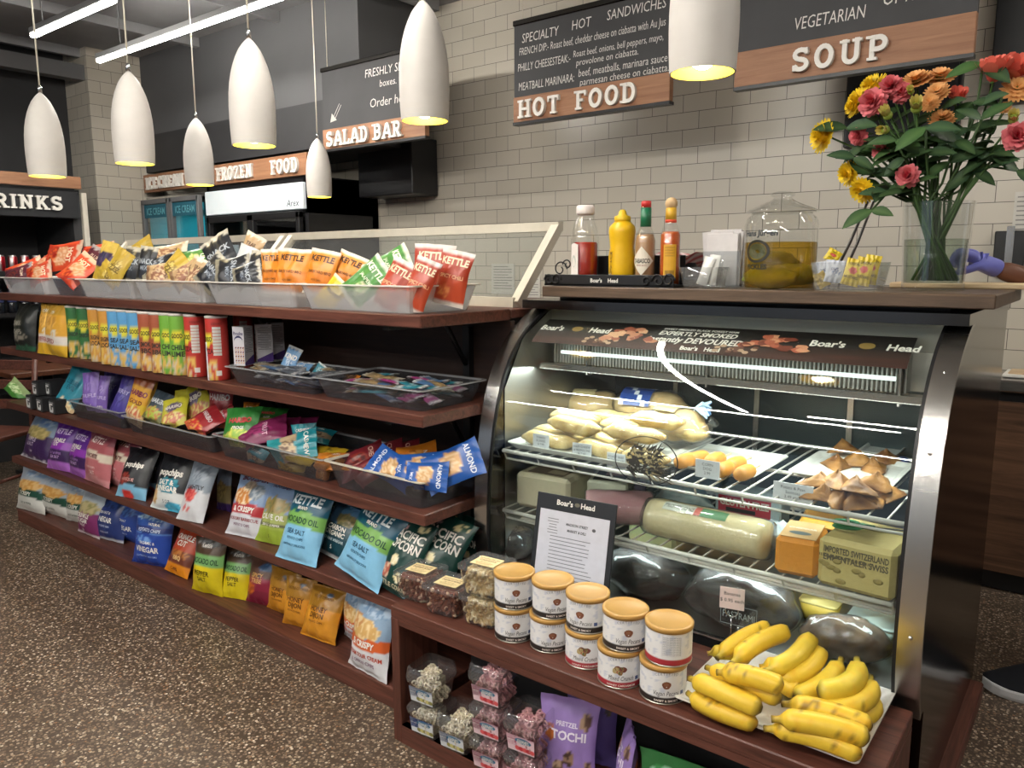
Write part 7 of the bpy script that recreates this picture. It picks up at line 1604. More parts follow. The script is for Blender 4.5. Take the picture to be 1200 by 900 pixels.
t = block(-1.42, 2.05, .2, .19, .115, '#cfc8b0', '#b9b196', 'loaf_cheese', 'pale boxed cheese loaf at the left of the lower shelf', 'cheese loaf', .1)
b = MB(); b.box((.0, -.02, .1162), (.13, .10, .0016), X('#6a5a4a')); b.box((.03, -.03, .1172), (.06, .05, .001), X('#a89a80')); b.build('label', 'satin', t)
b = MB(); b.box((0, 0, .055), (.13, .26, .11), X('#dfe4cf'), bev=.006); f = lambda c, z: (.0662, c, z)
b.text("OVEN GOLD", .018, f, X('#2f4a3a'), 0, .03, .16, -.02, .07, 0, 1, 1); b.add([f(-.1 + .018 * math.cos(u), .07 + .018 * math.sin(u)) for u in [PI * 2 * i / 14 for i in range(14)]], [tuple(range(14))], X('#2f4a3a'))
b.box((0, -.05, .1106), (.1, .12, .002), X('#3a4640')); b.box((.01, -.02, .1116), (.06, .06, .002), X('#b08a80'))
one(b, 'deli_carton', 'satin', 'cream and green deli carton behind the framed notice', 'carton', (-1.26, 2.16, LZ), .35)
def wrapped(px, py, y, r, c0, c1, lab, seed, z=LZ):
    c = aty(px, py, y); b = MB(); b.ball((0, 0, r[2]), r, X(c0), 0, 20, 14, None, .35, seed); b.c = [mixc(X(c0), X(c1), max(0, min(1, .5 + noise.noise(V(v) * 30 + V((seed, 0, 0)))))) for v in b.v]
    b.v = [(v[0], v[1], max(.0, v[2] + .012 * noise.noise(V(v) * 40))) for v in b.v]
    one(b, 'wrapped_packet', 'gloss', lab, 'packet', (c.x, c.y, z), 0)
wrapped(735, 565, 2.2, (.07, .05, .04), '#7a78b0', '#b0a8c8', 'purple wrapped packet under the oval mark', 2); wrapped(800, 590, 2.18, (.085, .06, .05), '#8fb8c4', '#cfe0e2', 'pale blue wrapped packet behind the cheese log', 5); wrapped(913, 612, 2.1, (.05, .05, .035), '#b0c2ce', '#dde6ea', 'clear bag of white balls beside the cheddar', 8)
b = MB(); b.box((0, 0, .05), (.2, .1, .1), X('#b8d0d8'), bev=.004); b.box((-.01, -.0508, .06), (.16, .002, .055), X('#b82f42')); f = lambda a, c: (a, -.0524, c)
b.text('GLUTEN FREE', .022, f, X('#efe6e0'), 0, .04, .15, -.01, .07, 0, 1, 1); b.box((-.02, -.0522, .046), (.09, .001, .012), X('#1d1a1c'))
one(b, 'gluten_free_box', 'satin', 'pale blue box with a red gluten free sign on the lower shelf', 'box', (-.83, 2.26, LZ), .06)
b = MB(); b.lathe([(.05, 0), (.056, .05), (.058, .052), (0, .052)], 20, X('#8a86a0')); one(b, 'deli_tub', 'satin', 'small grey lilac tub behind the swiss block', 'tub', (-.40, 2.3, LZ))
# deck: dark roasts, tubs
DKZ = lambda y: .446 + (y - 1.90) * .085 / .72
def roast(px, py, y, r, lab, seed, c0='#14100f', c1='#332722', gloss='roast'):
    c = aty(px, py, y); z = DKZ(y) - .003; t = thing('roast_meat', lab, 'roast meat', (c.x, y, z), .15, 'dark roasts on the case floor'); b = MB()
    b.ball((0, 0, r[2] * .9), r, X(c0), 0, 28, 18, None, .16, seed); b.c = [mixc(X(c0), X(c1), max(0, min(1, .5 + 1.1 * noise.noise(V(v) * 38 + V((seed, 0, 0)))))) for v in b.v]
    b.v = [(v[0], v[1], max(.006, v[2])) for v in b.v]; b.build('meat', gloss, t)
    w = MB(); w.ball((0, 0, r[2] * .9), tuple(q * 1.045 for q in r), (1, 1, 1), 0, 28, 18, None, .16, seed); w.v = [(v[0] * (1 + .02 * noise.noise(V(v) * 60)), v[1], max(.005, v[2])) for v in w.v]; w.build('plastic_wrap', 'film', t)
    return t
roast(757, 690, 2.0, (.125, .09, .075), 'black wrapped roast right of the framed notice', 3)
roast(869, 726, 1.985, (.15, .075, .082), 'pastrami roast behind the glass name plate', 6)
roast(990, 764, 1.97, (.105, .055, .06), 'brown roast behind the bananas', 9, '#3a2a20', '#5f4634')
roast(605, 675, 2.0, (.06, .07, .06), 'dark roast behind the left of the framed notice', 12)
b = MB(); b.box((0, 0, .04), (.10, .004, .062), bev=.001); n0 = MB()
t = thing('name_plate', 'clear name plate reading PASTRAMI on a stake', 'name plate', (aty(866, 715, 1.905).x, 1.905, DKZ(1.905) + .03), .08); b.build('plate', 'smoke', t)
b = MB(); f = lambda a, c: (a, -.0026, c); b.text('PASTRAMI', .02, f, X('#a8b0b4'), 0, .0, .085, 0, .042, 0, 1, 1)
for (a, c, w_, h_) in ((0, .068, .096, .0012), (0, .014, .096, .0012), (-.048, .041, .0012, .054), (.048, .041, .0012, .054)): b.box((a, -.0026, c), (w_, .0006, h_), X('#98a0a4'))
b.build('lettering', 'satin', t)
b = MB(); b.tube([(0, 0, .01), (0, 0, -.028)], .002, 6); b.build('stake', 'chrome', t)
def food_tub(px, py, y, w, d, h, c0, c1, lab):
    c = aty(px, py, y); t = thing('food_tub', lab, 'food tub', (c.x, y, DKZ(y) + .002)); b = MB()
    loft(b, [rr_(w * .8, d * .8, .015, 0), rr_(w, d, .015, h)], X(c0)); b.build('tub_body', 'satin', t)
    b = MB(); loft(b, [rr_(w * 1.04, d * 1.04, .015, h), rr_(w * 1.04, d * 1.04, .015, h + .006)], X(c1)); b.build('lid', 'gloss', t)
food_tub(962, 712, 2.12, .10, .08, .05, '#d8b84a', '#e0cf86', 'yellow food tub on the case floor'); food_tub(1025, 728, 2.1, .12, .12, .05, '#b8d0c6', '#cfe0d8', 'pale green food tub at the right of the case floor')
block(-1.16, 2.28, .16, .14, .12, '#d8dca8', '#c4cc90', 'pale_cheese', 'pale green cheese piece behind the black roast', 'cheese', .2, z=DKZ(2.28) + .004)
# ------------------------------------------------------------------ things standing on the service counter
def ct(px, y): p = aty(px, 340, y); return V((p.x, y, CTZ + .0006))
def sil(b, px, y, rows, col, mi=0, n=24, z0=None, colf=None, sy=1.0):
    """lathe from half widths and heights measured in the photograph, in metres above the counter"""
    p = ct(px, y); k = dep((p.x, y, 1.42)) / FPX
    prof = [(w * k, max(0, aty(px, py, y).z - CTZ)) for w, py in rows]
    if z0 is not None: prof = [(prof[0][0], z0)] + prof
    b.lathe(prof, n, col, mi, None, True, 1, sy, colf); return k
RY = 2.20
x0, x1 = ct(638, 2.15).x, ct(789, 2.15).x
RK = thing('condiment_rack', "black condiment rack with scroll ends and Boar's Head on its front", 'condiment rack', (x0, 2.15, CTZ + .0006)); rw = x1 - x0
b = MB(); b.box((rw / 2, .055, .004), (rw, .11, .006)); b.box((rw / 2, .002, .02), (rw, .004, .036), bev=.0015); b.box((rw * .55, .108, .05), (rw * .84, .004, .098), bev=.001); b.build('tray_body', 'black', RK)
b = MB(); f = lambda a, z: (a, -.0012, z)
b.text("Boar's", .013, f, X('#dcdad4'), 0, .03, None, rw * .43, .02, 0, 1, 1); b.text('Head', .013, f, X('#dcdad4'), 0, .03, None, rw * .56, .02, 0, 1, 1); b.build('lettering', 'satin', RK)
def scroll(cx, cz, s, fl, y):
    pts = []
    for k in range(26): a = k / 25 * 4.6 * PI / 2; r = s * (1 - k / 25 * .72); pts.append((cx + fl * r * math.cos(a), y, cz + r * math.sin(a)))
    return pts
for cx, cz, s, fl, y in ((.03, .055, .028, 1, .05), (.022, .02, .02, -1, -.004), (.05, .02, .02, 1, -.004), (rw - .05, .02, .022, -1, -.004), (rw - .015, .022, .022, 1, -.004), (rw - .09, .018, .016, 1, -.004), (.058, .07, .018, -1, .05)):
    b = MB(); b.tube(scroll(cx, cz, s, fl, y), .0026, 6); b.build('scroll', 'black', RK)
M['liq'] = vcmat('sauce', .25, 0)
GB2 = 'sauce bottles in the condiment rack'
def bottle(px, y, lab, rows, glass, extras, name='sauce_bottle'):
    p = ct(px, y); p.z += .008; t = thing(name, lab, 'sauce bottle', p, 0, GB2)
    b = MB(); k = sil(b, px, y, rows, (1, 1, 1), z0=.0); b.build('bottle_body', glass, t); extras(t, k); return t
def Z(px, py, y): return aty(px, py, y).z - CTZ - .008
def ketch(t, k):
    b = MB(); sil(b, 685, RY, [(14.5, 318), (14.5, 289), (13, 287)], X('#a02a1c'), z0=.003); b.build('ketchup_filling', 'liq', t)
    b = MB(); sil(b, 685, RY, [(9.5, 255), (10.5, 253), (10.5, 246), (9, 244)], X('#e6dcd8')); b.build('cap', 'satin', t)
    r = 16.9 * k; b = MB(); f = lambda a, z: (r * math.cos(a / r - PI / 2 + .25), r * math.sin(a / r - PI / 2 + .25), z)
    zb, zt = .012, Z(685, 285, RY); n = 8
    for i in range(n): a0, a1 = -.042 + .034 * i / n, -.042 + .034 * (i + 1) / n; b.add([f(a0, zb), f(a1, zb), f(a1, zt - .012 * abs(i + 1 - n / 2) / n), f(a0, zt - .012 * abs(i - n / 2) / n)], [(0, 1, 2, 3)], X('#e0d8d4'))
    e = lambda a, z: tuple(V(f(a, z)) * 1.003)
    b.add([e(-.026 + .009 * math.cos(u), zt * .55 + .02 * math.sin(u)) for u in [PI * 2 * i / 12 for i in range(12)]], [tuple(range(12))], X('#b8bcb4')); b.text('KETCHUP', .009, e, X('#4a6a4a'), 0, .02, .026, -.026, zb + .012, 0, 1, 1); b.build('label', 'satin', t)
bottle(685, RY, 'clear ketchup bottle with a white cap, leftmost in the rack', [(16, 320), (16.5, 300), (16.5, 284), (15.5, 275), (12, 264), (9, 257), (9, 254)], 'cglass', ketch)
def must(t, k):
    b = MB(); sil(b, 728, RY, [(9, 263), (9.5, 261), (9.2, 257), (5, 255.5), (4, 251), (2.2, 249)], X('#e0b822')); b.build('cap', 'satin', t)
    r = 16.0 * k; b = MB(); f = lambda a, z: (r * math.cos(a / r - PI / 2 - .1), r * math.sin(a / r - PI / 2 - .1), z)
    for i, ch in enumerate('MUSTARD'): b.text(ch, .011, f, X('#8a6a2a'), 0, .03, None, -.012, .098 - i * .0105, 0, 1, 1)
    b.add([f(a, z) for a in (-.026, -.008) for z in (.018, .034)], [(0, 1, 3, 2)], X('#d8d2c0')); b.build('label', 'satin', t)
b_ = bottle(728, RY, 'yellow squeeze mustard bottle in the rack', [(15, 320), (15.5, 304), (13.8, 293), (14.6, 284), (15.6, 275), (14.8, 269), (11, 265), (9, 263)], pmat('yellow squeeze plastic', X('#e2b41c'), .32, var=.04, sub=.08), must)
def taba(t, k):
    b = MB(); sil(b, 755, RY + .01, [(11, 318), (11, 285), (9, 278)], X('#b08a68'), z0=.003); b.build('sauce_filling', 'liq', t)
    b = MB(); sil(b, 755, RY + .01, [(6.4, 269), (6.2, 247)], X('#1f6a4a')); b.build('neck_wrap', 'foil', t)
    b = MB(); sil(b, 755, RY + .01, [(5.8, 247), (5.8, 240), (4.8, 239)], X('#c02a2a')); b.build('cap', 'satin', t)
    r = 12.6 * k; b = MB(); f = lambda a, z: (r * math.cos(a / r - PI / 2 + .15), r * math.sin(a / r - PI / 2 + .15), z); zc = Z(755, 306, RY)
    for i in range(8):
        a0, a1 = -.04 + .01 * i, -.03 + .01 * i; h0, h1 = .045 * (1 - abs(a0) / .04), .045 * (1 - abs(a1) / .04); b.add([f(a0, zc - h0), f(a1, zc - h1), f(a1, zc + h1), f(a0, zc + h0)], [(0, 1, 2, 3)], X('#ddd5c6'))
    e = lambda a, z: tuple(V(f(a, z)) * 1.006)
    b.text('TABASCO', .014, e, X('#23231f'), 0, .03, .056, 0, zc, 0, 1, 1); b.text('PEPPER SAUCE', .006, e, X('#8a4a3a'), 0, .01, .034, 0, zc - .014, 0, 1, 1); b.build('label', 'satin', t)
bottle(755, RY + .01, 'hot pepper sauce bottle with a red cap and diamond label', [(12.4, 320), (12.4, 287), (11, 279), (6.5, 270), (6, 266), (6, 246)], 'cglass', taba)
def chol(t, k):
    b = MB(); sil(b, 784, RY, [(11, 318), (11, 279), (9, 275)], X('#b8521a'), z0=.003); b.build('sauce_filling', 'liq', t)
    b = MB(); sil(b, 784, RY, [(6.6, 264.5), (6.5, 261)], X('#d8482a')); sil(b, 784, RY, [(6.4, 261), (6, 247)], X('#d8a832')); b.build('neck_label', 'satin', t)
    b = MB(); p = ct(784, RY); b.ball((0, 0, Z(784, 239, RY)), 7.2 * k, X('#cfae82'), 0, 16, 10); b.build('wooden_cap', 'matte', t)
    r = 12.3 * k; b = MB(); f = lambda a, z: (r * math.cos(a / r - PI / 2 + .35), r * math.sin(a / r - PI / 2 + .35), z); z0, z1 = .02, Z(784, 287, RY)
    for i in range(5): a0, a1 = -.017 + .008 * i, -.009 + .008 * i; b.add([f(a0, z0), f(a1, z0), f(a1, z1), f(a0, z1)], [(0, 1, 2, 3)], X('#d8a32e'))
    e = lambda a, z: tuple(V(f(a, z)) * 1.006)
    for i in range(9): b.add([e(-.011 + i * .0032, .026), e(-.0095 + i * .0032, .026), e(-.0095 + i * .0032, .044), e(-.011 + i * .0032, .044)], [(0, 1, 2, 3)], X('#2f2a20'))
    for i in range(4): b.text('NUTRITION FACTS', .005, e, X('#6a4a18'), 0, 0, .03, .003, z1 - .01 - i * .008, 0, 1, 1)
    b.build('label', 'satin', t)
bottle(784, RY, 'orange hot sauce bottle with a round wooden cap', [(12, 320), (12, 280), (10.5, 275), (7, 266), (6.2, 262), (6, 246)], 'cglass', chol)

# baskets, dish, napkins
q = ct(800, 2.42); BK = thing('paper_basket', 'black basket lined with red checked paper behind the hot sauce', 'basket', (q.x, 2.42, CTZ + .0006))
b = MB(); loft(b, [rr_(.09, .09, .02, 0), rr_(.12, .11, .02, .075), rr_(.112, .102, .02, .075), rr_(.084, .084, .02, .006)], (1, 1, 1), smooth=False); b.build('basket_body', 'black', BK)
b = MB(); vs = []; fs = []; cs = []
for j in range(5):
    for i in range(24):
        a = 2 * PI * i / 24; r = .05 + .012 * j; vs.append((r * 1.1 * math.cos(a), r * math.sin(a), .06 + .011 * j + .004 * math.sin(a * 7) * j / 2)); cs.append(X('#b8323a') if (i // 1 + j) % 2 else X('#e2d6d2'))
for j in range(4):
    for i in range(24): fs.append((j * 24 + i, j * 24 + (i + 1) % 24, j * 24 + 24 + (i + 1) % 24, j * 24 + 24 + i))
b.add(vs, fs, cs, 0, False); b.build('checked_paper', 'matte', BK)
q = ct(825, 2.21); k = dep((q.x, 2.21, 1.4)) / FPX
DS = thing('plastic_dish', 'clear square dish with plastic cutlery packs beside the hot sauce', 'dish', (q.x, 2.21, CTZ + .0006))
b = MB(); w = 48 * k; loft(b, [rr_(w * .78, .085, .014, 0), rr_(w * .84, .09, .014, .004), rr_(w, .11, .014, .062), rr_(w - .005, .105, .014, .062), rr_(w * .82, .084, .014, .007)], smooth=True); b.build('dish_body', 'clear', DS)
for i, (x, lean, h) in enumerate(((-.005, .25, .085), (.018, .1, .09), (.035, -.05, .075))):
    b = bagmesh(.035, h, .012, dict(bands=[(1, '#d6d6d2')]), i + 3, 8, 12); o = one(b, 'cutlery_pack', 'clear' if i == 2 else 'gloss', 'white wrapped plastic cutlery pack in the clear dish', 'cutlery pack', (q.x + x, 2.20 + .012 * i, CTZ + .010), 0, 'cutlery packs in the dish'); o.rotation_euler = (-.15, lean, 0)
q = ct(848, 2.33); NP = thing('napkin_holder', 'clear holder full of upright white napkins', 'napkins', (q.x, 2.33, CTZ + .0006), .1); k = dep((q.x, 2.33, 1.4)) / FPX
b = MB(); w = 44 * k
for sgn in (-1, 1): b.box((0, sgn * .035, .055), (w, .003, .11))
b.box((0, 0, .002), (w, .07, .004)); b.build('holder_body', 'clear', NP)
rr = random.Random(3)
for i in range(9):
    b = MB(); hh = .165 + rr.uniform(-.012, .01); a = rr.uniform(-.08, .08)
    b.box((0, 0, hh / 2), (w * .82, .0045, hh), X('#dedada'), bev=.001); o = b.build('napkin', 'matte', NP, (rr.uniform(-.006, .006), -.026 + .0065 * i, .005)); o.rotation_euler = (rr.uniform(-.06, .06), a, 0)

# pickle jar
JY = 2.27; q = ct(912, JY); JR = thing('pickle_jar', 'glass pickle jar of amber brine with a domed glass lid', 'jar', (q.x, JY, CTZ + .0006))
b = MB(); k = sil(b, 912, JY, [(39, 334), (41, 328), (41, 264), (38.5, 256), (34, 252), (34, 250)], (1, 1, 1), z0=0, n=40); b.build('jar_body', 'cglass', JR)
M['brine'] = thinmat('amber brine', (.86, .70, .22), .3, .14, X('#b88f2a'), .1)
b = MB(); sil(b, 912, JY, [(38.5, 332), (40.2, 326), (40.2, 284.5)], (1, 1, 1), z0=.003, n=40); b.build('brine', 'brine', JR)
b = MB(); ZJ = lambda py: aty(912, py, JY).z - CTZ
b.lathe([(40 * k, ZJ(250)), (41 * k, ZJ(248.5)), (39 * k, ZJ(247)), (27 * k, ZJ(242)), (14 * k, ZJ(236)), (11 * k, ZJ(234)), (10 * k, ZJ(232)), (13.5 * k, ZJ(230)), (13 * k, ZJ(227)), (8 * k, ZJ(225.5)), (0, ZJ(225))], 32); b.build('lid', 'cglass', JR)
for i, (x, y_, z, l, r, a) in enumerate(((-.012, -.052, ZJ(325), .078, .033, 0), (.03, .03, ZJ(322), .09, .03, .5), (-.03, .03, ZJ(306), .08, .028, 1.0))):
    b = MB(); b.ball((0, 0, 0), (l, r, r), X('#6f7a34'), 0, 18, 12, TR((x, y_ + .01, z), a), .25, i); b.c = [mixc(X('#7f8a40'), X('#a8a458'), max(0, min(1, .5 + noise.noise(V(v) * 40)))) for v in b.v]; b.build('pickle', 'food', JR)
b = MB(); r = 41.4 * k; f = lambda a, z: (r * math.cos(a / r - PI / 2), r * math.sin(a / r - PI / 2), z)
b.text('Hans Jürgen', .0165, f, X('#1f2a36'), 0, .03, .13, -.028, ZJ(274), .08, 1, 1); b.text('PICKLES', .014, f, X('#2a2a1a'), 0, .05, .10, -.035, ZJ(312.5), 0, 1, 1)
for i in range(28):
    a0, a1 = 2 * PI * i / 28, 2 * PI * (i + 1) / 28; e = lambda a, s: f(-.034 + .041 * s * math.cos(a), ZJ(295) + .032 * s * math.sin(a)); b.add([e(a0, 1), e(a1, 1), e(a1, .78), e(a0, .78)], [(0, 1, 2, 3)], X('#23231c'))
b.add([f(-.034 + .03 * math.cos(u), ZJ(295) + .022 * math.sin(u)) for u in [PI * 2 * i / 16 for i in range(16)]], [tuple(range(16))], X('#4a4c30')); b.build('printed_mark', 'satin', JR)

# packet bin and tongs
q0, q1 = ct(955, 2.20), ct(1037, 2.20); bw_ = q1.x - q0.x; PB = thing('packet_bin', 'clear acrylic bin of condiment packets beside the pickle jar', 'bin', ((q0.x + q1.x) / 2, 2.20, CTZ + .0006))
b = MB(); loft(b, [rr_(bw_ * .84, .09, .012, 0), rr_(bw_ * .88, .095, .012, .003), rr_(bw_, .12, .012, .075), rr_(bw_ - .004, .116, .012, .075), rr_(bw_ * .86, .09, .012, .006)], smooth=False); b.build('bin_body', 'clear', PB)
ART['mayo'] = dict(bands=[(.1, '#b8a020'), (1, '#d2b81e')], blobs=[(0, .55, .5, .12, '#b83a3a', '#c8504a')], texts=[('DIJON', 0, .8, .1, '#5a4a10', .02), ('MUSTARD', 0, .3, .1, '#5a4a10', .02)])
ART['whitepk'] = dict(bands=[(1, '#c2c8d4')], blobs=[(.2, .5, .5, .2, '#8a98b4', '#d8dce4')], texts=[('SALT', 0, .6, .12, '#5a6480', .02)])
for i, (kd, px, py, y, w, h, yw, ro, lab) in enumerate((('mayo', 1012, 318, 2.20, .045, .075, 0, 12, 'yellow mustard packet, right one in the bin'), ('mayo', 999, 319, 2.19, .045, .072, 0, 14, 'yellow mustard packet, middle one in the bin'), ('mayo', 1021, 316, 2.225, .04, .078, 0, 10, 'yellow mustard packet standing behind the others'), ('whitepk', 978, 318, 2.20, .05, .06, 0, 6, 'white packet in the middle of the bin'), ('whitepk', 966, 319, 2.21, .04, .06, 0, -8, 'white packet at the left of the bin'), ('mayo', 976, 300, 2.24, .04, .035, 0, 30, 'yellow packet corner poking over the bin edge'), ('gold', 963, 328, 2.19, .045, .03, 0, 60, 'gold packet lying at the left of the bin'))):
    lay_bag(kd, px, py, y, w, h, lab, yw, 10, ro, .01, name='condiment_packet', cat='condiment packet', group='condiment packets in the bin')
TO = thing('serving_tongs', 'grey serving tongs leaning up behind the packet bin', 'tongs', (ct(985, 2.33).x, 2.33, CTZ + .001))
a = aty(986, 300, 2.33); c = aty(1016, 236, 2.36); o0 = V(TO.location)
for d_, r_ in ((0, .008), (.026, .0075)):
    b = MB(); A_ = V((a.x - .03 + d_, 2.33, CTZ + .006)) - o0; C_ = V((c.x + d_ * .6, 2.37, c.z)) - o0; b.tube([A_, A_.lerp(C_, .5) + V((.004, 0, .004)), C_], [r_ * .7, r_, r_ * .8], 8, X('#6d6a68'), sq=.5); b.build('tong_arm', 'metalvc', TO)
b = MB(); b.box((0, 0, .008), (.34, .16, .016), bev=.003); one(b, 'cutting_board', 'cutting', 'pale wooden board lying behind the flower vase', 'cutting board', (-.375, 2.60, CTZ + .0006), .03)

# ------------------------------------------------------------------ the vase and the flowers
VY = 2.36; q = ct(1092, VY); VB = V((q.x, VY, CTZ + .0006)); VS = thing('glass_vase', 'clear glass vase of mixed flowers on the counter end', 'vase', VB)
b = MB(); k = sil(b, 1092, VY, [(33, 330), (33.5, 310), (36, 270), (38, 238)], (1, 1, 1), z0=0, n=36); b.f = [f_ for f_ in b.f if not (len(f_) > 4 and b.v[f_[0]][2] > .1)]; b.mi = b.mi[:len(b.f)]; b.s = b.s[:len(b.f)]
zt = aty(1092, 238, VY).z - CTZ; zb_ = .02
b.shell([(33.2 * k - .004, zb_), (33.6 * k - .004, .05), (36 * k - .004, aty(1092, 270, VY).z - CTZ), (38 * k - .004, zt)], 36); b.shell([(38 * k, zt), (38 * k - .004, zt)], 36); b.lathe([(33 * k - .004, zb_ - .001), (33 * k - .004, zb_)], 36); b.build('vase_body', 'cglass', VS)
M['water'] = thinmat('water', (.84, .90, .84), .5, .0, rough=.01)
b = MB(); b.lathe([(33 * k - .005, zb_ + .001), (35.3 * k - .005, aty(1092, 281, VY).z - CTZ)], 36); b.build('water', 'water', VS)
VR = 33 * k
def leafshape(b, base, tip, w, col, nrm, droop=.0):
    base, tip = V(base), V(tip); ax = tip - base; s = ax.cross(V(nrm)).normalized(); nn = s.cross(ax).normalized(); vs = []; n = 7
    for i in range(n + 1):
        t = i / n; c = base + ax * t + nn * (-droop * t * t) ; q = w * math.sin(PI * min(1, t * .97 + .03)) ** .8 * (1 - .25 * t)
        vs += [c - s * q + nn * q * .25, c, c + s * q + nn * q * .25]
    fs = []
    for i in range(n): a_ = i * 3; fs += [(a_, a_ + 1, a_ + 4, a_ + 3), (a_ + 1, a_ + 2, a_ + 5, a_ + 4)]
    b.add(vs, fs, [mixc(X(col), X('#8aa86a'), .18 if i % 3 == 1 else 0) for i in range(len(vs))], 0, True)
def petal(b, c, d, up, l, w, col, curl=0.0, tipcol=None):
    d = V(d).normalized(); s = d.cross(V(up)).normalized(); nn = s.cross(d).normalized(); vs = []
    for t, q in ((0, .35), (.4, .9), (.75, 1.0), (1, .35)): c_ = V(c) + d * l * t + nn * curl * l * t * t; vs += [c_ - s * w * q / 2, c_ + s * w * q / 2]
    cc = X(col); tc = X(tipcol) if tipcol else cc
    b.add(vs, [(0, 1, 3, 2), (2, 3, 5, 4), (4, 5, 7, 6)], [cc] * 4 + [tc] * 4, 0, True)
def bloom(kind, r, face):
    """flower head about the origin facing along +face"""
    b = MB(); face = V(face).normalized(); s = face.orthogonal().normalized(); t = face.cross(s); rr = random.Random(int(r * 1e5) + len(kind))
    if kind in ('yellow', 'peach'):
        c1, c2, cc = (('#e0b414', '#ecca2a', '#a87a10') if kind == 'yellow' else ('#d28a48', '#dfa466', '#6a5a20'))
        for ly in range(4):
            m = 20 - ly * 3
            for i in range(m):
                a = 2 * PI * (i + ly * .37) / m + rr.uniform(-.06, .06); d = s * math.cos(a) + t * math.sin(a); el = .05 + ly * (.38 if kind == 'yellow' else .2)
                petal(b, face * (.004 * ly), d * math.cos(el) + face * math.sin(el), face, r * (1 - .16 * ly), r * .27, c1 if (i + ly) % 2 else c2, .12, c2)
        b.ball(tuple(face * r * .1), r * (.34 if kind == 'yellow' else .27), X(c1 if kind == 'yellow' else cc), 0, 10, 7, None, .3, 2)
    elif kind == 'carnation':
        for ly in range(6):
            m = 14 - ly
            for i in range(m):
                a = 2 * PI * (i + ly * .5) / m; d = s * math.cos(a) + t * math.sin(a); el = -.25 + ly * .27 + rr.uniform(-.12, .12)
                petal(b, (0, 0, 0), d * math.cos(el) + face * math.sin(el), face, r * rr.uniform(.8, 1.0), r * .46, '#c23c4c' if (i + ly) % 3 else '#d4586a', rr.uniform(-.2, .3), '#e07a80')
        b.ball(tuple(-face * r * .35), (r * .35,) * 3, X('#4a6a34'), 0, 8, 6)
    elif kind == 'rose':
        for ly in range(5):
            m = 5; 
            for i in range(m):
                a = 2 * PI * (i + ly * .5) / m; d = s * math.cos(a) + t * math.sin(a); el = .75 + ly * .16
                petal(b, d * r * (.42 - ly * .07), d * math.cos(el) + face * math.sin(el), d, r * 1.25, r * (.95 - ly * .12), '#c4564a' if ly % 2 else '#d46a58', -.18 if ly < 3 else .0, '#e2705e')
        b.ball((0, 0, 0), r * .48, X('#c04a40'), 0, 10, 7)
        for i in range(5): a = 2 * PI * i / 5; d = s * math.cos(a) + t * math.sin(a); petal(b, -face * r * .3, d - face * .2, face, r * .7, r * .2, '#4f7a3a')
    else:       # a closed bud
        for i in range(8): a = 2 * PI * i / 8; d = s * math.cos(a) + t * math.sin(a); petal(b, d * r * .12, d * .35 + face, d, r * 1.3, r * .42, '#b8a83a' if i % 2 else '#8f9a3c', -.1, '#d8c878')
        b.ball(tuple(face * r * .3), (r * .4,) * 3, X('#8a9a44'), 0, 8, 6)
    return b
def flower(kind, px, py, y, rpx, lab, name, face=(0, -1, .3), leaves=1, grp=None, seed=0):
    P = aty(px, py, y); kk = dep(P) / FPX; r = rpx * kk; t = thing(name, lab, 'flower', P, 0, grp)
    bloom(kind, r, face).build('bloom', 'leaf', t)
    rr = random.Random(seed + int(px)); a = rr.uniform(0, 2 * PI)
    off = V((P.x - VB.x, P.y - VB.y, 0)); mouth = VB + V((0, 0, zt)) + off.normalized() * min(off.length, VR * .72) * rr.uniform(.75, 1.15); fa_ = rr.uniform(-1.3, 1.3); on_ = off.normalized(); foot = VB + V((0, 0, zb_ + .006)) - V((on_.x * math.cos(fa_) - on_.y * math.sin(fa_), on_.x * math.sin(fa_) + on_.y * math.cos(fa_), 0)) * VR * rr.uniform(.35, .82)
    f_ = V(face).normalized(); A_ = P - f_ * r * .35; B_ = A_.lerp(mouth, .35) + V((0, 0, .02)) - f_ * .012
    pts = [A_ - P, B_ - P, A_.lerp(mouth, .7) - P + V((0, 0, .006)), mouth - P, mouth.lerp(foot, .5) - P, foot - P]
    b = MB(); b.tube(pts, [.0026, .003, .0034, .0038, .0042, .0042], 6, X('#3f5c2c')); b.build('stem', 'leaf', t)
    for i in range(leaves):
        g = .25 + .4 * rr.random(); c = A_.lerp(mouth, g) - P; an = rr.uniform(0, 2 * PI); d = V((math.cos(an), math.sin(an) * .6, rr.uniform(-.3, .5))).normalized(); b = MB(); l = rr.uniform(.06, .1)
        leafshape(b, c, c + d * l, l * .24, rr.choice(('#22391f', '#2b4724', '#375628', '#1f3422')), (rr.uniform(-.3, .3), -.6, .8), .015); b.build('leaf', 'leaf', t)
    return t
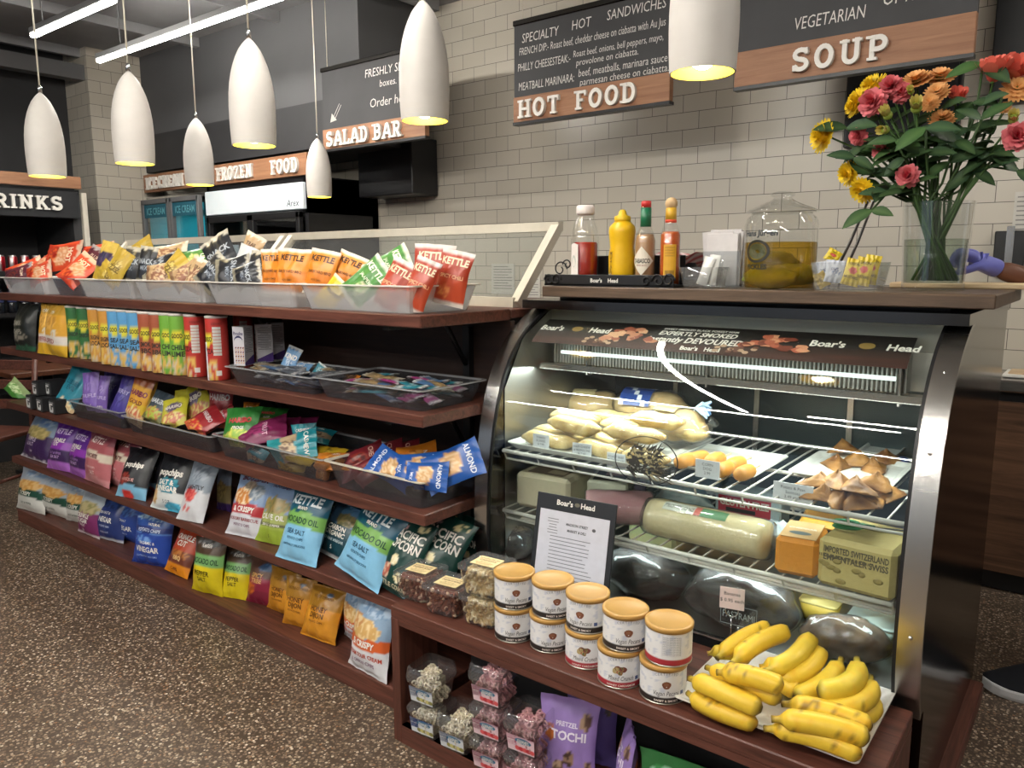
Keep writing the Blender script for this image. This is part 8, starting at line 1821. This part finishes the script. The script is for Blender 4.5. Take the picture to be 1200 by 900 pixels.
fl = [
 ('yellow', 967, 160, 2.30, 16, 'large yellow mum hanging out at the far left of the bouquet', (-.6, -.7, .1), 1), ('yellow', 1024, 104, 2.34, 15, 'yellow mum at the top left of the bouquet', (-.5, -.6, .6), 1), ('yellow', 1009, 119, 2.32, 14, 'yellow mum just under the top left one', (-.6, -.7, .3), 1), ('yellow', 1002, 126, 2.31, 10, 'small yellow mum peeking out left of the carnations', (-.7, -.6, .2), 1),
 ('yellow', 996, 203, 2.30, 12, 'yellow mum low at the left of the bouquet', (-.5, -.8, -.1), 1), ('yellow', 1012, 222, 2.28, 13, 'lowest yellow mum near the tongs', (-.3, -.8, -.4), 1),
 ('carnation', 1023, 120, 2.28, 16, 'coral carnation in front of the yellow mums', (-.2, -1, .2), 1), ('carnation', 1044, 102, 2.30, 13, 'coral carnation at the top between yellow and peach', (0, -.8, .5), 1), ('carnation', 1056, 109, 2.31, 12, 'coral carnation right of the top one', (.1, -.9, .3), 1), ('carnation', 1007, 160, 2.29, 11, 'coral carnation in the left middle', (-.5, -.9, .1), 1), ('carnation', 1033, 176, 2.28, 10, 'dark coral carnation in the shade of the leaves', (0, -.9, .1), 1), ('carnation', 1064, 206, 2.25, 13, 'coral carnation low in the middle above the vase', (0, -1, .1), 1), ('carnation', 1192, 160, 2.30, 16, 'coral carnation at the right edge', (.2, -1, .1), 1),
 ('peach', 1074, 97, 2.35, 17, 'peach daisy at the top, left of its pair', (-.1, -.6, .8), 1), ('peach', 1101, 93, 2.37, 16, 'peach daisy at the top, right of its pair', (.1, -.6, .8), 1), ('peach', 1098, 110, 2.33, 13, 'peach daisy under the top pair', (0, -.8, .5), 1), ('peach', 1090, 121, 2.31, 11, 'small peach daisy in the middle', (0, -.9, .3), 1), ('peach', 1104, 141, 2.33, 14, 'peach daisy standing alone in the middle', (.1, -.7, .7), 1), ('peach', 1191, 106, 2.36, 16, 'peach daisy at the right edge', (.2, -.8, .4), 1), ('peach', 1177, 127, 2.33, 7, 'small peach flower at the right', (.1, -.9, .4), 1),
 ('rose', 1165, 88, 2.34, 15, 'coral rose bud at the top right', (0, -.35, 1), 2), ('rose', 1188, 88, 2.38, 15, 'coral rose at the right edge', (.3, -.6, .7), 1), ('rose', 1121, 116, 2.36, 9, 'small coral rose lying low at the top right of the daisies', (.2, -.6, .6), 1),
 ('bud', 1042, 138, 2.27, 12, 'half open cream bud in the left middle', (-.2, -.7, .5), 1), ('bud', 1074, 130, 2.28, 14, 'yellow green bud in the centre', (.1, -.8, .5), 1), ('bud', 1040, 152, 2.26, 11, 'yellow green bud under the cream one', (-.3, -.8, -.1), 1), ('bud', 1187, 142, 2.31, 12, 'cream bud at the right edge', (.1, -.8, .4), 1), ('bud', 1068, 109, 2.30, 8, 'tiny pink white bud among the carnations', (0, -.9, .4), 1)]
for i, (kd, px, py, y, r, lab, face, nl) in enumerate(fl):
    flower(kd, px, py, y + .05, r * (1.3 if kd == 'yellow' else 1.15), lab, {'yellow': 'yellow_mum', 'peach': 'peach_daisy', 'carnation': 'carnation', 'rose': 'rose', 'bud': 'flower_bud'}[kd], face, nl + 2, 'flowers in the vase', i)
# leafy sprays: dark broad leaves
def spray(pts, lab, seed):
    o = aty(*pts[0]); t = thing('leaf_spray', lab, 'foliage', o, 0, 'leafy stems in the vase'); rr = random.Random(seed)
    ps = [aty(*p) - o for p in pts]; mouth = VB + V((0, 0, zt)) + V((rr.uniform(-.5, .5) * VR, rr.uniform(-.5, .5) * VR, 0)); foot = VB + V((rr.uniform(-.5, .5) * VR, rr.uniform(-.5, .5) * VR, zb_ + .006))
    b = MB(); b.tube(ps + [mouth - o, foot - o], .0032, 6, X('#3d5530')); b.build('stem', 'leaf', t)
    for i, p in enumerate(ps[:-1] if len(ps) > 2 else ps):
        for sg in (-1, 1):
            d = V((sg * rr.uniform(.5, 1), rr.uniform(-.7, .1), rr.uniform(-.6, .5))).normalized(); l = rr.uniform(.06, .095); b = MB(); leafshape(b, p, p + d * l, l * .27, rr.choice(('#223c24', '#2c4a28', '#36582c', '#2a4630')), (rr.uniform(-.2, .2), -.8, .6), .02); b.build('leaf', 'leaf', t)
for i, (pts, lab) in enumerate([
 ([(1001, 185, 2.3), (1025, 205, 2.32), (1055, 225, 2.35)], 'leafy stem low at the left of the bouquet'), ([(992, 150, 2.34), (1015, 170, 2.34), (1045, 200, 2.36)], 'leafy stem behind the left mums'), ([(1050, 165, 2.28), (1060, 185, 2.3), (1075, 215, 2.33)], 'leafy stem in front at the centre left'), ([(1085, 150, 2.27), (1085, 180, 2.3), (1088, 210, 2.33)], 'leafy stem with a long pale leaf at the centre'),
 ([(1120, 165, 2.33), (1112, 190, 2.34), (1104, 215, 2.35)], 'leafy stem at the centre right'), ([(1140, 120, 2.38), (1135, 150, 2.38), (1120, 195, 2.38)], 'leafy stem behind the coral rose'), ([(1152, 75, 2.38), (1145, 125, 2.38), (1122, 200, 2.38)], 'leafy rose stem at the top right'), ([(1160, 180, 2.36), (1140, 200, 2.36), (1118, 222, 2.37)], 'leafy stem arching to the right'), ([(1192, 200, 2.37), (1160, 195, 2.37), (1122, 225, 2.38)], 'leafy stem reaching past the right edge'), ([(1150, 140, 2.32), (1135, 175, 2.34), (1112, 215, 2.36)], 'leafy stem in front of the right flowers'), ([(1030, 140, 2.36), (1045, 175, 2.36), (1068, 215, 2.37)], 'leafy stem at the back left'), ([(1100, 130, 2.4), (1098, 170, 2.4), (1096, 210, 2.4)], 'leafy stem at the back centre'), ([(1022, 246, 2.30), (1040, 226, 2.32), (1062, 236, 2.35)], 'leafy stem drooping over the tongs')]): spray(pts, lab, i)

# ------------------------------------------------------------------ the wall rack and the person at the right
b = MB(); b.box((0, 0, 0), (.12, .05, .2), bev=.004); b.box((0, -.0265, .0), (.03, .006, .24), mi=1); p = aty(1182, 297, 4.14); one(b, 'knife_rack', ['black', 'chrome'], 'black wall rack with a silver strip above the gloved hand', 'rack', (p.x, 4.17, p.z))
def skinned(name, joints, edges, mat, parent, sub=2):
    import bmesh
    me = bpy.data.meshes.new(name); bm = bmesh.new(); ly = bm.verts.layers.skin.verify(); vs = {}
    for i, (kk, (p, r)) in enumerate(joints.items()):
        v = bm.verts.new(p); v[ly].radius = (r, r) if not isinstance(r, tuple) else r; v[ly].use_root = (i == 0); vs[kk] = v
    for a, c in edges: bm.edges.new((vs[a], vs[c]))
    bm.to_mesh(me); bm.free(); me.materials.append(M[mat] if isinstance(mat, str) else mat)
    o = bpy.data.objects.new(name, me); COL.objects.link(o); o.parent = parent
    m = o.modifiers.new('skin', 'SKIN'); m.use_smooth_shade = True; m = o.modifiers.new('sub', 'SUBSURF'); m.levels = sub; m.render_levels = sub
    return o
M['skin'] = pmat('brown skin', X('#6b4330'), .5, var=.06, sub=.1); M['glove'] = pmat('lilac blue nitrile glove', X('#6f72c0'), .42, var=.06, bump=.25, bscale=50)
M['shirt'] = pmat('black work shirt', X('#26262a'), .8, var=.1); M['trous'] = pmat('dark trousers', X('#202228'), .85, var=.1); M['hair'] = pmat('black hair', X('#15120f'), .7, var=.2, bump=.6, bscale=80)
PX, PY = .17, 3.02
PE = thing('person', 'person in a lilac blue glove reaching over the counter from the right edge', 'person', (PX, PY, 0))
W3 = lambda p: V(p) - V((PX, PY, 0))
hand = aty(1166, 314, 2.62); elb = V((.06, 2.80, 1.30)); sho = V((.15, 2.86, 1.42))
J = {'pelvis': ((0, .01, .95), .1), 'waist': ((.0, .015, 1.1), .085), 'chest': ((-.005, .02, 1.3), .085), 'neck': ((-.02, 0, 1.48), .06), 'chin': ((-.04, 0, 1.56), .065), 'head': ((-.035, 0, 1.66), .095), 'crown': ((-.02, 0, 1.74), .075), 'nose': ((-.135, 0, 1.615), .018),
     'lsh': (tuple(W3(sho)), .052), 'lel': (tuple(W3(elb)), .042), 'lwr': (tuple(W3(hand)), .029), 'rsh': ((.0, .17, 1.40), .05), 'rel': ((.05, .24, 1.14), .042), 'rwr': ((-.06, .24, .92), .028), 'rhd': ((-.1, .23, .84), .034),
     'lhip': ((0, -.085, .88), .075), 'lkn': ((-.06, -.07, .5), .062), 'lan': ((-.12, -.05, .1), .042), 'rhip': ((0, .1, .88), .075), 'rkn': ((.03, .11, .5), .062), 'ran': ((.08, .12, .1), .042)}
skinned('body', J, [('pelvis', 'waist'), ('waist', 'chest'), ('chest', 'neck'), ('neck', 'chin'), ('chin', 'head'), ('head', 'crown'), ('head', 'nose'), ('chest', 'lsh'), ('lsh', 'lel'), ('lel', 'lwr'), ('chest', 'rsh'), ('rsh', 'rel'), ('rel', 'rwr'), ('rwr', 'rhd'), ('pelvis', 'lhip'), ('lhip', 'lkn'), ('lkn', 'lan'), ('pelvis', 'rhip'), ('rhip', 'rkn'), ('rkn', 'ran')], 'skin', PE)
b = MB()
b.lathe([(.135, .88), (.140, .95), (.132, 1.05), (.136, 1.15), (.150, 1.27), (.158, 1.35), (.150, 1.41), (.115, 1.455), (.075, 1.485), (.066, 1.49)], 28, T=TR((-.005, .02, 0)), sx=.92, sy=1.22)
S0, E0 = W3(sho), W3(elb)
b.tube([(-.0, -.05, 1.40), tuple(S0 * .6 + V((0, -.02, .55))), tuple(S0), tuple(S0.lerp(E0, .4)), tuple(S0.lerp(E0, .78))], [.085, .085, .078, .068, .06], 16)
b.tube([(-.0, .1, 1.40), (0, .175, 1.40), (.02, .2, 1.31), (.035, .225, 1.2)], [.08, .078, .07, .062], 16); b.build('work_shirt', 'shirt', PE)
b = MB(); b.lathe([(.10, .76), (.135, .82), (.148, .9), (.145, .98), (.136, 1.0)], 28, sx=.95, sy=1.25, T=TR((0, .005, 0)))
b.tube([(0, -.085, .92), (-.01, -.085, .8), (-.06, -.07, .5), (-.10, -.055, .25), (-.115, -.052, .09)], [.10, .10, .078, .068, .07], 18)
b.tube([(0, .1, .92), (.005, .1, .8), (.03, .11, .5), (.06, .118, .25), (.075, .12, .09)], [.10, .10, .078, .068, .07], 18); b.build('trousers', 'trous', PE)
b = MB(); b.ball((-.005, 0, 1.70), (.108, .092, .098), n=20, m=14, jit=.08); b.v = [v for v in b.v]; b.build('hair', 'hair', PE)
for sy in (-1, 1):
    b = MB(); b.ball((-.112, sy * .034, 1.655), (.012, .015, .011), X('#e6e0d8')); b.ball((-.122, sy * .034, 1.655), (.005, .007, .007), X('#1f1612')); b.build('eye', 'gloss', PE)
    b = MB(); b.ball((-.02, sy * .092, 1.645), (.02, .012, .032), n=12, m=8); b.build('ear', 'skin', PE)
b = MB(); b.ball((-.112, 0, 1.57), (.012, .026, .007), X('#7a4438')); b.build('mouth', 'satin', PE)
# the gloved hand: palm, four unequal curled fingers and a thumb from the side of the palm
wr = W3(hand); pl_ = W3(aty(1151, 307, 2.60)); kn = W3(aty(1141, 303, 2.585))
G_ = {'palm': (tuple(pl_), (.034, .024)), 'cuff': (tuple(wr + (wr - pl_).normalized() * .02), .031), 'kn': (tuple(kn), (.032, .02))}
ed = [('palm', 'cuff'), ('palm', 'kn')]
for i, (dy, dz, l) in enumerate(((-.036, .012, .95), (-.012, .018, 1.05), (.012, .012, 1.0), (.034, -.002, .8))):
    k0 = kn + V((-.006, dy, dz)); k1 = k0 + V((-.030 * l, -.003, .004)); k2 = k1 + V((-.014 * l, -.002, -.024 * l)); k3 = k2 + V((.010 * l, .0, -.018 * l))
    for nm, p_, r_ in (('a', k0, .0115), ('b', k1, .0105), ('c', k2, .0095), ('d', k3, .0085)): G_['f%d%s' % (i, nm)] = (tuple(p_), r_)
    ed += [('kn', 'f%da' % i), ('f%da' % i, 'f%db' % i), ('f%db' % i, 'f%dc' % i), ('f%dc' % i, 'f%dd' % i)]
t0 = pl_ + V((-.004, -.036, -.012)); G_['t0'] = (tuple(t0), .0135); G_['t1'] = (tuple(t0 + V((-.030, -.012, -.012))), .0115); G_['t2'] = (tuple(t0 + V((-.056, .004, -.018))), .0095)
ed += [('palm', 't0'), ('t0', 't1'), ('t1', 't2')]
skinned('glove', G_, ed, 'glove', PE)
# black running shoe with a white sole
def shoe(cx, cy, rz):
    b = MB(); n = 18; rings = []
    outl = [(-.145 + .29 * i / 11) for i in range(12)]
    def sec(x):
        t = (x + .145) / .29; w = .036 + .016 * math.sin(PI * min(1, t * 1.15)) ; w *= min(1, .45 + 5 * t) * min(1, .55 + 5 * (1 - t)); h = .046 + .16 * max(0, t - .12); h = min(h, .125); h *= min(1, .55 + 3.5 * t); return w, h
    for x in outl:
        w, h = sec(x); rings.append([(x, w * math.cos(2 * PI * k / n) * (1 if math.sin(2 * PI * k / n) < .3 else .85), .03 + max(-.008, (h) * math.sin(2 * PI * k / n))) for k in range(n)])
    loft(b, rings); b.v = [(v[0], v[1], v[2]) for v in b.v]; sh = b.build('shoe', 'trous', PE, (cx - PX, cy - PY, 0)); sh.rotation_euler = (0, 0, rz)
    b = MB(); rings = []
    for zz, g in ((.001, .96), (.012, 1.04), (.03, 1.03), (.036, .98)): rings.append([(x * (1.0), sg * sec(x)[0] * g, zz + (.012 * max(0, (-x - .08) / .065)) + .010 * max(0, (x - .02) / .12)) for sg, xs in ((-1, outl), (1, outl[::-1])) for x in xs])
    loft(b, rings, X('#d8d8da'), smooth=False); b.build('sole', 'satin', sh)
    b = MB()
    for i in range(4): b.tube([(-.02 + i * .022, -.022, .078 + i * .012), (-.014 + i * .022, 0, .086 + i * .013), (-.02 + i * .022, .022, .078 + i * .012)], .003, 5, X('#3a3a3e'))
    b.add([(-.01, -.0445, .045), (.03, -.047, .05), (.05, -.046, .07), (.045, -.045, .072), (.025, -.046, .056)], [(0, 1, 2, 3, 4)], X('#d0d0d2')); b.build('laces', 'matte', sh)
q = atz(1152, 803, 0.01); shoe(q.x + .14, q.y + .02, .12); shoe(q.x + .36, q.y + .2, .1)
